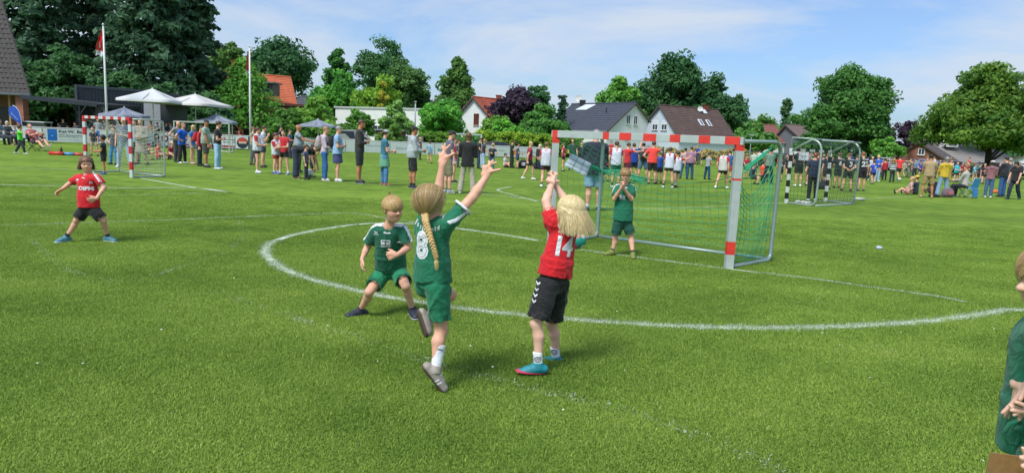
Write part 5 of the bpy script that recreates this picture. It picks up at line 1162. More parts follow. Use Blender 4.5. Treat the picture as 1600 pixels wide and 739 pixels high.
LEGS = {'stand': (((.03, .02, -1), (.02, -.03, -1)), ((.03, .02, -1), (.02, -.03, -1))),
        'wide': (((.16, .05, -1), (.1, -.05, -1)), ((.16, .03, -1), (.1, -.05, -1))),
        'weight': (((.1, .12, -1), (.05, -.02, -1)), ((.0, -.02, -1), (.02, -.02, -1))),
        'walk': (((.02, .38, -.93), (.02, .05, -1)), ((.02, -.18, -.98), (0, -.45, -.9))),
        'run': (((.02, .65, -.75), (0, -.35, -.95)), ((.02, -.35, -.93), (0, -.75, -.65))),
        'stride': (((.05, .5, -.87), (.05, .22, -.97)), ((.05, -.4, -.92), (0, -.5, -.87))),
        'sit': (((.12, .98, -.05), (.02, .05, -1)), ((.12, .98, -.05), (.02, .1, -1))),
        'recline': (((.1, .95, .05), (.05, .75, -.65)), ((.12, .95, .2), (-.1, .75, -.6))),
        'floor': (((.3, .8, .55), (.0, .75, -.66)), ((.35, .75, .5), (-.1, .75, -.66))),
        'kneel': (((.1, .55, -.83), (0, -.85, -.3)), ((.1, .6, -.8), (0, -.85, -.3))),
        'squat': (((.25, .95, .1), (.05, -.35, -.95)), ((.25, .95, .1), (.05, -.35, -.95)))}
def joints(base, H, ang, legs='stand', arms='down', lean=0., side=0., head=0., nod=0., tw=0.):
    child = H < 1.45; th = math.radians(ang); fw = V(math.sin(th), math.cos(th), 0); rt = V(math.cos(th), -math.sin(th), 0)
    L = lambda v: rt * v[0] + fw * v[1] + V(0, 0, v[2])
    hipw, shw = (.05 if child else .052) * H, (.105 if child else .112) * H
    tl, sl = (.215, .215) if child else (.235, .235); aL_, fL_ = (.165, .14) if child else (.175, .15)
    J = {'base': np.array(base, float)}; lg = LEGS[legs] if isinstance(legs, str) else legs; zs = []
    rel = {}
    for s, i, g in (('R', 0, 1), ('L', 1, -1)):
        hp = V(g * hipw, 0, 0); t1 = nrm((g * lg[i][0][0], lg[i][0][1], lg[i][0][2])); t2 = nrm((g * lg[i][1][0], lg[i][1][1], lg[i][1][2]))
        k_ = hp + t1 * tl * H; a_ = k_ + t2 * sl * H; rel['h' + s], rel['k' + s], rel['a' + s] = hp, k_, a_; zs.append(a_[2])
    pz = .045 * H - min(zs)
    if legs == 'floor': pz = max(pz * 0 + .06 * H, .06 * H)
    if legs == 'recline': pz = .2 * H
    off = V(0, 0, 0)
    mx_ = (rel['aL'] + rel['aR']) / 2
    if legs not in ('sit', 'floor', 'recline'): off = V(-mx_[0], -mx_[1] * (.6 if lean < 40 else 1), 0)
    P0 = V(0, 0, pz) + off
    for q, v in rel.items(): J[q] = base + L(v + P0)
    for s, g in (('R', 1), ('L', -1)):
        shn = nrm(J['a' + s] - J['k' + s]); t = nrm(L((g * .18, 1, 0))); 
        lift = (J['a' + s][2] - base[2]) > .09 * H
        if lift or legs in ('kneel',): t = nrm(np.cross(rt, shn) if np.dot(np.cross(rt, shn), fw + V(0, 0, -.5)) > 0 else -np.cross(rt, shn))
        if legs in ('floor', 'recline'): t = nrm(L((g * .3, .25, .95)))
        J['t' + s] = t
        if not lift and legs not in ('floor', 'recline', 'kneel'): J['sn' + s] = V(0, 0, -1)
    J['pel'] = base + L(P0 + V(0, 0, .01 * H)); la, sa = math.radians(lean), math.radians(side)
    upv = nrm(L((math.sin(sa), math.sin(la), math.cos(la) * math.cos(sa)))); tfv = nrm(L((0, math.cos(la), -math.sin(la)))); twr = math.radians(tw)
    rtt = nrm(np.cross(tfv, upv)); tf2 = nrm(tfv * math.cos(twr) + rtt * math.sin(twr)); rt2 = nrm(np.cross(tf2, upv))
    tor = (.30 if child else .315) * H; J['nb'] = J['pel'] + upv * tor; J['tf'] = tf2
    sh0 = J['pel'] + upv * (tor - .035 * H)
    J['sR'], J['sL'] = sh0 + rt2 * shw, sh0 - rt2 * shw
    ar = arms.split('/') if isinstance(arms, str) else arms
    if len(ar) == 1: ar = [ar[0], ar[0]]
    for s, g, a in (('R', 1, ar[0]), ('L', -1, ar[1])):
        d1, d2 = ARMS[a] if isinstance(a, str) else a
        L2 = lambda v: rt2 * v[0] * g + (tf2 * v[1] + upv * v[2] if (lean < 30) else (fw * v[1] + V(0, 0, v[2])))
        e = J['s' + s] + nrm(L2(d1)) * aL_ * H; J['e' + s] = e; J['w' + s] = e + nrm(L2(d2)) * fL_ * H
        J['curl' + s] = .5
    hh = math.radians(head); nd = math.radians(nod); hfv = nrm(tf2 * math.cos(hh) + rt2 * math.sin(hh))
    if lean > 30: hfv = nrm(hfv + V(0, 0, .3))
    J['hu'] = nrm(lerp(upv, V(0, 0, 1), .5) * math.cos(nd) + hfv * math.sin(nd)); J['hf'] = nrm(hfv * math.cos(nd) - lerp(upv, V(0, 0, 1), .5) * math.sin(nd))
    HH = (.158 if child else .132) * H; J['HH'] = HH
    J['hc'] = J['nb'] + upv * .04 * H + J['hu'] * HH * .52 + J['hf'] * .02 * H
    return J

# ------------------------------------------------------------------ everybody else
def person(px, yf, yh, ang, label, H=None, Y=None, legs='stand', arms='down', lean=0, side=0, head=0, nod=0, tw=0, bz=0., **o):
    b = G(px, yf) if Y is None else GD(px, Y); b = b + V(0, 0, bz); H = H or solve_h(b, yh)
    g_ = random.Random(abs(int(px * 7)))
    if legs == 'stand': legs = g_.choice(['stand', 'weight', 'weight', 'wide']); lean = lean + g_.uniform(-4, 5); side += g_.uniform(-3, 3)
    if arms == 'down' and abs(lean) < 30: arms = g_.choice(['down', 'down/pocket', 'front', 'swf/down', 'hips/down', 'down/crossed', 'swb/swf'])
    head = head or g_.uniform(-28, 28); nod = nod or g_.uniform(-6, 14)
    J = joints(b, H, ang, legs, arms, lean, side, head, nod, tw); d = b[1]
    o.setdefault('h', min(.032, max(.0155, d / 1050 * 1.08))); o['H'] = H; o['label'] = label; o.setdefault('seed', abs(int(px))); o.setdefault('wr', .008 * H / 1.75)
    out = figure(J, o)
    if 'num' in o:
        s, hh = o['num']; bv = bvh_of(out['upper']); c = lerp(J['pel'], J['nb'], .62); back = -nrm(J['tf']); sg = 1 if back[1] < 0 else -1; nn_ = back * sg; up = nrm(J['nb'] - J['pel']); X = nrm(np.cross(up, nn_)); 
        text_decal('number', s, c + nn_ * .22, X, up, hh, cloth(o.get('numc', 'd4d6d8')), out['root'], J['base'], None if False else bv, .004, .04, maxe=.05)
        if o.get('name'): text_decal('lettering', o['name'], c + nn_ * .22 + up * hh * .85, X, up, hh * .22, cloth('c9ccd0'), out['root'], J['base'], bv, .004, .02, maxe=.06, wid=.26 * H / 1.75)
    if 'pack' in o:
        k = H / 1.75; tf, up = nrm(J['tf']), nrm(J['nb'] - J['pel']); rt = np.cross(tf, up); c = lerp(J['pel'], J['nb'], .62) - tf * .19 * k
        F = Fd(c - .35 * k, c + .35 * k, o['h']); F.op(ell(c, (rt, tf, up), np.array((.15, .1, .21)) * k)); F.op(cap(c - up * .1 * k - tf * .03, c - up * .1 * k + rt * .03, .1 * k), .05); F.disp(wrinkle(.01, 14, 3), .04)
        r = empty('rucksack', c, o['pack'][1], 'rucksack'); field_obj(F, 'body', cloth(o['pack'][0]), r, c)
        for s in (-1, 1):
            B = MB(); B.tube([c + rt * s * .08 * k + up * .16 * k, J['nb'] + rt * s * .08 * k + up * .0 + tf * .0, lerp(J['pel'], J['nb'], .75) + rt * s * .13 * k + tf * .11 * k, c + rt * s * .12 * k - up * .12 * k], .014 * k, 5); B.build('strap', cloth(o['pack'][0]), r, c, True)
    return out, J
# ------------------------------------------------------------------ goals and nets
def net(B, fn, nu, nv, r, skip=None):
    """fn(u, v) -> point; cords along both directions with slack"""
    g = [[fn(i / nu, j / nv) for j in range(nv + 1)] for i in range(nu + 1)]
    for i in range(nu + 1): B.tube(g[i], r, 3, False)
    for j in range(nv + 1): B.tube([g[i][j] for i in range(nu + 1)], r, 3, False)
def banded(B0, B1, a, b, w, h, bands, n0=0):
    """square post of alternating colours; bands = list of (t0, t1) painted in the second material"""
    ts = sorted(set([0, 1] + [x for q in bands for x in q]))
    for t0, t1 in zip(ts[:-1], ts[1:]):
        c = any(q[0] <= (t0 + t1) / 2 <= q[1] for q in bands); (B1 if c else B0).beam(lerp(a, b, t0), lerp(a, b, t1), w, h)
def goal_frame(FL, FR, RL, RR, H, w, label, white, col, bl, br, bt, tube_c, bend=.18, rear_h=None, tr=.02, name='handball_goal'):
    base = (FL + FR) / 2; root = empty(name, base, label, 'goal'); Z = V(0, 0, 1); u = nrm(FR - FL); wm = mat('goal_paint', white, .45, var=.1, scale=6, bump=.1, bscale=30, bd=.002); cm = mat('goal_paint_band', col, .5, var=.15, scale=9)
    rh = rear_h or H - .03
    for nm, P, bd in (('post', FL, bl), ('post', FR, br)):
        A, C = MB(), MB(); banded(A, C, P, P + Z * (H - w), w, w, bd); o = A.build(nm, wm, root, base, bevel=.004)
        if C.v: C.build('painted_band', cm, o, base, bevel=.003)
    A, C = MB(), MB(); banded(A, C, FL - u * w / 2 + Z * (H - w / 2 + .002), FR + u * w / 2 + Z * (H - w / 2 + .002), w, w, bt); o = A.build('crossbar', wm, root, base, bevel=.004)
    if C.v: C.build('painted_band', cm, o, base, bevel=.003)
    for F_, R_ in ((FL, RL), (FR, RR)):
        d = R_ - F_; L = np.linalg.norm(d); dn = d / L; top = F_ + Z * (H - .05); B = MB(); pts = [top + dn * w / 2, R_ + Z * rh - dn * bend]
        for a in np.linspace(0, math.pi / 2, 6)[1:]: pts.append(R_ + Z * (rh - bend) + Z * bend * math.cos(a) - dn * bend * (1 - math.sin(a)))
        pts += [R_ + Z * bend * .6]
        for a in np.linspace(0, math.pi / 2, 5)[1:]: pts.append(R_ + Z * (.02 + bend * .58 * (1 - math.sin(a))) - dn * bend * .6 * (1 - math.cos(a)))
        pts += [F_ + Z * .025 + dn * w / 2]; B.tube(pts, tr, 10); B.build('side_tube', paint(tube_c, .38, metal=.35), root, base, True)
    B = MB(); B.tube([RL + Z * .022, RR + Z * .022], tr * 1.05, 8); B.build('ground_bar', paint(tube_c, .38, metal=.35), root, base, True)
    return root, base
def rp(P, Q, n, ph=0): return None
# main goal
FL, FR = GD(862, 9.64), GD(1149, 8.45); FR = G(1138, 420); FL = G(859.5, 385); FL[2] = FR[2] = 0; u = nrm(FR - FL); dn = V(-u[1], u[0], 0); RL, RR = G(933, 371), G(1203, 408); RL[2] = RR[2] = 0
L_ = np.linalg.norm(FR - FL); print('goal width', L_, proj(RL), proj(RR))
reds = [(.005, .035), (.295, .328), (.385, .448), (.512, .578), (.648, .70), (.79, .845), (.915, .985)]
goal, gb = goal_frame(FL, FR, RL, RR, 1.66, .098, 'main handball goal with worn red bands on a pale frame and green net', 'aab5b0', 'd8382c', [(.95, 1.0)], [(.12, .225), (.72, .735), (.955, 1.0)], reds, '8fa39c', tr=.028)
B = MB(); c = RR + V(0, 0, 1.63) - nrm(RR - FR) * .17; B.tube([c - nrm(RR - FR) * .025, c + nrm(RR - FR) * .025], .027, 10); B.build('strap', paint('15181a'), goal, gb)
def topz(s): return float(np.interp(s, [0, .15, .3, .5, .7, .85, 1], [1.15, 1.07, 1.02, .985, 1.05, 1.22, 1.50]))
Bn = MB(); g = np.random.default_rng(8)
def back(s, v):
    p = lerp(RL, RR, s); z = float(topz(s)) * (1 - v) + .03 * v; return p + V(0, 0, z) + dn * (.08 * math.sin(math.pi * v) + .03 * math.sin(9 * s + 3 * v)) + u * .02 * math.sin(7 * v + 5 * s) - dn * .22 * math.sin(math.pi * s) * (1 - v) ** 2
net(Bn, back, 24, 10, .0032)
def sidef(s, v):                      # right side panel
    p = lerp(FR, RR, .05 + .76 * s); z = lerp(1.12, 1.45, s ** 1.6) - .28 * math.sin(math.pi * s); return p + V(0, 0, z * (1 - v) + .03 * v) + u * (.05 * math.sin(math.pi * v) + .015 * math.sin(8 * s + 5 * v))
net(Bn, sidef, 8, 14, .0042)
Pd = RL + V(0, 0, 1.09)
def flap(s, v):                       # loose net between the bar corner and the rear tube
    a = FL + V(0, 0, 1.55) + u * .03; e = lerp(RL, RR, .30) + V(0, 0, .9); A = lerp(a, e, s) - V(0, 0, .3 * math.sin(math.pi * s)); Bq = lerp(FL + u * .25 + V(0, 0, 1.56), lerp(RL, RR, .30) + V(0, 0, 1.02), s) + V(0, 0, .03 * math.sin(6 * s)); return lerp(A, Bq, v) + dn * .05 * math.sin(4 * s + 2 * v)
net(Bn, flap, 12, 5, .004)
def lower(s, v):
    a = lerp(FL + u * .1 + V(0, 0, 1.1), RL + V(0, 0, 1.0), s); b_ = lerp(FL + V(0, 0, .6), RL + V(0, 0, .05), s); return lerp(a, b_, v) + u * .04 * math.sin(5 * v + 3 * s)
net(Bn, lambda s, v: lerp(lerp(FL, RL, s) + V(0, 0, 1.2 - .15 * math.sin(math.pi * s)), lerp(FL, RL, s) + V(0, 0, .03), v) + u * .04 * math.sin(math.pi * v), 8, 11, .002)
for k in range(9):                    # gathered cords
    ph = k * .7; a = FL + V(0, 0, 1.56) + u * .04
    Bn.tube([a, lerp(a, Pd, .5) - V(0, 0, .10 + .02 * math.sin(ph)) + u * .02 * math.cos(ph), Pd + V(.015 * math.sin(ph), 0, .03 * math.cos(ph) - .02), lerp(RL, RR, .12) + V(0, 0, 1.06 + .05 * math.sin(ph * 2)), lerp(RL, RR, .27) + V(0, 0, .98 + .04 * math.cos(ph))], .006, 4, False)
    q = RR + V(0, 0, 1.58) - nrm(RR - FR) * .2; Bn.tube([q, q - u * .16 - V(0, 0, .16 + .03 * math.sin(ph)), q - u * .36 - V(0, 0, .34 + .05 * math.cos(ph))], .006, 4, False)
for k in range(5): Bn.tube([lerp(RL, RR, t) + V(0, 0, .02 + .012 * math.sin(k + t * 40)) + dn * .02 * k for t in np.linspace(0, 1, 24)], .004, 4, False)
Bn.build('net', mat('net_cord', '2fae80', .7, var=.1), goal, gb, True)
Bn = MB(); Bn.tube([lerp(RL, RR, s) + V(0, 0, float(topz(s))) - dn * .24 * math.sin(math.pi * s) for s in np.linspace(.1, .8, 20)], .005, 5); Bn.build('top_cord', mat('net_cord', '1d3a2a', .8), goal, gb, True)
# sheets of paper pinned in the net
c0, c1, c2, c3 = W(893, 240, 9.75), W(924, 256, 9.75), W(916, 276, 9.7), W(881, 259, 9.7)
r = empty('paper_sheet', (c0 + c2) / 2, 'creased white paper sheet hanging tilted in the green net', 'sheet'); B = MB(); pts = []
n_ = 6
for i in range(n_ + 1):
    for j in range(n_ + 1): s, t = i / n_, j / n_; pts.append(lerp(lerp(c0, c1, s), lerp(c3, c2, s), t) + V(0, .008 * math.sin(6 * s) * math.cos(5 * t), 0))
B.add(pts, [(i * (n_ + 1) + j, (i + 1) * (n_ + 1) + j, (i + 1) * (n_ + 1) + j + 1, i * (n_ + 1) + j + 1) for i in range(n_) for j in range(n_)]); o = B.build('sheet', mat('paper', 'c3d2da', .8, var=.04), r, (c0 + c2) / 2, True)
so_ = o.modifiers.new('s', 'SOLIDIFY'); so_.thickness = .002
B = MB()
for t in (.33, .66): B.tube([lerp(c0, c3, t) - V(0, .02, 0), lerp(c1, c2, t) - V(0, .02, 0)], .0028, 4); B.tube([lerp(c0, c1, t) - V(0, .02, 0), lerp(c3, c2, t) - V(0, .02, 0)], .0028, 4)
B.build('cords', mat('net_cord', '2c5a5c', .8), r, (c0 + c2) / 2)
# left goal
FRl = G(206, 278); ul = nrm(V(-.857, .515, 0)); FLl = FRl + ul * 2.36; dl = nrm(V(.515, .857, 0)); RRl, RLl = FRl + dl * .95, FLl + dl * .95
rb_ = [(.02, .17), (.345, .505), (.665, .83), ]
goal, gb = goal_frame(FLl, FRl, RLl, RRl, 1.64, .08, 'red and white banded handball goal with white net at the left', 'c4ccca', 'c0202c', [(.0, .0)] + [(.05, .12), (.39, .52), (.70, .84), (.94, 1.0)], [(.14, .28), (.42, .55), (.68, .80), (.93, 1.0)], [(0, .06), (.13, .2), (.29, .36), (.45, .52), (.61, .68), (.77, .84), (.92, 1.0)], 'a9b4b0', tr=.022)
Bn = MB()
net(Bn, lambda s, v: lerp(FRl, RRl, s) + V(0, 0, 1.58 - 1.55 * v) - ul * .05 * math.sin(math.pi * v), 9, 15, .004)
net(Bn, lambda s, v: lerp(RRl, RLl, s) + V(0, 0, (1.55 - .35 * math.sin(math.pi * s)) * (1 - v) + .03 * v) - dl * .25 * math.sin(math.pi * s) * (1 - v * .6), 22, 14, .0035)
net(Bn, lambda s, v: lerp(lerp(FLl, FRl, s) + V(0, 0, 1.58), lerp(RLl, RRl, s) + V(0, 0, 1.5 - .4 * math.sin(math.pi * s)), v) - V(0, 0, .2 * math.sin(math.pi * v)), 16, 6, .003)
net(Bn, lambda s, v: lerp(FLl, RLl, s) + V(0, 0, 1.5 - 1.45 * v) + ul * .05 * math.sin(math.pi * v), 6, 12, .003)
Bn.build('net', mat('net_cord', 'cfd3ca', .8, var=.1), goal, gb, True)
# right goal, black and white
A1 = G(1228, 318); w1 = nrm(V(.775, .632, 0)); B1 = A1 + w1 * 2.4; d1 = V(w1[1], -w1[0], 0); RA, RB = A1 + d1 * .9, B1 + d1 * .9
hz = solve_h(RA, 219); print('goal r', hz, proj(B1), proj(RA), proj(RB))
goal, gb = goal_frame(A1, B1, RA, RB, 1.62, .085, 'black and white banded handball goal with dark net', 'c8cec8', '14171a', [(.09, .21), (.33, .45), (.57, .69), (.81, .93)], [(.09, .21), (.33, .45), (.57, .69), (.81, .93)], [(.1, .2), (.32, .42), (.55, .65), (.78, .88)], 'a3b0a8', rear_h=hz, bend=.3, tr=.03)
B = MB()
for P, Q in ((A1, RA), (B1, RB)): B.tube([P + V(0, 0, 1.6), P + V(0, 0, hz + .05), lerp(P, Q, .75) + V(0, 0, hz + .02)], .022, 8)
B.tube([A1 + V(0, 0, hz + .05), B1 + V(0, 0, hz + .05)], .022, 8); B.tube([RA + V(0, 0, hz - .01), RB + V(0, 0, hz - .01)], .026, 8); B.build('upper_frame', paint('a3b0a8', .38, metal=.35), goal, gb, True)
Bn = MB()
net(Bn, lambda s, v: lerp(RA, RB, s) + V(0, 0, hz - (hz - .03) * v) + d1 * .05 * math.sin(math.pi * v), 20, 16, .004)
net(Bn, lambda s, v: lerp(A1, RA, s) + V(0, 0, hz - (hz - .03) * v) - w1 * .04 * math.sin(math.pi * v), 8, 16, .004)
net(Bn, lambda s, v: lerp(lerp(A1, B1, s), lerp(RA, RB, s), v) + V(0, 0, hz - .02 - .12 * math.sin(math.pi * v)), 18, 7, .004)
net(Bn, lambda s, v: lerp(B1, RB, s) + V(0, 0, hz - (hz - .03) * v) + w1 * .04 * math.sin(math.pi * v), 8, 16, .0035)
Bn.build('net', mat('net_cord', '37574a', .8, var=.1), goal, gb, True)
# notice sheet on its net
a = W(1256, 245, 20.2); B = MB(); r = empty('notice_sheet', a, 'white notice sheet fixed to the net of the black and white goal', 'sheet'); B.box((0, 0, 0), (.30, .01, .22)); o = B.build('sheet', mat('paper', 'ccd2dc', .8), r); text_decal('print', 'B 4', (a), V(1, 0, 0), V(0, 0, 1), .07, paint('8a90a0'), r, a, None, .012)
B = MB()
for i, (t, l) in enumerate(((.05, .5), (.0, .25))): p = RA - w1 * (.1 + .5 * i) ; B.tube([p + V(-.25, 0, .05), p + V(.25, .1, .05)], .05, 8)
rr_ = empty('sandbags', G(1258, 320), 'pale ground weights lying before the black and white goal', 'weights')
for i, (px, py) in enumerate(((1247, 318), (1256, 319), (1262, 320))): B = MB(); p = G(px, py); B.tube([p + V(-.1, 0, .045), p + V(-.05, 0, .05), p + V(.05, 0, .05), p + V(.1, .02, .045)], [.02, .05, .05, .02], 8); B.build('weight', paint('b8bdb2'), rr_, G(1258, 320), True)
B = MB(); p = G(1343, 314); B.tube([p + V(-.15, 0, .06), p + V(.15, 0, .06)], .06, 10); o = B.build('tube_weight', paint('a8ada0'), None, p, True); o.location = p; tag(o, 'grey tube weight at the right foot of the black and white goal', 'weight')
# far goals behind
def far_goal(px0, px1, Y, H, label, c='d0d4d2', d=1.0, net_c='2a8a78', Y1=None):
    a, b = GD(px0, Y), GD(px1, Y1 or Y + .6); q = V(-.1, .8, 0) * d; r, gb = goal_frame(a, b, a + q, b + q, H, .08, label, c, 'b83a34', [], [], [], c, tr=.025); Bn = MB(); net(Bn, lambda s, v: lerp(a + q, b + q, s) + V(0, 0, (H - .1) * (1 - v) + .03 * v), 14, 9, .008); Bn.build('net', mat('net_cord', net_c, .8), r, gb, True)
far_goal(708, 752, 40, 1.75, 'far small goal with green top bar beyond the woman in the black jacket', 'b9c4c0')
far_goal(272, 358, 43.2, 1.75, 'pale far goal behind the row of spectators at the left', '9da59a', .8, '24503c', 40)
# bits on the grass
def lump(px, py, name, label, cat, pts, r, col, Y=None):
    p = G(px, py); B = MB(); B.tube([p + V(*q) for q in pts], r, 10); o = B.build(name, paint(col), None, p, True); o.location = p; return tag(o, label, cat)
lump(1374, 390, 'drinking_bottle', 'small pale bottle lying on the grass right of the main goal', 'bottle', [(-.05, 0, .03), (.02, 0, .03), (.035, 0, .03), (.05, 0, .03)], [.028, .03, .014, .012], 'b9c0da')
lump(88, 242.5, 'marker_bar', 'orange red foam bar lying on grass before the camp chair', 'foam bar', [(-.28, 0, .07), (.28, 0, .07)], .08, 'c8382a')
lump(106, 243, 'marker_bar', 'blue foam bar lying between two orange red ones', 'foam bar', [(-.26, 0, .06), (.26, 0, .06)], .07, '4f8cc0')
lump(120, 243.5, 'marker_bar', 'orange red foam bar nearest the red and white goal', 'foam bar', [(-.28, 0, .06), (.28, 0, .06)], .07, 'c4483a')
lump(96, 241, 'flask', 'dark brown flask standing by the foam bars', 'bottle', [(0, 0, 0), (0, 0, .2), (0, 0, .26), (0, 0, .33)], [.06, .06, .03, .03], '4a2a24')
# camp chair, folding chair and bags
def chair(px, py, ang, seat_h, label, cloth_c, frame_c='1c1e22', back_h=.5, cat='chair', w=.5):
    p = G(px, py); r = empty('camp_chair', p, label, cat); a = math.radians(ang); fw = V(math.sin(a), math.cos(a), 0); rt = V(fw[1], -fw[0], 0); P = lambda x, y, z: p + rt * x + fw * y + V(0, 0, z); fm = paint(frame_c, .4); h = w / 2
    for s0 in (-1, 1):
        for q in (((h, .22, 0), (-h, .24, seat_h)), ((-h, .22, 0), (h, .24, seat_h))):
            pass
        B = MB(); B.tube([P(s0 * h, .25, 0), P(s0 * h, -.22, seat_h)], .014, 6); B.build('leg', fm, r, p, True); B = MB(); B.tube([P(s0 * h, -.25, 0), P(s0 * h, .24, seat_h)], .014, 6); B.build('leg', fm, r, p, True)
        B = MB(); B.tube([P(s0 * h, -.2, seat_h * .9), P(s0 * h, -.32, seat_h + back_h)], .014, 6); B.build('back_post', fm, r, p, True); B = MB(); B.tube([P(s0 * h, -.26, seat_h + .2), P(s0 * (h + .03), .22, seat_h + .2)], .022, 6); B.tube([P(s0 * h, .22, seat_h + .2), P(s0 * h, .23, seat_h)], .013, 6); B.build('armrest', fm, r, p, True)
    for y in (.24, -.24): B = MB(); B.tube([P(-h, y, .02), P(h, y, seat_h - .03)], .012, 6); B.tube([P(h, y, .02), P(-h, y, seat_h - .03)], .012, 6); B.build('cross_brace', fm, r, p, True)
    B = MB(); B.prism([P(-h, .25, seat_h), P(0, .25, seat_h - .03), P(h, .25, seat_h), P(h, -.22, seat_h - .04), P(0, -.22, seat_h - .07), P(-h, -.22, seat_h - .04)], V(0, 0, .015)); B.build('seat', cloth(cloth_c), r, p)
    B = MB(); B.prism([P(-h, -.22, seat_h), P(h, -.22, seat_h), P(h, -.32, seat_h + back_h), P(-h, -.32, seat_h + back_h)], -fw * .015); o = B.build('backrest', cloth(cloth_c), r, p); return r, P, fw, rt, p
chair(58, 236, 110, .42, 'black camp chair with the reclining man in sunglasses', '1c1e24')
r, P, fw, rt, p = chair(1511, 309, -28, .42, 'folding chair with blue back panel below the broad maple', '1f8fc4', '9aa0a4', .42); B = MB(); B.prism([P(-.17, -.24, .38), P(.17, -.24, .38), P(.14, -.26, .05), P(-.14, -.26, .05)], -fw * .06); B.build('hanging_pocket', cloth('1876b4'), r, p)
B = MB(); B.prism([P(-.26, -.30, .78), P(.26, -.30, .78), P(.26, -.32, .84), P(-.26, -.32, .84)], -fw * .02); B.build('backrest_border', cloth('c9d4da'), r, p)
def bag(px, py, sx, sz, col, label, c2=None, name='bag', Y=None):
    b = G(px, py); F = Fd(b - V(sx, sx, 0), b + V(sx, sx, sz), .02); F.op(ell(b + V(0, 0, sz * .45), np.eye(3), (sx * .5, sx * .35, sz * .5))); F.op(cap(b + V(-sx * .3, 0, sz * .25), b + V(sx * .3, 0, sz * .25), sz * .25), .08); F.plane(b + V(0, 0, .005), V(0, 0, -1)); F.disp(wrinkle(.02, 14, int(px)), .05)
    r = empty(name, b, label, 'bag'); field_obj(F, 'body', cloth(col), r, b); B = MB(); B.tube([b + V(-.08, 0, sz * .9), b + V(-.05, 0, sz * 1.12), b + V(.05, 0, sz * 1.12), b + V(.08, 0, sz * .9)], .012, 6); B.build('handle', cloth('1c1e22'), r, b, True)
    if c2: B = MB(); B.box(b + V(.02, -sx * .36, sz * .45), (sx * .4, .03, sz * .35)); B.build('pocket', cloth(c2), r, b, bevel=.02)
bag(1480, 308.5, .45, .42, '6a5660', 'grey pink rucksack on grass beside the woman in the rose jacket', 'b0606a', 'rucksack')
bag(817, 263, .5, .5, '1c2026', 'black sports bag with white mark on the grass behind the girl in dark red', 'b8bcc0'); bag(839, 264, .5, .4, '20242a', 'small dark sports bag left of the child in white bib'); bag(846, 265, .35, .4, '2a4a8c', 'blue sports bag touching the child in white bib')
bag(1555, 302, .3, .2, 'd0702c', 'small orange bag on grass between rose jacket and dark pullover'); bag(793, 262, .4, .2, '5f7f88', 'low grey blue bag left of the man in black'); bag(1460, 308, .5, .12, '1a1c20', 'flat black bag at the feet of the woman in yellow')
bag(1284, 296, .4, .45, '20262c', 'dark rucksack among the black jersey players')
def ball(px, py, r, col, label, z=None, Y=None):
    p = G(px, py) if z is None else W(px, py, Y); bm = bmesh.new(); bmesh.ops.create_icosphere(bm, subdivisions=3, radius=r); me = bpy.data.meshes.new('ball'); bm.to_mesh(me); bm.free(); me.materials.append(mat('ball_leather', col, .5, bump=.2, bscale=60, bd=.01, var=.2, scale=20)); me.materials.append(mat('ball_panel', '3a4a6c', .5))
    for i, q in enumerate(me.polygons): q.use_smooth = True; q.material_index = 1 if (i // 5) % 9 == 0 and r > .1 else 0
    o = bpy.data.objects.new('ball', me); COL.objects.link(o); o.location = p + V(0, 0, r if z is None else 0); tag(o, label, 'ball')
ball(483, 278, .14, 'd4d6cf', 'white ball on the grass between the bent woman and the boy in black')
ball(1405, 283, .11, 'c9c9c9', 'white and black ball at the feet of the player in coral red')
# net tent, tables and seats at the clubhouse
def table(px, Y, w, label, top='d9dbdc', side='20302a', zt=.75):
    b = GD(px, Y); r = empty('table', b, label, 'table'); B = MB(); B.box(b + V(0, 0, zt), (w, .8, .05)); B.build('table_top', paint(top), r, b)
    B = MB(); B.prism([b + V(-w / 2, -.4, zt - .03), b + V(w / 2, -.4, zt - .03), b + V(w / 2, -.42, zt - .35), b + V(-w / 2, -.42, zt - .35)], V(0, .02, 0)); B.build('cloth_skirt', cloth(side), r, b)
    for x in (-1, 1):
        for y in (-.35, .35): B = MB(); B.box(b + V(x * (w / 2 - .08), y, zt / 2), (.06, .06, zt)); B.build('leg', paint('6a6e70'), r, b)
table(57, 42.9, 1.5, 'white topped table with dark green cloth under the canopy', zt=1.28); table(330, 46.8, 2.4, 'long wooden bar table below the grey parasol', 'b09468', '8a7050', 1.1)
def feather_flag():
    b = GD(37, 42.2); r = empty('feather_flag', b, 'blue drop shaped feather flag leaning before the brick pillar', 'flag'); top = W(14, 165, 42.2); B = MB(); pts = []
    out = [(14.5, 180), (13, 172), (15, 167), (20, 165.5), (25, 168), (29, 174), (32, 184), (33.5, 194), (30, 193), (24, 189), (18, 184.5)]
    B.prism([W(x, y, 42.2) for x, y in out], V(0, .03, 0)); B.build('cloth', cloth('1d4fae'), r, b); B = MB(); B.tube([b, W(34, 194, 42.22), W(32.5, 184, 42.22), W(29.5, 174, 42.22), W(25, 167.5, 42.22), W(20, 165, 42.22)], .02, 6); B.build('pole', paint('c9ccd0'), r, b, True)
    text_decal('lettering', 'Sparkasse', W(23, 182, 42.15), nrm(V(1, 0, -1.0)), nrm(V(1, 0, 1)), .14, cloth('7f9fd8'), r, b, None, .03)
feather_flag()
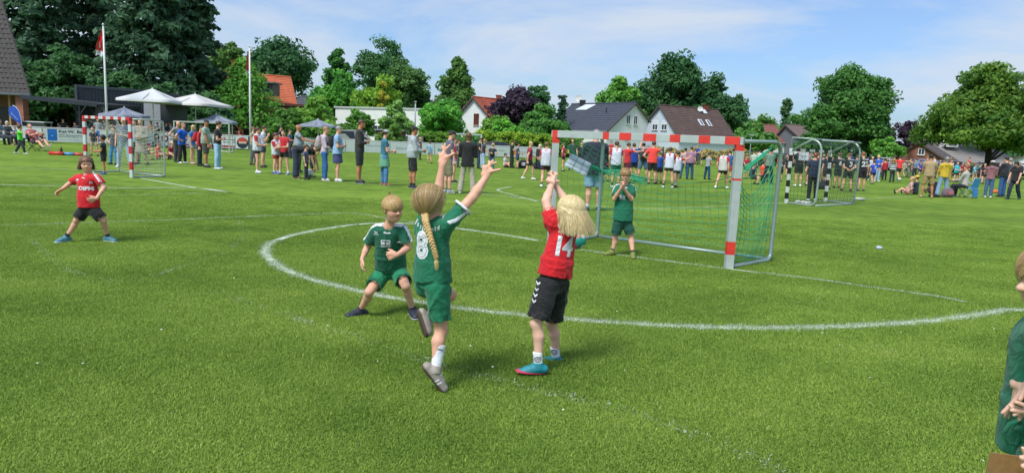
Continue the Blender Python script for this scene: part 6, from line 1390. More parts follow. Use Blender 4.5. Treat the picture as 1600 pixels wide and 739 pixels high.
# low concrete bar fence and vehicles beyond the field
def car(px, py, Y, ang, col, label, L=4.3, Hc=1.45, W_=1.75, van=False, dz=0):
    b = GD(px, Y); r = empty('parked_van' if van else 'parked_car', b, label, 'van' if van else 'car'); a = math.radians(ang); fw = V(math.cos(a), math.sin(a), 0); sd = V(-fw[1], fw[0], 0); P = lambda x, y, z: b + fw * x + sd * y + V(0, 0, z)
    h = W_ / 2; prof = [(-L / 2, .3), (-L / 2 + .05, .95), (-L * .42, 1.0 if not van else Hc * .93), (-L * .33, Hc * .95 if not van else Hc), (-L * .05, Hc), (L * .12, Hc * .93), (L * .28, .98), (L * .45, .85), (L / 2, .62), (L / 2, .3)]
    B = MB(); l0 = [P(x, -h * (.86 if z > 1.02 else 1), z) for x, z in prof]; l1 = [P(x, h * (.86 if z > 1.02 else 1), z) for x, z in prof]; n = len(prof); B.add(l0 + l1, [tuple(range(n)), tuple(range(n, 2 * n))[::-1]] + [(i, n + i, n + (i + 1) % n, (i + 1) % n) for i in range(n)]); bd = B.build('body', paint(col, .25), r, b, bevel=.04)
    gm = mat('glass', '20262c', .08)
    for s0 in (-1, 1):
        for x0, x1, x2, x3 in ((-L * .30, -L * .02, -L * .04, -L * .28), (.0, L * .22, L * .11, .0)): B = MB(); B.prism([P(x0, s0 * (h * .95), 1.02), P(x1, s0 * (h * .95), 1.02), P(x2, s0 * (h * .88), Hc * .92), P(x3, s0 * (h * .88), Hc * .92)], sd * s0 * .015); B.build('side_window', gm, r, b)
    B = MB(); B.prism([P(L * .27, -h * .8, 1.01), P(L * .27, h * .8, 1.01), P(L * .135, h * .74, Hc * .92), P(L * .135, -h * .74, Hc * .92)], V(0, 0, .03) + fw * .02); B.build('windscreen', gm, r, b)
    B = MB(); B.prism([P(-L * .43, -h * .8, 1.03), P(-L * .43, h * .8, 1.03), P(-L * .35, h * .74, Hc * .9), P(-L * .35, -h * .74, Hc * .9)], -fw * .03); B.build('rear_window', gm, r, b)
    for x in (-L * .31, L * .31):
        for s0 in (-1, 1): B = MB(); B.tube([P(x, s0 * (h - .2), .32), P(x, s0 * (h + .01), .32)], .32, 16); w_ = B.build('wheel', mat('tyre', '17181a', .9), r, b); B = MB(); B.tube([P(x, s0 * (h), .32), P(x, s0 * (h + .025), .32)], .19, 12); B.build('rim', paint('a5a8aa', .3), w_, b)
    for s0 in (-1, 1): B = MB(); B.box(P(L / 2 - .03, s0 * h * .72, .68), (.12, .3, .14), a); B.build('headlight', paint('d5d8da', .15), r, b); B = MB(); B.box(P(-L / 2 + .03, s0 * h * .78, .78), (.08, .2, .25), a); B.build('tail_light', paint('8a1c1c', .2), r, b)
car(556, 0, 56, 15, '8d8f86', 'beige grey car parked behind the boards beside the man with folded arms', Hc=1.75)
car(838, 0, 63, 185, '3a4048', 'dark car behind the yellow green hedge') if False else None
car(782, 0, 58, 5, '3c3a3c', 'low dark car between hedge and board right of the woman in black', Hc=1.35, L=3.6)
car(1185, 0, 78, 10, '2c3036', 'dark parked car behind the man in the grey green shirt'); car(1212, 0, 74, 170, '484d54', 'grey parked car left of the black and white goal'); car(1256, 0, 80, 5, 'c9ccce', 'white parked car seen through the black and white goal net', Hc=1.7)
car(1352, 0, 76, 175, '2a2e34', 'dark parked car behind the player with number twenty two'); car(1384, 0, 77, 8, 'b8bcc0', 'silver parked car behind the man in blue'); car(1440, 0, 79, 175, '7884a0', 'blue grey parked car before the brick gabled house'); car(1555, 0, 75, 5, '3a3f47', 'dark parked car right of the broad maple trunk'); car(1588, 0, 78, 172, 'c9cdd0', 'white parked car at the far right edge', Hc=1.6)
car(1490, 0, 82, 4, '59626c', 'grey parked car left of the broad maple trunk')
hedge(GD(1170, 72), GD(1240, 74), 1.3, .8, '24421e', '55783a', 'low green hedge left of the black and white goal'); hedge(GD(1460, 84), GD(1530, 83), 1.0, .8, '24421e', '55783a', 'low green hedge left of the broad maple trunk')
def rails(pts, zs, label, c='6e7470'):
    root = empty('bar_fence', pts[0], label, 'fence')
    for z in zs: B = MB(); B.tube([p + V(0, 0, z) for p in pts], .035, 6); B.build('rail', paint(c), root, pts[0])
    for a, b in zip(pts[:-1], pts[1:]):
        k = max(1, int(np.linalg.norm(b - a) / 2.5))
        for i in range(k): p = lerp(a, b, i / k); B = MB(); B.box(p + V(0, 0, .5), (.08, .08, 1.0)); B.build('post', paint(c), root, pts[0])
rails([GD(925, 61), GD(1050, 62.5), GD(1180, 65), GD(1300, 68), GD(1420, 70), GD(1530, 71), GD(1640, 72)], (.45, .95), 'dark pipe fence along the far side of the field')
# lamp posts and masts
def mast(px, yt, Y, label, r=.07, c='9aa0a2', lamp=False):
    b = GD(px, Y); z = solve_h(b, yt); o = empty('mast', b, label, 'mast'); B = MB(); B.tube([b, b + V(0, 0, z)], [r, r * .7], 8); B.build('pole', paint(c, .4), o, b, True); B = MB(); B.box(b + V(0, 0, z + .05), (.25, .25, .12)); B.build('cap', paint(c), o, b)
mast(648, 160, 70, 'grey metal mast before the white building', .1); mast(1172, 212, 62, 'thin pale pole right of the main goal', .04)
def fence_wall():
    a, b = GD(588, 57), GD(662, 58); B = MB(); p = a; r = empty('screen_wall', a, 'grey slatted screen with brick shed behind the woman in the teal shirt', 'wall')
    for i in range(12): q0, q1 = lerp(a, b, i / 12), lerp(a, b, (i + .93) / 12); B = MB(); B.prism([q0 + V(0, 0, .1), q1 + V(0, 0, .1), q1 + V(0, 0, 1.45), q0 + V(0, 0, 1.45)], V(0, .04, 0)); B.build('panel', paint('6c6a68'), r, a)
    B = MB(); B.box(a + V(1.0, 1.4, .9), (2.2, 2, 1.8)); B.build('shed', mat('brick_far', '6c3e34', .9), r, a); B = MB(); B.box(a + V(1.0, 1.4, 1.85), (2.5, 2.3, .1)); B.build('shed_roof', paint('8a8c8c'), r, a)
fence_wall()
# ------------------------------------------------------------------ the players in front
def PX(*a): return W(*a)
GREEN, RED, BLACKC, WHITEC = '0b6b4c', 'cf1020', '16171a', 'd9dce0'
def logo_poly(pts, s, c=(0, 0)): return [(c[0] + x * s, c[1] + y * s) for x, y in pts]
def shoulder_panel(out, J, base, root, col, m=.012, side=('L', 'R'), nm='shoulder_panel', w=.028, h=.004, end=.56):
    """white yoke running along the shoulder and sleeve, laid on the shirt"""
    bv = bvh_of(out['upper'])
    for s in side:
        S, E = J['s' + s], J['e' + s]; nbp = lerp(J['nb'], S, .25) ; a = nbp; b = S; c = lerp(S, E, end)
        path = [lerp(a, b, t) for t in np.linspace(0, 1, 8)] + [lerp(b, c, t) for t in np.linspace(.1, 1, 9)]
        vs, fs = [], []; upv = nrm(J['nb'] - J['pel']); outv = nrm(S - J['nb'])
        for i, p in enumerate(path):
            t = i / (len(path) - 1); d = nrm(path[min(i + 1, len(path) - 1)] - path[max(i - 1, 0)])
            n = nrm(upv * (1 - t * .8) + outv * t * 1.0 + V(0, 0, .0)); n = nrm(n - d * np.dot(n, d)); x = np.cross(d, n)
            for q in np.linspace(-1, 1, 7):
                src = p + x * q * w * (1 - .25 * t) + n * .12; hit = bv.ray_cast(Vector(src - base), Vector(-n), .2)
                w_ = np.array(hit[0]) + base + np.array(hit[1]) * .002 if hit[0] is not None else p + x * q * w + n * .05
                vs.append(w_)
        for i in range(len(path) - 1):
            for j in range(6): fs.append((i * 7 + j, i * 7 + j + 1, (i + 1) * 7 + j + 1, (i + 1) * 7 + j))
        mesh_np(nm, vs, fs, cloth(col), root, True, base)
def cuff(J, s, fr, r, root, base, col, h=.004, name='cuff'):
    S, E = J['s' + s], J['e' + s]; e = lerp(S, E, fr); d = nrm(E - S); F = Fd(e - r - .02, e + r + .02, h)
    F.op(cone(e - d * .012, e + d * .004, r, r + .001)); F.op(cone(e - d * .03, e + d * .03, r - .006, r - .006), 0, 's'); field_obj(F, name, cloth(col), root, base)
def collar(J, root, base, col, r=.05, h=.004, tilt=0.012):
    nb = J['nb']; up = nrm(nb - J['pel']); tf = nrm(J['tf']); c = nb + tf * .012 - up * .012
    pts = [c + (np.cross(tf, up) * math.cos(a) * r * 1.12 + tf * math.sin(a) * r * 1.0) - up * (.018 * math.sin(a) + .004) for a in np.linspace(0, 2 * math.pi, 25)[:-1]]
    F = Fd(*_bb(pts, .02), h)
    for i in range(24): F.op(cap(pts[i], pts[(i + 1) % 24], .0075, None, (up, 1.3)), .003)
    field_obj(F, 'collar', cloth(col), root, base)
def vb_logo(O, X, Y, s, root, base, bv):
    w = cloth(WHITEC)
    # square with two facing chevrons, and three short lines below
    Fs = [(0, 1, 2, 3)]
    decal('crest', logo_poly([(-1, .15), (-.15, .15), (-.15, .7), (-1, .7)], s), Fs, O, X, Y, w, root, base, bv)
    decal('crest', logo_poly([(.15, .15), (1, .15), (1, .7), (.15, .7)], s), Fs, O, X, Y, w, root, base, bv)
    decal('crest', logo_poly([(-1, .95), (1, .95), (1, 1.15), (-1, 1.15)], s), Fs, O, X, Y, w, root, base, bv)
    decal('crest', logo_poly([(-1, .7), (-.8, .7), (-.8, .95), (-1, .95)], s), Fs, O, X, Y, w, root, base, bv)
    decal('crest', logo_poly([(.8, .7), (1, .7), (1, .95), (.8, .95)], s), Fs, O, X, Y, w, root, base, bv)
    decal('crest', logo_poly([(-.45, .82), (0, .3), (.45, .82), (0, .55)], s), [(0, 1, 3), (1, 2, 3)], O, X, Y, w, root, base, bv)
    for yy in (-.15, -.45): decal('crest_line', logo_poly([(-1, yy), (1, yy), (1, yy + .13), (-1, yy + .13)], s), Fs, O, X, Y, w, root, base, bv)
def side_of(J): return nrm(np.cross(nrm(J['tf']), nrm(J['nb'] - J['pel'])))

# ---- girl, number 8, seen from behind with raised arms
def girl8():
    D = 3.86; b = G(690, 622); 
    J = {'base': V(b[0], D, 0)}
    J['hc'] = PX(674, 313, D - .02); J['hf'] = V(.82, .50, .10); J['hu'] = V(.02, .02, 1); J['HH'] = .170
    J['nb'] = PX(676, 346, D - .0); J['pel'] = PX(676, 438, D + .02)
    J['tf'] = V(.42, .9, 0)
    J['sR'] = PX(698, 352, D - .05); J['sL'] = PX(660, 354, D + .08)
    J['eR'] = PX(738, 309, D + .0); J['wR'] = PX(758, 279, D + .06)
    J['eL'] = PX(683, 310, D + .17); J['wL'] = PX(691, 259, D + .18)
    J['hdR'] = PX(763, 263, D + .07) - J['wR']; J['hdL'] = PX(695, 244, D + .19) - J['wL']
    J['hnR'] = V(.1, 1, .1); J['hnL'] = V(.1, 1, .1)
    J['thR'] = 1; J['thL'] = 1
    dR, dL = D + .07, D + .19
    J['tipsR'] = [PX(781.5, 265, dR - .01), PX(775.5, 254, dR + .02), PX(770.5, 250.5, dR + .02), PX(764, 252, dR + .02), PX(754.5, 259, dR + .01)]
    J['tipsL'] = [PX(709.5, 240, dL - .01), PX(703.5, 226.5, dL + .02), PX(695.5, 224.5, dL + .02), PX(690.5, 229, dL + .02), PX(685.5, 240, dL + .01)]
    J['hL'] = PX(666, 446, D + .09); J['hR'] = PX(683, 447, D - .01)
    J['kR'] = PX(690, 515, D + .02); J['aR'] = PX(681, 577, D - .05)
    J['kL'] = PX(703, 461, D + .27); J['aL'] = PX(669, 497, D + .22)
    J['tR'] = nrm(PX(699, 618, D - .03) - PX(669, 583, D - .05)); J['tL'] = nrm(PX(662, 522, D + .16) - PX(672, 500, D + .24) + V(-.02, -.02, .0))
    J['cw'], J['ww'], J['hw'] = .140, .122, .140
    J['snR'] = nrm(V(-.75, -.15, -.6)); J['snL'] = nrm(V(-.25, -.9, -.25)); J['tL'] = nrm(V(-.15, .25, -1)) 
    J['flL'] = .72; J['tL'] = nrm(V(.35, -.15, -.9)); J['snL'] = nrm(V(-.75, -.45, -.22))
    o = dict(H=1.27, h=.005, label='girl with long blond braid, green jersey number eight, arms raised', skin='fair', upper=('tee', GREEN), hem=.0, loose=.024,
             lower=('shorts', '0c7350', .03, .74), sock=(WHITEC, .62), shoe='9a9287', sole='54443a', hair=('none', 'dkblond'), wr=.009, seed=11, lace='c3a79a', brow='dkblond', sleeve=.66)
    out = figure(J, o); root, base = out['root'], J['base']; bv = bvh_of(out['upper'])
    # hair
    r_, f_, u_ = frame(J['hf'], J['hu']); hc, HH = J['hc'], J['HH']; A_ = lambda x, y, z: hc + (r_ * x + f_ * y + u_ * z) * HH
    F = Fd(hc - .16, hc + .16, .004); F.op(ell(A_(0, -.075, .14), (r_, f_, u_), np.array((.345, .42, .37)) * HH * 1.09 + .004)); F.op(ell(A_(0, .36, -.18), (r_, f_, u_), np.array((.40, .36, .40)) * HH), .03 * HH, 's')
    nape = PX(664, 336, D - .10)
    F.op(cap(A_(0, -.22, .0), A_(0, -.3, -.25), .26 * HH, .17 * HH), .1 * HH); F.op(cap(A_(.0, -.25, -.2), nape, .16 * HH, .09 * HH), .06 * HH)
    F.disp(wrinkle(.006, 28, 5, (1, 1, .6)), .03); field_obj(F, 'hair', hairm('8f7448'), root, base)
    strands(root, base, hc, J['hf'], J['hu'], HH, 2100, 'ab9060', 'braid', .0009, 3, target=nape, parent=root)
    # braid of three strands
    pts = [nape + V(0, 0, .004), PX(665, 346, D - .135), PX(669, 360, D - .155), PX(674.5, 377, D - .17), PX(679, 393, D - .175), PX(682, 404, D - .17)]
    P = np.array(pts); N = 90; tt = np.linspace(0, len(P) - 1, N); C = np.stack([np.interp(tt, range(len(P)), P[:, i]) for i in range(3)], 1)
    B = MB()
    for s in range(3):
        path = []; rr = []
        for i in range(N):
            t = i / N; ph = t * 2 * math.pi * 5.5 + s * 2 * math.pi / 3; w = .014 * (1 - .35 * t); rr.append(.0098 * (1 - .38 * t))
            path.append(C[i] + V(1, 0, .25) * w * math.sin(ph) + V(0, -1, 0) * w * .45 * math.sin(2 * ph))
        B.tube(path, rr, 7)
    B.build('braid', hairm('bfa067'), root, base, True)
    B = MB(); e = C[-1]
    B.tube([e + V(0, 0, .006), e - V(0, 0, .004)], .0095, 10); B.build('hair_tie', hairm('a78a55'), root, base, True)
    B = MB(); g = random.Random(4); e2 = PX(682, 419, D - .165)
    for i in range(70):
        a = g.uniform(0, 6.28); q = g.random() ** .5; o1 = V(math.cos(a), math.sin(a), 0) * q; B.tube([e + o1 * .006, lerp(e, e2, .35) + o1 * .012, e2 + o1 * .009 + V(0, 0, g.uniform(-.01, .015))], [.0022, .0022, .0008], 4, False)
    B.build('braid_tail', hairm('cdb37c'), root, base, True)
    # hairline strand on temple, marks
    up = nrm(J['nb'] - J['pel']); X = side_of(J); N_ = -nrm(J['tf']); w = cloth(WHITEC)
    Xp = nrm(V(1, -.38, 0)); Yp = nrm(up)
    O = lambda px, py: PX(px, py, D - .22)
    # number: outline and inline
    P8, F8, w8, h8 = text_mesh('8', .055); k = .165 / h8; Oc = O(658.5, 383); Yn = nrm(Yp + V(.03, 0, 0))
    decal('number', P8 * np.array((k * .82, k)), F8, Oc, Xp, Yn, w, root, base, bv, .0015)
    P8b, F8b, _, _ = text_mesh('8', .0); decal('number_inline', P8b * np.array((k * .80, k * .985)), F8b, Oc, Xp, Yn, cloth('7d8f8a'), root, base, bv, .0025)
    P8c, F8c, _, _ = text_mesh('8', -.012); decal('number_inline', P8c * np.array((k * .80, k * .985)), F8c, Oc, Xp, Yn, w, root, base, bv, .0032)
    for ch, px, py, hh in (('F', 651, 347, .026), ('e', 653.5, 351, .02), ('c', 657.5, 354.5, .02), ('h', 662, 356.5, .028), ('e', 675.5, 359, .019), ('l', 680, 358, .027), ('d', 684.5, 355.8, .027)):
        text_decal('lettering', ch, O(px, py), Xp, nrm(Yp + V(.1, 0, 0)), hh, w, root, base, bv, .0015, .015)
    S, E = J['sR'], J['eR']; lk = o['H'] / 1.75 * 1.06; lz = .03 * o['H'] / 1.75
    cuff(J, 'R', .655, (.05 * .34 + .042 * .66) * lk + lz * 1.1 + .001, root, base, WHITEC)
    shoulder_panel(out, J, base, root, WHITEC, side=('R',), w=.013, end=.6)
    F = Fd(J['nb'] - .1, J['nb'] + .1, .004); 
    collar(J, root, base, WHITEC, .048)
    # sock print and shoe stripes
    for s, px, py in (('R', 686, 546),):
        text_decal('sock_lettering', 'HUMMEL', PX(px, py, D - .12), nrm(V(1, 0, -.22)), nrm(V(.15, 0, 1)), .009, cloth('30303a'), root, base, bvh_of(out['sock' + s]), .001, .02, maxe=.02)
    bs = bvh_of(out['shoeR']); t = nrm(J['tR']); n = -J['snR']
    for q in (.0, .022): decal('stripe', [(-.004, -.018), (.006, -.018), (.014, .018), (.004, .018)], [(0, 1, 2, 3)], J['aR'] + t * (.045 + q) - n * .03 + V(.0, -.12, 0), nrm(V(t[0], 0, t[2])), nrm(V(n[0], 0, n[2])), cloth(WHITEC), out['shoeR'], base, bs, .002, .01)
    return J
girl8()

# ---- child number 14 in red, blond bob, arms up
def red14():
    D = 4.28; b = G(845, 590); J = {'base': V(b[0], D, 0)}
    J['hc'] = PX(889, 331, D + .0); J['hf'] = nrm(V(-.72, .62, .25)); J['hu'] = nrm(V(.18, -.12, 1)); J['HH'] = .200
    J['nb'] = PX(882, 357, D + .02); J['pel'] = PX(866, 433, D + .0); J['tf'] = nrm(V(-.45, .9, 0))
    J['sL'] = PX(861, 346, D + .0); J['sR'] = PX(897, 362, D + .06)
    J['eL'] = PX(853, 314, D + .06); J['wL'] = PX(861, 291, D + .16); J['eR'] = PX(886, 318, D + .2); J['wR'] = PX(869, 291, D + .21)
    J['sR'] = PX(893, 356, D + .08)
    dl, dr = D + .18, D + .24
    J['hdL'] = PX(861, 280, dl) - J['wL']; J['hdR'] = PX(867, 280, dr) - J['wR']; J['hnL'] = nrm(V(.5, .9, 0)); J['hnR'] = nrm(V(-.9, .4, 0)); J['thL'] = -1; J['thR'] = 1
    J['tipsL'] = [PX(854, 282, dl - .03), PX(856.5, 271, dl), PX(859.5, 268.5, dl + .02), PX(862.5, 267, dl + .03), PX(865, 270.5, dl + .04)]
    J['tipsR'] = [PX(874, 283, dr - .03), PX(871.5, 272, dr - .02), PX(869.5, 270, dr + .01), PX(867.5, 269.5, dr + .03), PX(866, 272, dr + .04)]
    J['hL'] = PX(856, 444, D - .03); J['hR'] = PX(873, 445, D + .09)
    J['kL'] = PX(838, 506, D - .08); J['aL'] = PX(841, 571, D - .1); J['kR'] = PX(861, 505, D + .2); J['aR'] = PX(869, 560, D + .24)
    J['tL'] = nrm(V(-.98, -.15, -.12)); J['tR'] = nrm(V(-.85, .1, -.0)); J['snL'] = nrm(V(-.14, 0, -1)); J['snR'] = nrm(V(.2, 0, -1))
    J['cw'], J['ww'], J['hw'] = .138, .122, .140
    o = dict(H=1.24, h=.0052, label='blond child in red jersey number fourteen and black shorts reaching up', skin='pale', upper=('tee', RED), hem=-.01, loose=.026,
             lower=('shorts', BLACKC, .05, .86), sock=(WHITEC, .34), shoe='157d88', sole='c43a55', hair=('none', 'pale'), wr=.009, seed=4, lace='1b6d80', brow='dkblond', sleeve=.62)
    out = figure(J, o); root, base = out['root'], J['base']; bv = bvh_of(out['upper'])
    r_, f_, u_ = frame(J['hf'], J['hu']); hc, HH = J['hc'], J['HH']; A_ = lambda x, y, z: hc + (r_ * x + f_ * y + u_ * z) * HH
    F = Fd(hc - .24, hc + .2, .0045); F.op(ell(A_(0, -.075, .14), (r_, f_, u_), np.array((.345, .42, .37)) * HH * 1.09 + .004)); F.op(ell(A_(0, .36, -.2), (r_, f_, u_), np.array((.36, .34, .40)) * HH), .03 * HH, 's')
    for (x, y, z, dx_, dz) in ((.0, -.3, .0, .01, -.06), (.22, -.25, .0, .02, -.055), (-.2, -.25, .0, -.0, -.06), (.3, -.05, .0, .04, -.045), (-.3, -.02, .0, 0, -.09)):
        p = A_(x, y, z); F.op(cap(p, p + V(dx_ + .012, -.012, dz), .05 if abs(x) < .3 else .034, .034 if abs(x) < .3 else .022), .02)
    F.disp(wrinkle(.007, 26, 8, (1, 1, .35)), .03); field_obj(F, 'hair', hairm('c8b486'), root, base)
    strands(root, base, hc, J['hf'], J['hu'], HH * 1.05, 2600, 'cdb987', 'bob', .0009, 9, fall=.36, zend=-.40, zfront=-.2, swing=(.22, -.12, 0), parent=root)
    up = nrm(J['nb'] - J['pel']); w = cloth(WHITEC); Xp = nrm(V(1, -.05, -.13)); Yp = nrm(V(.13, 0, 1)); O = lambda px, py: PX(px, py, D - .25)
    text_decal('number', '1', O(873, 384), Xp, Yp, .126, w, root, base, bv, .002, .03); text_decal('number', '4', O(887, 386), Xp, Yp, .124, w, root, base, bv, .002, .03, wid=.068)
    text_decal('lettering', 'SC', O(878, 353), Xp, Yp, .026, w, root, base, bv, .002, .03); text_decal('lettering', 'HANDBALL', O(888, 358.5), Xp, Yp, .011, w, root, base, bv, .002, .03)
    text_decal('lettering', 'SCHARNEBECK', O(886, 364), Xp, Yp, .013, w, root, base, bv, .002, .04, wid=.115)
    decal('crest', [(math.cos(a) * .018, math.sin(a) * .022) for a in np.linspace(0, 6.28, 15)[:-1]], [tuple(range(14))], O(876, 352), Xp, Yp, cloth('e3e0de'), root, base, bv, .0012)
    # chevrons down the shorts
    bl = bvh_of(out['lower']); 
    for i in range(4):
        px, py = 841.0 - i * 2.2, 442 + i * 9.3
        decal('chevron', [(-.014, .012), (0, -.002), (.014, .012), (.014, .001), (0, -.015), (-.014, .001)], [(0, 1, 4, 5), (1, 2, 3, 4)], PX(px, py, D - .3), nrm(V(1, -.1, -.1)), nrm(V(.15, 0, 1)), w, root, base, bl, .002)
    for s, px, py in (('L', 840, 562), ('R', 866, 550)):
        bs = bvh_of(out['sock' + s]); dk = cloth('26262e')
        ring = lambda r0, r1, n=16: ([(math.cos(a) * r, math.sin(a) * r) for r in (r0, r1) for a in np.linspace(0, 2 * math.pi, n + 1)[:-1]], [(i, (i + 1) % n, n + (i + 1) % n, n + i) for i in range(n)])
        P, Fs = ring(.015, .020); decal('emblem', P, Fs, PX(px, py, D - .4), V(1, 0, 0), V(0, 0, 1), dk, root, base, bs, .001, .02)
        decal('emblem', [(-.010, -.008), (-.002, .010), (.009, .002), (.004, -.010)], [(0, 1, 2, 3)], PX(px, py, D - .4), V(1, 0, 0), V(0, 0, 1), dk, root, base, bs, .001, .02)
red14()

# ---- boy in green crouching, facing the camera's right
def boy_green():
    D = 5.45; b = G(604, 500); J = {'base': V(b[0], D, 0)}
    J['hc'] = PX(614, 327, D - .16); J['hf'] = nrm(V(.66, -.75, -.10)); J['hu'] = nrm(V(.1, -.15, 1)); J['HH'] = .200
    J['nb'] = PX(607, 356, D - .10); J['pel'] = PX(611, 419, D + .06); J['tf'] = nrm(V(.28, -.95, -.1))
    J['sR'] = PX(587, 360, D - .08); J['sL'] = PX(630, 360, D - .10)
    J['eR'] = PX(574, 386, D - .02); J['wR'] = PX(566, 404, D - .08); J['eL'] = PX(637, 388, D - .12); J['wL'] = PX(621, 398, D - .26)
    J['hdR'] = V(.0, -.3, -1); J['curlR'] = .45; J['hdL'] = nrm(V(-1, -.35, -.15)); J['curlL'] = 1.15
    J['hL'] = PX(624, 426, D + .04); J['hR'] = PX(599, 426, D + .06)
    J['kR'] = PX(577, 456, D - .12); J['aR'] = PX(563, 484, D + .0); J['kL'] = PX(636, 444, D - .16); J['aL'] = PX(645, 484, D + .0)
    J['kL'] = PX(634, 447, D - .12)
    J['tR'] = nrm(V(-.72, -.7, 0)); J['tL'] = nrm(V(.35, -.95, -.0)); J['snR'] = V(0, 0, -1); J['snL'] = V(0, 0, -1)
    J['cw'], J['ww'], J['hw'] = .165, .145, .15
    o = dict(H=1.2, h=.0058, label='crouching fair haired boy in green jersey, mouth open, left of the braided girl', skin='fair', upper=('tee', '0a5f45'), hem=-.005, loose=.03,
             lower=('shorts', '0c7a52', .045, .72), sock=('20242e', .16), shoe='272d3a', sole='b9bcc0', hair=('short', 'dkblond'), wr=.009, seed=21, lace='8b93a3', mouth=.035, brow='dkblond', sleeve=.72)
    J['gaze'] = .02
    out = figure(J, o); root, base = out['root'], J['base']; bv = bvh_of(out['upper'])
    strands(root, base, J['hc'], J['hf'], J['hu'], J['HH'], 1700, 'b0905c', 'short', .0012, 5, parent=root, lift=.7)
    B = MB(); r_, f_, u_ = frame(J['hf'], J['hu']); c = J['hc'] + (u_ * .45 - f_ * .32) * J['HH']
    for i in range(14): B.tube([c, c + (u_ * .1 - f_ * .03 + r_ * random.uniform(-.05, .05)) * J['HH'], c + (u_ * random.uniform(.14, .22) - f_ * .0 + r_ * random.uniform(-.1, .05)) * J['HH']], [.003, .002, .0006], 4, False)
    B.build('cowlick', hairm('b0905c'), root, base, True)
    shoulder_panel(out, J, base, root, WHITEC, w=.024, end=.70); collar(J, root, base, WHITEC, .05)
    X = V(1, .1, 0); Y = V(.02, 0, 1)
    vb_logo(PX(602.5, 383, D - .5), X, Y, .037, root, base, bv)
    decal('brand_mark', [(-.02, 0), (.02, 0), (.02, .008), (-.02, .008)], [(0, 1, 2, 3)], PX(588, 367, D - .5), X, Y, cloth(WHITEC), root, base, bv)
    decal('brand_mark', [(-.016, .022), (0, .012), (.016, .022), (.012, .03), (0, .02), (-.012, .03)], [(0, 1, 4, 5), (1, 2, 3, 4)], PX(588, 367, D - .5), X, Y, cloth(WHITEC), root, base, bv)
boy_green()

# ---- boy in red at the left
def boy_red():
    D = 8.25; b = G(138, 380); J = {'base': V(b[0], D, 0)}
    J['hc'] = PX(135, 257, D - .03); J['hf'] = nrm(V(.55, -.82, -.08)); J['hu'] = nrm(V(-.02, -.05, 1)); J['HH'] = .190
    J['nb'] = PX(136, 274, D - .02); J['pel'] = PX(139, 324, D + .0); J['tf'] = nrm(V(.2, -.97, 0))
    J['sR'] = PX(121, 279, D + .02); J['sL'] = PX(152, 278, D - .04)
    J['eR'] = PX(109, 287, D + .04); J['wR'] = PX(98, 295, D - .06); J['eL'] = PX(163, 293, D - .05); J['wL'] = PX(151, 310, D - .17)
    J['hdR'] = nrm(V(-.7, -.4, -.6)); J['hdL'] = nrm(V(-.9, -.2, -.35)); J['curlR'] = .4; J['curlL'] = .3
    J['hR'] = PX(131, 329, D + .02); J['hL'] = PX(147, 329, D); J['kR'] = PX(120, 344, D + .0); J['aR'] = PX(103, 368, D - .04)
    J['kL'] = PX(162, 345, D + .02); J['aL'] = PX(168, 366, D + .12); J['tR'] = nrm(V(-.35, -.93, -.05)); J['tL'] = nrm(V(.93, -.3, 0)); J['snR'] = V(0, 0, -1); J['snL'] = V(0, 0, -1)
    J['aR'] = V(*J['aR'][:2], .06); J['aL'] = V(*J['aL'][:2], .06)
    J['cw'], J['ww'], J['hw'] = .152, .138, .145
    o = dict(H=1.22, h=.0072, label='brown haired boy in red jersey and black shorts with legs spread, alone at the left', skin='fair', upper=('tee', RED), hem=-.005, loose=.03,
             lower=('shorts', BLACKC, .045, .8), sock=('1f2a2c', .22), shoe='4a7f8c', sole='d9e2e0', hair=('mop', '6e4e36'), wr=.004, seed=31, brow='brown', sleeve=.68)
    out = figure(J, o); root, base = out['root'], J['base']; bv = bvh_of(out['upper'])
    strands(root, base, J['hc'], J['hf'], J['hu'], J['HH'] * 1.04, 900, '7a5c42', 'bob', .0018, 5, fall=.26, zend=-.14, zfront=.32, parent=root)
    X, Y, w = V(1, .1, 0), V(0, 0, 1), cloth(WHITEC)
    text_decal('lettering', 'OIFM', PX(133, 294.5, D - .5), X, Y, .05, w, root, base, bv, .002, .05, wid=.165)
    for i in range(5): decal('chevron', [(-.022, .008), (0, -.004), (.022, .008), (.022, -.006), (0, -.02), (-.022, -.006)], [(0, 1, 4, 5), (1, 2, 3, 4)], PX(147.5 + i * 2.1, 270.5 + i * 2.9, D - .5), nrm(V(1, 0, -.7)), nrm(V(.7, 0, 1)), w, root, base, bv)
    decal('brand_mark', [(-.02, 0), (.02, .01), (.015, .03), (-.02, .02)], [(0, 1, 2, 3)], PX(121, 283, D - .5), X, Y, w, root, base, bv)
    text_decal('number', '10', PX(142, 285.5, D - .5), X, Y, .03, w, root, base, bv, .002, .05)
    collar(J, root, base, 'd8d4d2', .047, .006)
boy_red()

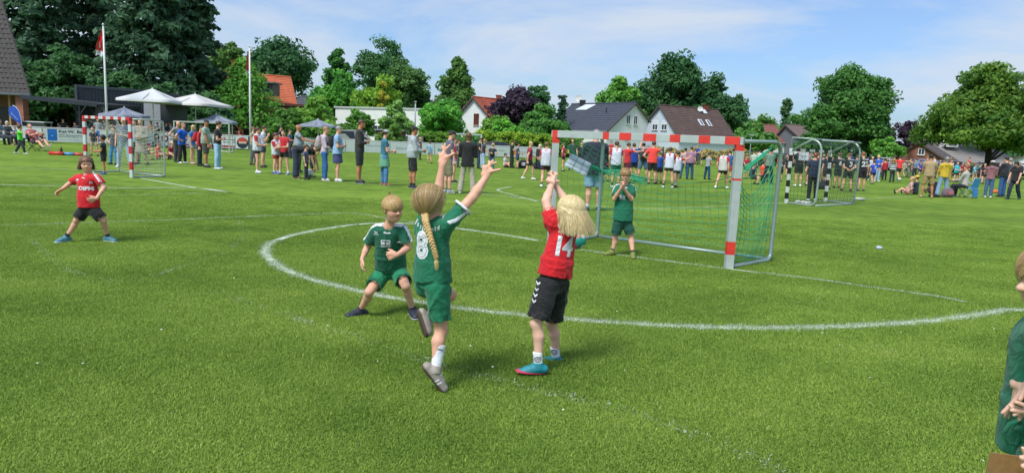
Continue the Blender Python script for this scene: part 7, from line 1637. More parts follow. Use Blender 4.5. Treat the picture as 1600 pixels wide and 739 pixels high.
# ---- keeper in front of the green net
def keeper():
    D = 9.05; b = G(968, 399); J = {'base': V(b[0], D, 0)}
    J['hc'] = PX(977, 274, D - .04); J['hf'] = nrm(V(-.15, -1, -.12)); J['hu'] = nrm(V(.02, -.1, 1)); J['HH'] = .176
    J['nb'] = PX(976.5, 289.5, D); J['pel'] = PX(973, 345, D); J['tf'] = nrm(V(-.12, -1, 0))
    J['sR'] = PX(963.5, 295, D); J['sL'] = PX(988.5, 295, D); J['eR'] = PX(960, 311, D - .07); J['wR'] = PX(970.5, 294, D - .17); J['eL'] = PX(986.5, 312, D - .07); J['wL'] = PX(974.5, 294, D - .17)
    J['hdR'] = nrm(V(.1, 0.1, 1)); J['hdL'] = nrm(V(-.1, .1, 1)); J['hnR'] = V(1, .3, 0); J['hnL'] = V(-1, .3, 0); J['curlR'] = J['curlL'] = .9
    J['hR'] = PX(966, 349, D); J['hL'] = PX(980, 349, D); J['kR'] = PX(961, 371, D + .02); J['kL'] = PX(986, 370, D - .02)
    J['aR'] = V(*PX(957, 390, D + .02)[:2], .06); J['aL'] = V(*PX(989, 393, D - .12)[:2], .06); J['tR'] = nrm(V(-.85, -.5, 0)); J['tL'] = nrm(V(-.1, -1, 0)); J['snR'] = V(0, 0, -1); J['snL'] = V(0, 0, -1)
    o = dict(H=1.22, h=.0072, label='boy keeper in green jersey holding both hands to his mouth before the net', skin='fair', upper=('tee', '0b6b4c'), hem=.0, loose=.032,
             lower=('shorts', '0a4d3c', .045, .78), sock=('1c2024', .2), shoe='75803a', sole='3a2f22', hair=('short', 'dkblond'), wr=.004, seed=41, brow='dkblond', sleeve=.72)
    out = figure(J, o); root, base = out['root'], J['base']; bv = bvh_of(out['upper'])
    strands(root, base, J['hc'], J['hf'], J['hu'], J['HH'] * 1.03, 900, '96764a', 'short', .0018, 15, parent=root, lift=.9)
    shoulder_panel(out, J, base, root, WHITEC, w=.026, end=.7); collar(J, root, base, WHITEC, .047, .006)
    vb_logo(PX(972.5, 310, D - .5), V(1, 0, 0), V(0, 0, 1), .036, root, base, bv)
keeper()

# ---- child at the right edge, in profile, and the hand with a clipboard
def edge_child():
    PX = lambda a, b, c: W(a + (10 if b < 480 else 14), b, c)
    D = 1.95; b = V(PX(1640, 500, D)[0], D, 0); J = {'base': b.copy()}; 
    J['hc'] = PX(1636, 436, D); J['hf'] = nrm(V(-1, .12, -.14)); J['hu'] = nrm(V(-.12, 0, 1)); J['HH'] = .212
    J['nb'] = PX(1638, 494, D + .0); J['pel'] = PX(1622, 690, D); J['tf'] = nrm(V(-.95, -.25, 0))
    J['sR'] = PX(1618, 520, D + .13); J['sL'] = PX(1632, 518, D - .14)
    J['eR'] = PX(1632, 590, D + .18); J['wR'] = PX(1590, 580, D + .02); J['eL'] = PX(1668, 625, D - .14); J['wL'] = PX(1628, 640, D - .09)
    J['hand'] = .092; J['hdR'] = PX(1566, 622, D - .0) - J['wR']; J['hnR'] = nrm(V(.5, 0, -.5)); J['thR'] = 1
    J['tipsR'] = [PX(1580, 624, D - .05), PX(1552, 645, D - .01), PX(1557, 650, D + .01), PX(1563, 652, D + .025), PX(1570, 651, D + .04)]
    J['hdL'] = V(-1, 0, .05); J['hnL'] = nrm(V(0, .4, -1)); J['thL'] = 1; J['tipsL'] = [PX(1574, 628, D - .10), PX(1564, 633, D - .08), PX(1566, 641, D - .09), PX(1570, 648, D - .09), PX(1578, 655, D - .08)]
    J['hR'] = PX(1612, 720, D + .06); J['hL'] = PX(1620, 720, D - .06)
    J['kR'] = J['hR'] + V(-.02, 0, -.26); J['aR'] = V(J['kR'][0] + .02, J['kR'][1], .06); J['kL'] = J['hL'] + V(0, 0, -.26); J['aL'] = V(J['kL'][0] + .02, J['kL'][1], .06)
    J['tR'] = J['tL'] = V(-1, 0, 0); J['snR'] = V(0, 0, -1); J['snL'] = V(0, 0, -1)
    o = dict(H=1.27, h=.0046, label='blond child in green jersey cut off by the right edge, fiddling fingers', skin='pale', upper=('tee', '0a7050'), hem=.06, loose=.03,
             lower=('shorts', '0a6a4b', .045, .8), sock=('20242e', .2), shoe='272d3a', hair=('short', 'dkblond'), wr=.003, seed=51, brow='dkblond', sleeve=.8)
    out = figure(J, o); root, base = out['root'], J['base']
    strands(root, base, J['hc'], J['hf'], J['hu'], J['HH'], 1400, 'b59767', 'short', .0012, 25, parent=root)
    B = MB(); k = PX(1562, 672, D - .02)
    B.tube([k + V(.03, 0, .035), k + V(0, 0, .02), k + V(-.012, 0, -.01), k + V(.004, 0, -.04), k + V(.03, 0, -.045), k + V(.04, 0, -.01), k + V(.02, 0, .01)], .006, 8)
    B.tube([k + V(.02, 0, .01), k + V(.05, -.01, 0), k + V(.1, -.02, -.05)], .011, 8); B.build('knotted_cord', cloth('0a6a4b'), root, base, True)
    # scorer with a clipboard, standing just outside the frame
    D = 1.45; b = V(PX(1700, 700, D)[0] + .1, D, 0); J = joints(b, 1.5, -95, 'stand', 'front/down')
    J['hand'] = .085; J['eR'] = PX(1715, 700, D); J['wR'] = PX(1668, 752, D - .02); J['hdR'] = PX(1592, 722, D) - J['wR']; J['hnR'] = nrm(V(-.2, 1, 0)); J['thR'] = 1
    J['tipsR'] = [PX(1596, 690, D - .05), PX(1584, 700, D - .03), PX(1581, 714, D - .035), PX(1583, 728, D - .035), PX(1588, 741, D - .03)]
    J['eL'] = J['sL'] + V(.1, .05, -.28); J['wL'] = J['eL'] + V(.0, 0, -.25)
    o = dict(H=1.5, h=.0066, label='scorer mostly outside the right edge, only a hand gripping the clipboard in view', skin='pale', upper=('tee', '2a3344'), loose=.035, lower=('jeans', '34465e'), hair=('long', 'brown'), shoe='dddddd', seed=61)
    figure(J, o)
    B = MB(); c = PX(1585, 745, D + .03); x = nrm(PX(1600, 715, D + .03) - PX(1535, 707, D + .03)); y = nrm(V(-x[2], 0, x[0])); a = PX(1535, 707, D + .03)
    B.prism([a, a + x * .23, a + x * .23 - y * .31, a - y * .31], V(0, .004, 0))
    r = empty('clipboard', a, 'brown hardboard clipboard held at the lower right corner', 'clipboard'); B.build('board', mat('hardboard', '8d6b43', .6, scale=60, var=.15), r, a)
    B = MB(); B.prism([a + x * .02 - y * .01 + V(0, .006, 0), a + x * .21 - y * .01 + V(0, .006, 0), a + x * .21 - y * .29 + V(0, .006, 0), a + x * .02 - y * .29 + V(0, .006, 0)], V(0, .001, 0)); B.build('paper', mat('paper', 'd5d8dc', .9), r, a)
edge_child()

# ---- the ball in the air
def handball():
    c = PX(902, 375.5, 5.2); r = .071; bm = bmesh.new(); bmesh.ops.create_icosphere(bm, subdivisions=4, radius=r); me = bpy.data.meshes.new('handball'); bm.to_mesh(me); bm.free()
    dirs = [nrm((x, y, z)) for x in (-1, 0, 1) for y in (-1, 0, 1) for z in (-1, 0, 1) if abs(x) + abs(y) + abs(z) == 3] + [nrm(v) for v in ((0, 1, 1.6), (0, -1, 1.6), (1.6, 0, 1), (-1.6, 0, -1), (1, 1.6, 0), (-1, -1.6, 0))]
    for m in (mat('ball_leather', '128a78', .45, bump=.3, bscale=300), mat('ball_leather', 'c2566a', .45, bump=.3, bscale=300), mat('ball_leather', 'cfc3c4', .5)): me.materials.append(m)
    for p in me.polygons:
        d = [float(np.dot(nrm(p.center), q)) for q in dirs]; s = sorted(d)[-2:]; p.material_index = 2 if max(d) > .965 else (1 if int(np.argmax(d)) % 3 == 0 and max(d) > .78 else 0); p.use_smooth = True
    o = bpy.data.objects.new('handball', me); COL.objects.link(o); o.location = c; tag(o, 'small teal and pink handball in the air behind the child with number fourteen', 'ball')
handball()
JN, DJ, NV, GY, BK, WH, RD = '5b84a8', '34506c', '20293a', '7b8288', '1a1b1e', 'cfd3d8', 'b8202c'
P = person
G1, G2, G3 = 'spectators lined up behind the left goal', 'spectators standing between the goals', 'players and parents beyond the main goal'
# --- left, in front of the rail
P(32, 241, 193, 80, 'child in neon green shirt and dark trousers walking at the left', legs='stride', arms='point/swb', upper=('tee', '4fd62a'), sleeve=.9, lower=('trousers', '222a36'), hair=('mop', 'brown'), shoe='cfcfcf')
P(10, 222, 0, 100, 'white haired seated woman in dark jacket at the far left', H=1.62, Y=36.5, legs='sit', arms='lap', fem=True, upper=('long', '3a3f4a'), lower=('trousers', '2c3036'), hair=('bob', 'white'), shoe='b08a70')
P(-3, 222, 0, 95, 'seated person in grey blue at the very left edge', H=1.7, Y=37, legs='sit', arms='lap', upper=('long', '6c7c88'), lower=('trousers', '3a4450'), hair=('short', 'grey'))
P(25, 226, 197, 100, 'small child in light blue shirt behind the neon green one', upper=('tee', '7f95b8'), lower=('shorts', '2c3240'), hair=('short', 'ltbrown'))
def bench():
    b = GD(3, 36.7); r = empty('bench', b, 'dark bench carrying the seated people at the far left', 'bench'); B = MB(); B.box(b + V(0, 0, .38), (2.4, .45, .06)); B.build('seat', paint('2c2f33'), r, b)
    for x in (-1, 1): B = MB(); B.box(b + V(x, 0, .18), (.08, .4, .36)); B.build('leg', paint('2c2f33'), r, b)
bench()
P(56, 236, 0, 108, 'man in sunglasses and red checked shirt reclining in the black camp chair', H=1.8, legs='recline', arms='lap', lean=-28, nod=-10, upper=('tee', 'a8545a'), sleeve=1.2, lower=('shorts', '24262c'), hair=('short', 'brown'), shoe='8c6a54', h=.018, bz=.06)
for i, (px, yt, kw, lb) in enumerate([(44, 187, dict(upper=('tee', 'c4a8ac'), cap='d8d8dc', lean=35, arms='reach'), 'person in white cap and pale shirt bending over the covered table'),
        (53, 190, dict(upper=('tee', 'd0b4b8'), hair=('long', 'ltbrown'), fem=True), 'woman in pale pink top behind the covered table'), (61, 192, dict(upper=('tee', '6f7ca8'), hair=('short', 'black')), 'person in blue grey shirt seated in the shade of the canopy'),
        (69, 194, dict(upper=('tee', 'c9989c'), hair=('short', 'brown')), 'person in rose shirt at the end of the covered table'), (78, 198, dict(upper=('tee', '2c3038'), hair=('short', 'black')), 'person in black at the end of the covered table'),
        (92, 192, dict(upper=('tee', 'c8b080'), hair=('long', 'dkblond'), fem=True), 'woman in yellow shirt behind the board with the blue emblem'), (98, 186, dict(upper=('tee', '24262a'), hair=('short', 'brown')), 'man in black standing in the shade under the canopy'),
        (107, 196, dict(upper=('tee', 'd08aa0'), hair=('mop', 'brown')), 'child in pink shirt behind the lettered board'), (84, 200, dict(upper=('tee', '8d939c'), hair=('short', 'grey')), 'person in grey sitting low behind the blue emblem board'),
        (117, 190, dict(upper=('tee', '4a4e58'), hair=('short', 'black')), 'person in dark grey under the canopy left of the red post'), (126, 185, dict(upper=('tee', '1c1e24'), hair=('bald', 'grey'), arms='crossed'), 'bald man in black shirt with folded arms behind the lettered board'),
        (134, 190, dict(upper=('tee', '9fc0c8'), hair=('short', 'blond')), 'person in pale turquoise right beside the red goal post'), (152, 186, dict(upper=('tee', '9aa2ac'), hair=('short', 'brown')), 'man in grey shirt behind the crossbar of the red and white goal'),
        (163, 188, dict(upper=('tee', '5c606c'), hair=('short', 'brown')), 'person in dark slate shirt under the grey parasol'), (172, 190, dict(upper=('tee', 'c4a490'), hair=('long', 'brown'), fem=True), 'woman in beige top under the grey parasol'), (183, 189, dict(upper=('tee', '8a3038'), hair=('short', 'brown')), 'person in dark red under the grey parasol'),
        (236, 190, dict(upper=('tee', 'b08468'), hair=('long', 'brown'), fem=True), 'woman in tan top behind the portrait board'), (246, 192, dict(upper=('tee', '90705c'), hair=('short', 'brown')), 'person in brown behind the portrait board'),
        (259, 192, dict(upper=('tee', '2c3850'), hair=('short', 'brown')), 'person in navy at the counter of the container'), (267, 192, dict(upper=('tee', 'c8ccd4'), hair=('short', 'ltbrown'), arms='front'), 'person in white at the counter of the container'),
        (363, 203, dict(upper=('tee', 'b82830'), hair=('short', 'brown'), lean=20), 'person in red shirt leaning left over the bar table'), (373, 203, dict(upper=('tee', 'c0282e'), hair=('short', 'brown'), lean=-15), 'person in red shirt lounging at the right end of the bar table')]):
    kw.setdefault('lower', ('trousers', '2a3038')); P(px, 0, yt, 150 + (i * 67) % 80, lb, Y=44.3 + .35 * (i % 3) + px * .006, group='visitors behind the rail', **kw)
# inside and behind the left goal
P(148, 244, 197, 175, 'boy in black top and khaki shorts standing behind the left goal net', upper=('tee', '20242c'), lower=('shorts', 'a39c80'), hair=('short', 'brown'), shoe='22262c')
P(163, 273, 210, 250, 'small dark haired boy in black kit standing inside the left goal', legs='weight', arms='front', upper=('tee', '17181c'), sleeve=.6, lower=('shorts', '17181c', .04, .7), hair=('mop', 'black'), skin='tan', shoe='2a4f80', h=.011)
P(178, 258, 196, 185, 'child in turquoise blue trousers behind the left goal net', upper=('tee', '39424e'), lower=('trousers', '2f7fb0'), hair=('short', 'brown'))
P(195, 262, 184, 165, 'man in striped navy shirt and light jeans behind the red post', upper=('tee', '4f6078'), sleeve=.7, lower=('jeans', '9ab0c4'), hair=('short', 'brown'), shoe='d8d8d8')
P(212, 256, 188, 190, 'person in light blue shirt behind the goal post', upper=('tee', '86a0c8'), lower=('trousers', '2a2e38'), hair=('short', 'ltbrown'))
P(222, 258, 186, 170, 'stout woman in patterned beige dress behind the left goal', fem=True, arms='front', upper=('long', 'a09a8a'), lower=('skirt', '9c9484', .06, 1.1), hair=('short', 'grey'), belly=.03)
P(231, 250, 0, 120, 'child in red jersey crouching behind the left goal net', H=1.3, legs='squat', arms='lap', upper=('tee', RD), lower=('shorts', '3a1a22'), hair=('mop', 'black'))
P(247, 249, 0, 80, 'child in orange red shirt sitting on the grass right of the net', H=1.35, legs='floor', arms='lap', upper=('tee', 'd04a34'), lower=('shorts', '9a2a28'), hair=('mop', 'brown'))
P(264, 248, 0, 100, 'blond child in dark red jersey sitting on the grass', H=1.4, legs='floor', arms='lap', upper=('tee', '8c1a2c'), lower=('shorts', '20242e'), hair=('pony', 'blond'), lean=20)
# row of five
P(285, 256, 193, 100, 'woman in bright blue shirt and black leggings at the row start', group=G1, fem=True, arms='hips', upper=('tee', '0f62c8'), loose=.03, lower=('trousers', BK, .004), hair=('pony', 'dkblond'), shoe='d8dadc', hem=.1)
P(277, 254, 190, 110, 'person in grey top half hidden behind the woman in bright blue', group=G1, upper=('tee', '8a8680'), lower=('trousers', '3a3a3e'), hair=('bald', 'grey'))
P(301, 257, 196, 85, 'girl in blue and white shirt and denim shorts with long blond hair', group=G1, fem=True, upper=('tee', '2f6cb8'), lower=('shorts', '6f9cc0', .015, .35), hair=('long', 'blond'), shoe='c8a890')
P(312, 260, 197, 80, 'person in red jacket and dark trousers with red rucksack', group=G1, upper=('jacket', RD), lower=('trousers', '1e2a3c'), hair=('short', 'brown'), pack=('a81826', 'red rucksack worn by the person in the red jacket'))
P(322, 262, 188, 85, 'man in white brimmed cap, pale green shirt and dark khaki shorts', group=G1, arms='hang', upper=('tee', '93a696'), loose=.03, lower=('shorts', '42433a', .03, .95), cap='2c3038', hair=('buzz', 'grey'), sock=(WH, .15), belly=.03, skin='tan')
P(340, 265, 190, 80, 'woman in black top and light blue jeans, last of the row', group=G1, fem=True, arms='crossed', upper=('tee', BK), hem=-.02, lower=('jeans', '8fb6d0', .016), hair=('bun', 'brown'), shoe='d8dade')
# players in the middle left
P(402, 271, 200, 85, 'girl in white bib with red sleeves and black knee sleeve, left of three', legs='weight', arms='front', upper=('tee', 'c42a30'), bib='cfd5e2', lower=('shorts', BK, .01, .35), hair=('pony', 'brown'), sock=(WH, .2), shoe='d4d6d8')
P(411, 262, 197, 80, 'person in white shirt hidden behind the girl in white bib', arms='face', upper=('tee', 'c4cad8'), lower=('shorts', '2c3850'), hair=('short', 'brown'))
P(396, 258, 199, 100, 'person in olive shirt far behind the girl in white bib', upper=('tee', '9a9a70'), lower=('trousers', '5a6060'), hair=('short', 'ltbrown'))
P(431, 272, 206, 95, 'girl in white bib and red black shorts with hand near her face', arms='chin/front', upper=('tee', RD), bib='cdd2de', lower=('shorts', '9a2028', .02, .5), hair=('pony', 'brown'), sock=(WH, .2), shoe='3a4c90')
P(444, 273, 204, 200, 'child in red jersey with white number next to the bent woman', arms='front', upper=('tee', RD), lower=('shorts', '1e1c20', .02, .5), hair=('short', 'brown'), sock=(WH, .2), shoe='8a94b0', num=('6', .2))
P(437, 258, 198, 90, 'man in dark shirt far behind the children in red', Y=41, upper=('tee', '2c3038'), lower=('trousers', '3c4048'), hair=('short', 'black'))
P(453, 262, 203, 90, 'person in blue far behind the number six jersey', Y=36, upper=('tee', '3f5878'), lower=('trousers', '3a4048'), hair=('short', 'brown'))
P(466, 270, 196, 80, 'bald man in grey shirt pointing ahead with stretched arm', arms='reach', upper=('tee', '8f9aa2'), loose=.03, lower=('trousers', '3a3c42'), hair=('bald', 'grey'), belly=.03, skin='tan')
P(462, 279, 0, 85, 'woman in black top and wide navy trousers bending deeply forward', H=1.72, lean=88, arms='hang', fem=True, upper=('tee', BK), lower=('flared', '263044', .03), hair=('long', 'ltbrown'), shoe='8a5a44')
P(478, 281, 230, 95, 'small boy in blue white stripes beside the bent woman', H=1.1, upper=('tee', '50587a'), lower=('trousers', '1d2230'), hair=('short', 'brown'))
P(488, 277, 224, 85, 'boy in long black shirt standing before the lilac hooded jacket', arms='chin', upper=('tee', '1b1b1e'), hem=.25, loose=.03, lower=('shorts', BK, .04, .95), hair=('short', 'brown'), skin='tan', shoe='2a2a2e')
P(471, 255, 215, 90, 'child in red far behind the boy in black', Y=40, upper=('tee', RD), lower=('shorts', BK), hair=('short', 'brown'))
P(507, 283, 199, 80, 'woman in lilac hooded jacket and blue jeans with bag', group=G2, fem=True, arms='front', legs='weight', upper=('hood', 'c0adb8'), lower=('jeans', '2f6098', .01), hair=('short', 'dkblond'), shoe='d0c4c8', pack=('a89ea0', 'small beige grey bag slung behind the woman in lilac'))
P(527, 284, 198, 85, 'grey haired woman in light blue shirt and navy shorts with rucksack', group=G2, fem=True, arms='crossed', legs='weight', upper=('tee', '8cb0d4'), loose=.03, lower=('skirt', '3c4474', .03, .75), hair=('short', 'grey'), shoe='cfd2d4', pack=('1c1e24', 'black rucksack on the back of the woman in light blue'), belly=.02)
P(561, 287, 188, 85, 'tall man in dark track jacket and black shorts with folded arms', group=G2, arms='crossed', upper=('jacket', '2b2926'), lower=('shorts', '23282c', .03, .95), hair=('buzz', 'brown'), sock=('b8b8b8', .08), shoe='2a2c30', skin='tan')
P(600, 290, 204, 70, 'woman in teal shirt, cap and jeans with green cloth around her waist', group=G2, fem=True, arms='front', upper=('tee', '2f7088'), lower=('jeans', '4f7ca8', .018), hair=('pony', 'brown'), cap='9aa0a8', shoe='a06848', waist=1)
P(644, 295, 199, 75, 'man in grey hooded sweater and black shorts with black cap', group=G2, arms='front', legs='weight', upper=('hood', 'a8b0b4'), loose=.03, lower=('shorts', '1b1b20', .035, .95), hair=('buzz', 'brown'), cap='1c1c20', sock=('1a1a1c', .22), shoe='242a34', belly=.04, skin='tan')
P(699, 302, 205, 70, 'bearded man in slate shirt and khaki shorts with dark cap', group=G2, arms='crossed', upper=('tee', '555c70'), lower=('shorts', '7c7a5c', .03, .95), hair=('buzz', 'brown'), cap='22242c', sock=('1a1a1c', .15), shoe='8f9598')
P(729, 303, 208, 5, 'woman in black jacket and beige trousers seen from behind', group=G2, fem=True, arms='front', upper=('jacket', '17181c'), hem=.12, loose=.03, lower=('flared', 'aca894', .012), hair=('bob', 'ltbrown'), shoe='c8c8c4')
for a in [(671, 256, 219, 10, 'woman in denim shirt far behind the hooded man', dict(upper=('long', '7fa0b4'), lower=('shorts', '8ea4b4', .02, .4), hair=('bun', 'brown'))),
          (656, 250, 214, 80, 'person in black top hidden behind the hooded man', dict(upper=('tee', '1c1e22'), lower=('trousers', '22262c'), hair=('short', 'blond'))),
          (708, 285, 216, 90, 'girl in red and white striped jersey left of the black jacket', dict(upper=('tee', 'c04a5c'), lower=('shorts', 'b8a8b8', .02, .5), hair=('mop', 'brown'), shoe='20242a')),
          (715, 262, 218, 95, 'person in dark grey left of the black jacket', dict(upper=('tee', '4a5058'), lower=('trousers', '38404a'), hair=('short', 'brown'))),
          (747, 264, 216, 90, 'man in black shirt and dark jeans right of the black jacket', dict(upper=('tee', '1c1e22'), lower=('jeans', '2c3c58'), hair=('short', 'brown'))),
          (754, 266, 218, 80, 'blond woman in dark top and light jeans with shoulder strap', dict(upper=('tee', '3a3040'), lower=('jeans', '9ab4d0'), hair=('long', 'dkblond'), fem=True)),
          (768, 266, 223, 10, 'woman with black rucksack and green ball bag, seen from behind', dict(upper=('tee', '2a2c30'), lower=('jeans', '5c84a8'), hair=('bun', 'blond'), fem=True, pack=('2c3034', 'black rucksack of the woman left of the man in black'))),
          (799, 263, 220, 75, 'man all in black beside the orange square board', dict(upper=('tee', '16181c'), lower=('trousers', '16181c'), hair=('short', 'brown'), arms='front', legs='weight')),
          (808, 264, 223, 85, 'child in checked dark shirt next to the man all in black', dict(upper=('tee', '3a4660'), lower=('shorts', '2c3448', .03, .7), hair=('short', 'black'), arms='front')),
          (825, 281, 221, 75, 'girl in dark red jersey with long blond hair walking', dict(upper=('tee', '8e1c34'), lower=('shorts', '1c1a1e', .03, .55), hair=('long', 'blond'), legs='walk', sock=(WH, .12), shoe='dadada')),
          (839, 265, 224, 60, 'person in black sweater bending head, left of the white bib', dict(upper=('long', '1d2026'), lower=('trousers', '1d2026'), hair=('short', 'white'), nod=30)),
          (851, 293, 222, 10, 'child in white bib with red sleeves left of the goal post', dict(upper=('tee', 'c8262e'), bib='c9cdda', lower=('shorts', '341824', .02, .5), hair=('short', 'ltbrown'), legs='walk', sock=('1a1c20', .4), shoe='d4d6d8'))]:
    P(*a[:5], group=a[5].pop('g', 'people between the black jacket and the goal post'), **a[5])
P(789, 262, 0, 120, 'child in white shirt sitting on the grass left of the man in black', H=1.35, legs='floor', arms='lap', upper=('tee', 'c8ccd4'), lower=('shorts', '8a6a5a'), hair=('short', 'black'))
# --- seen through the main goal
P(926, 330, 205, 5, 'big man in navy sweater and light denim shorts seen from behind', arms='front', upper=('long', '1c2433'), loose=.045, hem=.1, lower=('jeans_shorts', '7fa8bc', .045, .85) if False else ('shorts', '7ba3b8', .045, .88), hair=('buzz', 'grey'), sock=('d0d0d0', .22), shoe='26323c', belly=.04, fat=1.12)
for px, yf, yh, ang, lb, kw in [
    (879, 268, 224, 100, 'child in pink red shirt right of the near post', dict(upper=('tee', 'c43058'), lower=('shorts', '201c24', .02, .4), hair=('pony', 'blond'), sock=(WH, .15))),
    (893, 266, 218, 190, 'person in dark green behind the hanging sheet', dict(upper=('tee', '2f4a3c'), lower=('trousers', '8a8478'), hair=('bald', 'red'))),
    (906, 266, 222, 170, 'person in black behind the upper edge of the sheet', dict(upper=('tee', '24282c'), lower=('trousers', '2a2e34'), hair=('short', 'brown'))),
    (946, 284, 230, 175, 'child in red shirt right behind the rear goal tube', dict(upper=('tee', 'c8323a'), lower=('shorts', '2a2230', .03, .6), hair=('short', 'blond'))),
    (961, 294, 222, 5, 'girl in white bib and green shorts with tied dark hair', dict(upper=('tee', 'b82430'), bib='ccd0e0', lower=('shorts', '0f5a40', .03, .55), hair=('pony', 'brown'), sock=('1c1e20', .42), shoe='d8dadc', legs='weight')),
    (978, 287, 224, 60, 'player in red shirt stretching an arm to the right', dict(upper=('tee', 'c8262e'), lower=('shorts', '5a1c2a', .03, .5), hair=('short', 'brown'), arms='point/point')),
    (989, 284, 225, 10, 'player in blue bib behind the keeper, seen from behind', dict(upper=('tee', '1c3a80'), bib='12409a', lower=('shorts', '1a2a50', .03, .6), hair=('short', 'brown'), arms='up/down')),
    (1003, 283, 224, 15, 'person with dark shirt and blue denim shorts from behind', dict(upper=('tee', '363a40'), lower=('shorts', '4f7090', .03, .8), hair=('short', 'black'), pack=('2c3034', 'grey black rucksack of the person in denim shorts'))),
    (1018, 288, 222, 10, 'man in coral red shirt and black shorts pointing right', dict(upper=('tee', 'f0463e'), loose=.03, lower=('shorts', '17181a', .03, .8), hair=('short', 'brown'), arms='point/hips', sock=(WH, .12))),
    (1029, 287, 235, 15, 'small child in blue behind the man in coral red', dict(upper=('tee', '1f4aa0'), lower=('shorts', '1c1e28', .03, .6), hair=('short', 'grey'))),
    (1043, 294, 231, 20, 'player in white bib left of the hugging pair', dict(upper=('tee', 'a82a34'), bib='d0d4e4', lower=('shorts', '1e1e22', .02, .35), hair=('pony', 'brown'), sock=('1a1c1e', .38), shoe='d4d6d8', legs='wide')),
    (1056, 293, 234, -10, 'player in white bib with arm around her neighbour', dict(upper=('tee', 'b82430'), bib='ccd0e0', lower=('shorts', '1a3a34', .02, .4), hair=('short', 'brown'), arms='neckhug/down', sock=(WH, .3), legs='walk')),
    (1077, 281, 230, 15, 'man in mauve grey shirt and dark jeans from behind', dict(upper=('tee', '9a7286'), loose=.035, lower=('jeans', '24506a', .02), hair=('buzz', 'brown'), belly=.03)),
    (1068, 280, 232, 0, 'person in pale pink shirt behind the mauve shirted man', dict(upper=('tee', 'c8a4a4'), lower=('jeans', '2a5a78'), hair=('short', 'black'))),
    (1104, 281, 237, 60, 'woman in grey shirt and blue jeans clapping', dict(upper=('tee', '9aa0a0'), lower=('jeans', '1c4868', .012), hair=('short', 'brown'), arms='front', fem=True)),
    (1127, 295, 233, 40, 'girl in white bib stepping wide left of the near post', dict(upper=('tee', 'c8262e'), bib='c9c6c2', lower=('shorts', '18181a', .02, .45), hair=('pony', 'dkblond'), legs='stride', sock=('d8d0cc', .12), shoe='e0e0e0')),
    (1137, 285, 236, 20, 'person in blue behind the near goal post', dict(upper=('tee', '2f5a98'), lower=('shorts', 'b04a48', .03, .6), hair=('short', 'brown'))),
    (1164, 280, 241, 170, 'child in red shirt at the right of the near post', dict(upper=('tee', 'a02838'), lower=('shorts', '22242e', .03, .6), hair=('short', 'brown'))),
    (1176, 276, 236, 10, 'man in light grey green shirt and blue trousers behind the green net', dict(upper=('tee', 'b0bcb0'), lower=('trousers', '1f5a6c'), hair=('short', 'brown'))),
    (1199, 288, 232, 5, 'man in grey green shirt and black trousers at the rear tube', dict(upper=('tee', '74867a'), loose=.03, lower=('trousers', '191b20', .02), hair=('short', 'black'), arms='front', legs='wide', skin='tan')),
    (1218, 284, 243, 20, 'player with light number six on black jersey', dict(upper=('tee', '1d2430'), lower=('shorts', '181a20', .03, .6), hair=('pony', 'brown'), legs='walk', sock=(WH, .15), num=('6', .2))),
    (1216, 278, 240, 160, 'person in orange red shirt behind the number six', dict(upper=('tee', 'd0483a'), lower=('shorts', '7a2a28', .03, .6), hair=('bald', 'red'))),
    (1229, 276, 242, 190, 'player in black right of the orange red shirt', dict(upper=('tee', '1a1c22'), lower=('shorts', '181a20', .03, .6), hair=('short', 'brown'), legs='walk'))]:
    P(px, yf, yh, ang, lb, group=G3, **kw)
P(1178, 288, 0, 90, 'child crouching behind the green net with dark rucksack', H=1.3, legs='squat', arms='lap', upper=('tee', '1c2c34'), lower=('shorts', '1c2c34'), hair=('short', 'brown'))
P(1192, 284, 0, 60, 'person in orange red crouching behind the black trousers', H=1.4, legs='squat', arms='lap', upper=('tee', 'd8442c'), lower=('trousers', '22242a'), hair=('short', 'black'))
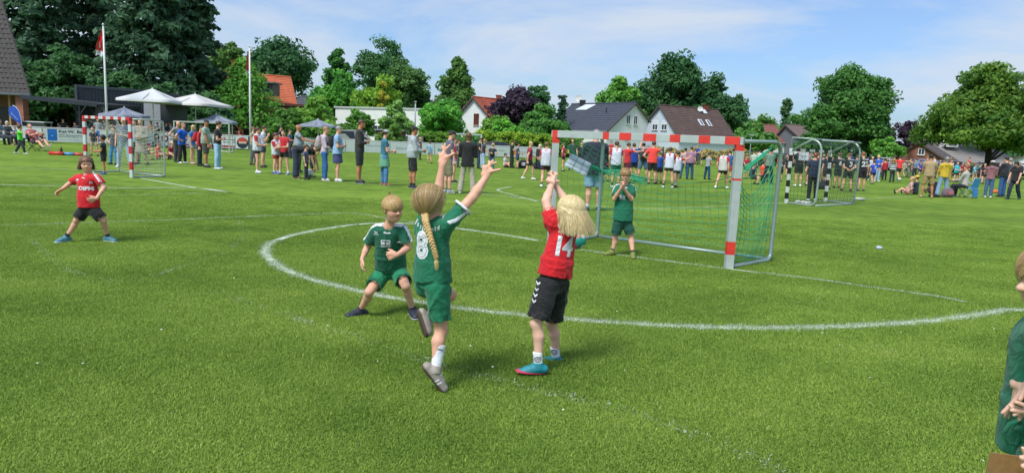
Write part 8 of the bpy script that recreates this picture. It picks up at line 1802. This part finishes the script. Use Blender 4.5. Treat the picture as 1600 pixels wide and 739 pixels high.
# --- around the black and white goal
G4 = 'players in black jerseys by the right goal'
for px, yf, yh, ang, lb, kw in [
    (1246, 292, 231, 5, 'tall player in black kit behind the left checkered post', dict(upper=('tee', '1a2226'), lower=('shorts', '171a1e', .03, .7), hair=('buzz', 'brown'), sock=(WH, .15), shoe='d0d2d4')),
    (1259, 290, 241, 170, 'player in black partly hidden by the notice sheet', dict(upper=('tee', '1c2430'), lower=('shorts', '181c22', .03, .7), hair=('short', 'red'), sock=(WH, .2), legs='walk')),
    (1268, 314, 240, 15, 'person in long dark trousers standing inside the black and white goal', dict(upper=('tee', '1c2744'), lower=('trousers', '16181e', .02), hair=('short', 'red'), shoe='d0d4d8', legs='weight')),
    (1283, 292, 242, 20, 'player in black holding a pale ball in front', dict(upper=('tee', '1b2230'), lower=('shorts', '191d22', .03, .7), hair=('short', 'dkblond'), arms='front')),
    (1291, 296, 240, 10, 'player in navy black jersey left of number six', dict(upper=('tee', '1c2638'), lower=('shorts', '181c22', .03, .7), hair=('short', 'dkblond'), name='SCHARNE', num=('7', .16))),
    (1307, 294, 240, 5, 'player in black jersey with white number six, middle of three', dict(upper=('tee', '181c24'), lower=('shorts', '20282a', .03, .7), hair=('short', 'ltbrown'), num=('6', .22), name='SCHARNEB')),
    (1322, 299, 240, 5, 'player in black jersey with number three and arms behind his back', dict(upper=('tee', '181c24'), lower=('shorts', '1c2426', .03, .7), hair=('short', 'ltbrown'), arms='behind', num=('3', .22), name='SCHARNEB', sock=('1a1c20', .12))),
    (1345, 299, 239, 5, 'player in black jersey with number twenty two right of the goal', dict(upper=('tee', '15181f'), lower=('shorts', '15171c', .03, .7), hair=('short', 'red'), num=('22', .22), name='SCHARNEB', shoe='3a424c')),
    (1335, 285, 243, 20, 'person in grey behind the rear tube of the right goal', dict(upper=('tee', '5a6670'), lower=('trousers', '3a4a4c'), hair=('short', 'brown'))),
    (1275, 282, 240, 30, 'person in dark red behind the rear goal tube', dict(upper=('tee', '5a2c34'), lower=('trousers', '2a3040'), hair=('short', 'brown')))]:
    P(px, yf, yh, ang, lb, group=G4, **kw)
G5 = 'people on the field right of the black and white goal'
for px, yf, yh, ang, lb, kw in [
    (1352, 281, 246, 200, 'person in rose red jersey beside number twenty two', dict(upper=('tee', 'b04a50'), lower=('trousers', '24566a'), hair=('long', 'brown'))),
    (1359, 282, 245, 190, 'person in white shirt left of the man in blue', dict(upper=('tee', 'c4c8d8'), lower=('trousers', '24262c'), hair=('bald', 'grey'), shoe='d8d8d8')),
    (1363, 288, 249, 10, 'girl in royal blue jersey with back turned', dict(upper=('tee', '1c44b0'), lower=('shorts', '16182a', .02, .45), hair=('pony', 'brown'), sock=(WH, .12), legs='walk', num=('7', .16))),
    (1369, 284, 243, 185, 'bald man in bright blue shirt and light jeans', dict(upper=('tee', '2060c4'), lower=('jeans', '9cb4cc'), hair=('bald', 'grey'), shoe='d4d6d8')),
    (1381, 282, 247, 10, 'person in red sweater and black trousers from behind', dict(upper=('long', 'b01c2c'), lower=('trousers', '17181c'), hair=('short', 'black'))),
    (1376, 278, 247, 170, 'person in light blue behind the red sweater', dict(upper=('tee', '6a8cb8'), lower=('trousers', '2a2e38'), hair=('short', 'brown'))),
    (1393, 285, 248, 10, 'person in black and white striped sweater and dark jeans', dict(upper=('long', '3a3c40'), lower=('trousers', '202a38'), hair=('long', 'dkblond'), fem=True, bands=1)),
    (1403, 282, 244, 0, 'man in coral red shirt with both arms stretched out', dict(upper=('tee', 'e8383a'), lower=('shorts', '17181c', .03, .6), hair=('short', 'brown'), arms='side', sock=(WH, .2), legs='walk')),
    (1411, 278, 250, 340, 'person in beige walking behind the coral red man', dict(upper=('tee', 'a89878'), lower=('shorts', '9a9078', .03, .7), hair=('short', 'brown'), legs='walk')),
    (1418, 278, 247, 160, 'man in olive shirt and grey trousers with raised arm', dict(upper=('tee', '5a5e4c'), lower=('trousers', '6a7468'), hair=('short', 'brown'), arms='face/down', legs='walk')),
    (1428, 276, 249, 200, 'person in slate blue jersey near the olive shirt', dict(upper=('tee', '5c7890'), lower=('trousers', '1c2026'), hair=('short', 'brown'))),
    (1436, 278, 251, 190, 'player in purple blue jersey running', dict(upper=('tee', '2c3c9c'), lower=('shorts', '241c30', .03, .5), hair=('short', 'brown'), legs='walk')),
    (1424, 275, 251, 200, 'person in maroon far behind the purple jersey', dict(upper=('tee', '8a2a34'), lower=('trousers', '3a3c44'), hair=('short', 'brown'))),
    (1466, 280, 250, 200, 'player in navy beyond the woman in yellow', dict(upper=('tee', '3a5470'), lower=('shorts', '20242c'), hair=('short', 'brown'))),
    (1482, 284, 250, 170, 'player in white shirt right of the woman in yellow', dict(upper=('tee', 'b8bcc0'), lower=('shorts', '20242c', .03, .5), hair=('short', 'brown'))),
    (1492, 285, 252, 160, 'girl in turquoise bib and black shorts', dict(upper=('tee', '20b0c0'), bib='1cb8c8', lower=('shorts', '18202a', .03, .5), hair=('short', 'brown'), sock=(WH, .15), legs='wide')),
    (1501, 280, 253, 190, 'player in dark red right of the turquoise bib', dict(upper=('tee', '902838'), lower=('shorts', '6a5a58', .03, .5), hair=('short', 'brown'))),
    (1508, 280, 253, 170, 'player in light turquoise behind the seated woman', dict(upper=('tee', '48b8cc'), lower=('shorts', '2a3a40', .03, .5), hair=('short', 'blond'))),
    (1520, 285, 255, 150, 'red haired girl in turquoise top right of the blue chair', dict(upper=('tee', '3cb0c0'), lower=('shorts', 'a07a68', .03, .4), hair=('pony', 'red'), legs='wide')),
    (1527, 286, 254, 120, 'player in dark jersey with legs apart right of the blue chair', dict(upper=('tee', '3c3446'), lower=('shorts', '1c1c24', .03, .5), hair=('short', 'brown'), legs='stride', sock=(WH, .2))),
    (1535, 288, 254, 200, 'player in black jersey left of the rose jacket', dict(upper=('tee', '22222a'), lower=('shorts', '1a1a20', .03, .5), hair=('pony', 'brown'), legs='walk'))]:
    bd = kw.pop('bands', 0); out, J = P(px, yf, yh, ang, lb, group=G5, **kw)
    if bd:
        for i in range(3): F = Fd(J['pel'] - .3, J['nb'] + .3, .02); c = lerp(J['pel'], J['nb'], .25 + .25 * i); F.op(cone(c - V(0, 0, .03), c + V(0, 0, .03), .185, None, (J['tf'], .78))); field_obj(F, 'stripe', cloth(WH), out['root'], J['base'])
G6 = 'spectators standing at the right with their backs turned'
P(1447, 309, 242, 20, 'man in beige shirt and khaki shorts seen from behind', group=G6, arms='front', legs='wide', upper=('tee', 'a8906c'), loose=.03, lower=('shorts', '9a8258', .03, .85), hair=('short', 'black'), skin='tan', shoe='b08a68')
P(1471, 308, 246, 10, 'woman in yellow hooded sweater and light jeans', group=G6, fem=True, arms='front', upper=('hood', 'c8a82c'), loose=.03, lower=('flared', '7f9cb8', .016), hair=('bob', 'grey'))
P(1543, 309, 252, 30, 'person in rose jacket, white cap and jeans', group=G6, fem=True, arms='front', upper=('hood', '8c5f64'), loose=.02, lower=('jeans', '44648c', .012), hair=('bob', 'brown'), cap='c8c8cc', shoe='e0e0e0')
P(1564, 308, 246, 340, 'man in navy pullover and jeans holding something up to his face', group=G6, arms='face/face', upper=('jacket', '1c2028'), loose=.03, lower=('jeans', '34588c', .02), hair=('short', 'black'), shoe='282c34', belly=.03)
P(1571, 306, 248, 20, 'person in grey shorts hidden behind the navy pullover', group=G6, upper=('tee', '4a4c54'), lower=('shorts', '9098a0', .03, .8), hair=('short', 'grey'))
P(1583, 312, 251, 250, 'woman in loose black top and dark jeans looking down, last at the right', group=G6, fem=True, arms='hang', legs='walk', nod=35, upper=('tee', '1a191c'), loose=.045, hem=.08, lower=('jeans', '202e42', .02), hair=('bob', 'black'), shoe='30343c')
P(1505, 309, 0, 330, 'woman in pale grey sweater sitting on the blue folding chair', H=1.66, legs='sit', arms='lap', fem=True, upper=('long', 'b0aca8'), lower=('trousers', '222630'), hair=('short', 'red'), shoe='6a7888', bz=0)
P(1430, 304, 0, 330, 'child in yellow cap and dark jersey sitting on the grass', H=1.4, legs='floor', arms='lap', upper=('tee', '232c3c'), lower=('shorts', '2a2e38'), hair=('short', 'brown'), cap='d8b43c', sock=(WH, .2))
P(1456, 303, 0, 20, 'child in black sitting behind the man in beige', H=1.4, legs='floor', arms='lap', upper=('tee', '1c1c20'), lower=('shorts', '2a1c22'), hair=('short', 'black'))
P(1418, 304, 0, 300, 'child in rose shirt on the grass beside the yellow cap', H=1.35, legs='floor', arms='behind', lean=-15, upper=('tee', 'c49a98'), lower=('shorts', 'b87a74'), hair=('pony', 'blond'))
# far scattered people, small in the photograph
g = np.random.default_rng(12); cols = ['b82430', '1f3f90', 'c8ccd4', '22262e', '8a5a4a', '2c8a98', 'a88a40', '6a2a3a', '3f5a78', 'c0c4c8', '1c1e22', '7a8a60']
where = [(955, 62), (968, 58), (1012, 60), (1036, 62), (1050, 58), (1090, 63), (1098, 60), (1147, 58), (1155, 62), (1188, 60), (1205, 58), (1236, 58), (1252, 60), (1266, 57), (1280, 60), (1297, 58), (1313, 60), (1330, 58), (1398, 60), (1432, 57), (1450, 60), (1460, 57), (1476, 62), (1486, 60), (1514, 58), (1531, 62), (1549, 60), (1594, 56)]
land = ['behind the left part of the main goal', 'in the middle of the main goal opening', 'behind the near goal post', 'left of the black and white goal', 'behind the black and white goal net', 'beneath the small purple tree', 'before the brick gabled house', 'below the broad maple']
nmz = {'b82430': 'red', '1f3f90': 'blue', 'c8ccd4': 'white', '22262e': 'dark', '8a5a4a': 'brown', '2c8a98': 'turquoise', 'a88a40': 'ochre', '6a2a3a': 'maroon', '3f5a78': 'slate', 'c0c4c8': 'pale grey', '1c1e22': 'black', '7a8a60': 'olive'}
for i, (px, Y) in enumerate(where):
    c = cols[(i * 5) % 12]; l = land[0] if px < 1000 else land[1] if px < 1110 else land[2] if px < 1190 else land[3] if px < 1225 else land[4] if px < 1340 else land[5] if px < 1410 else land[6] if px < 1480 else land[7]
    nth = sum(1 for q in where[:i] if (q[0] < 1000) == (px < 1000) and abs(q[0] - px) < 90)
    P(px, 0, 0, int(g.integers(0, 360)), 'distant small figure in %s top, %s, at %s distance from the rail' % (nmz[c], l, ['closest', 'second', 'third', 'fourth', 'fifth', 'sixth', 'seventh', 'eighth', 'ninth'][min(nth, 8)]) if False else 'distant figure in %s top %s' % (nmz[c], l), H=float(g.uniform(1.4, 1.8)), Y=Y, upper=('tee', c), lower=(['shorts', 'trousers'][i % 2], ['1c1e24', '2f3c54', '4a4a4c'][i % 3]), hair=(['short', 'pony', 'short', 'long'][i % 4], ['brown', 'black', 'dkblond'][i % 3]), legs=['stand', 'walk', 'weight'][i % 3], arms=['down', 'front', 'crossed', 'hips'][i % 4], group='distant people on the far side')
print('TIME all', time.time() - T0, 'tris', sum(len(o.data.loops) - 2 * len(o.data.polygons) for o in bpy.data.objects if o.type == 'MESH'))
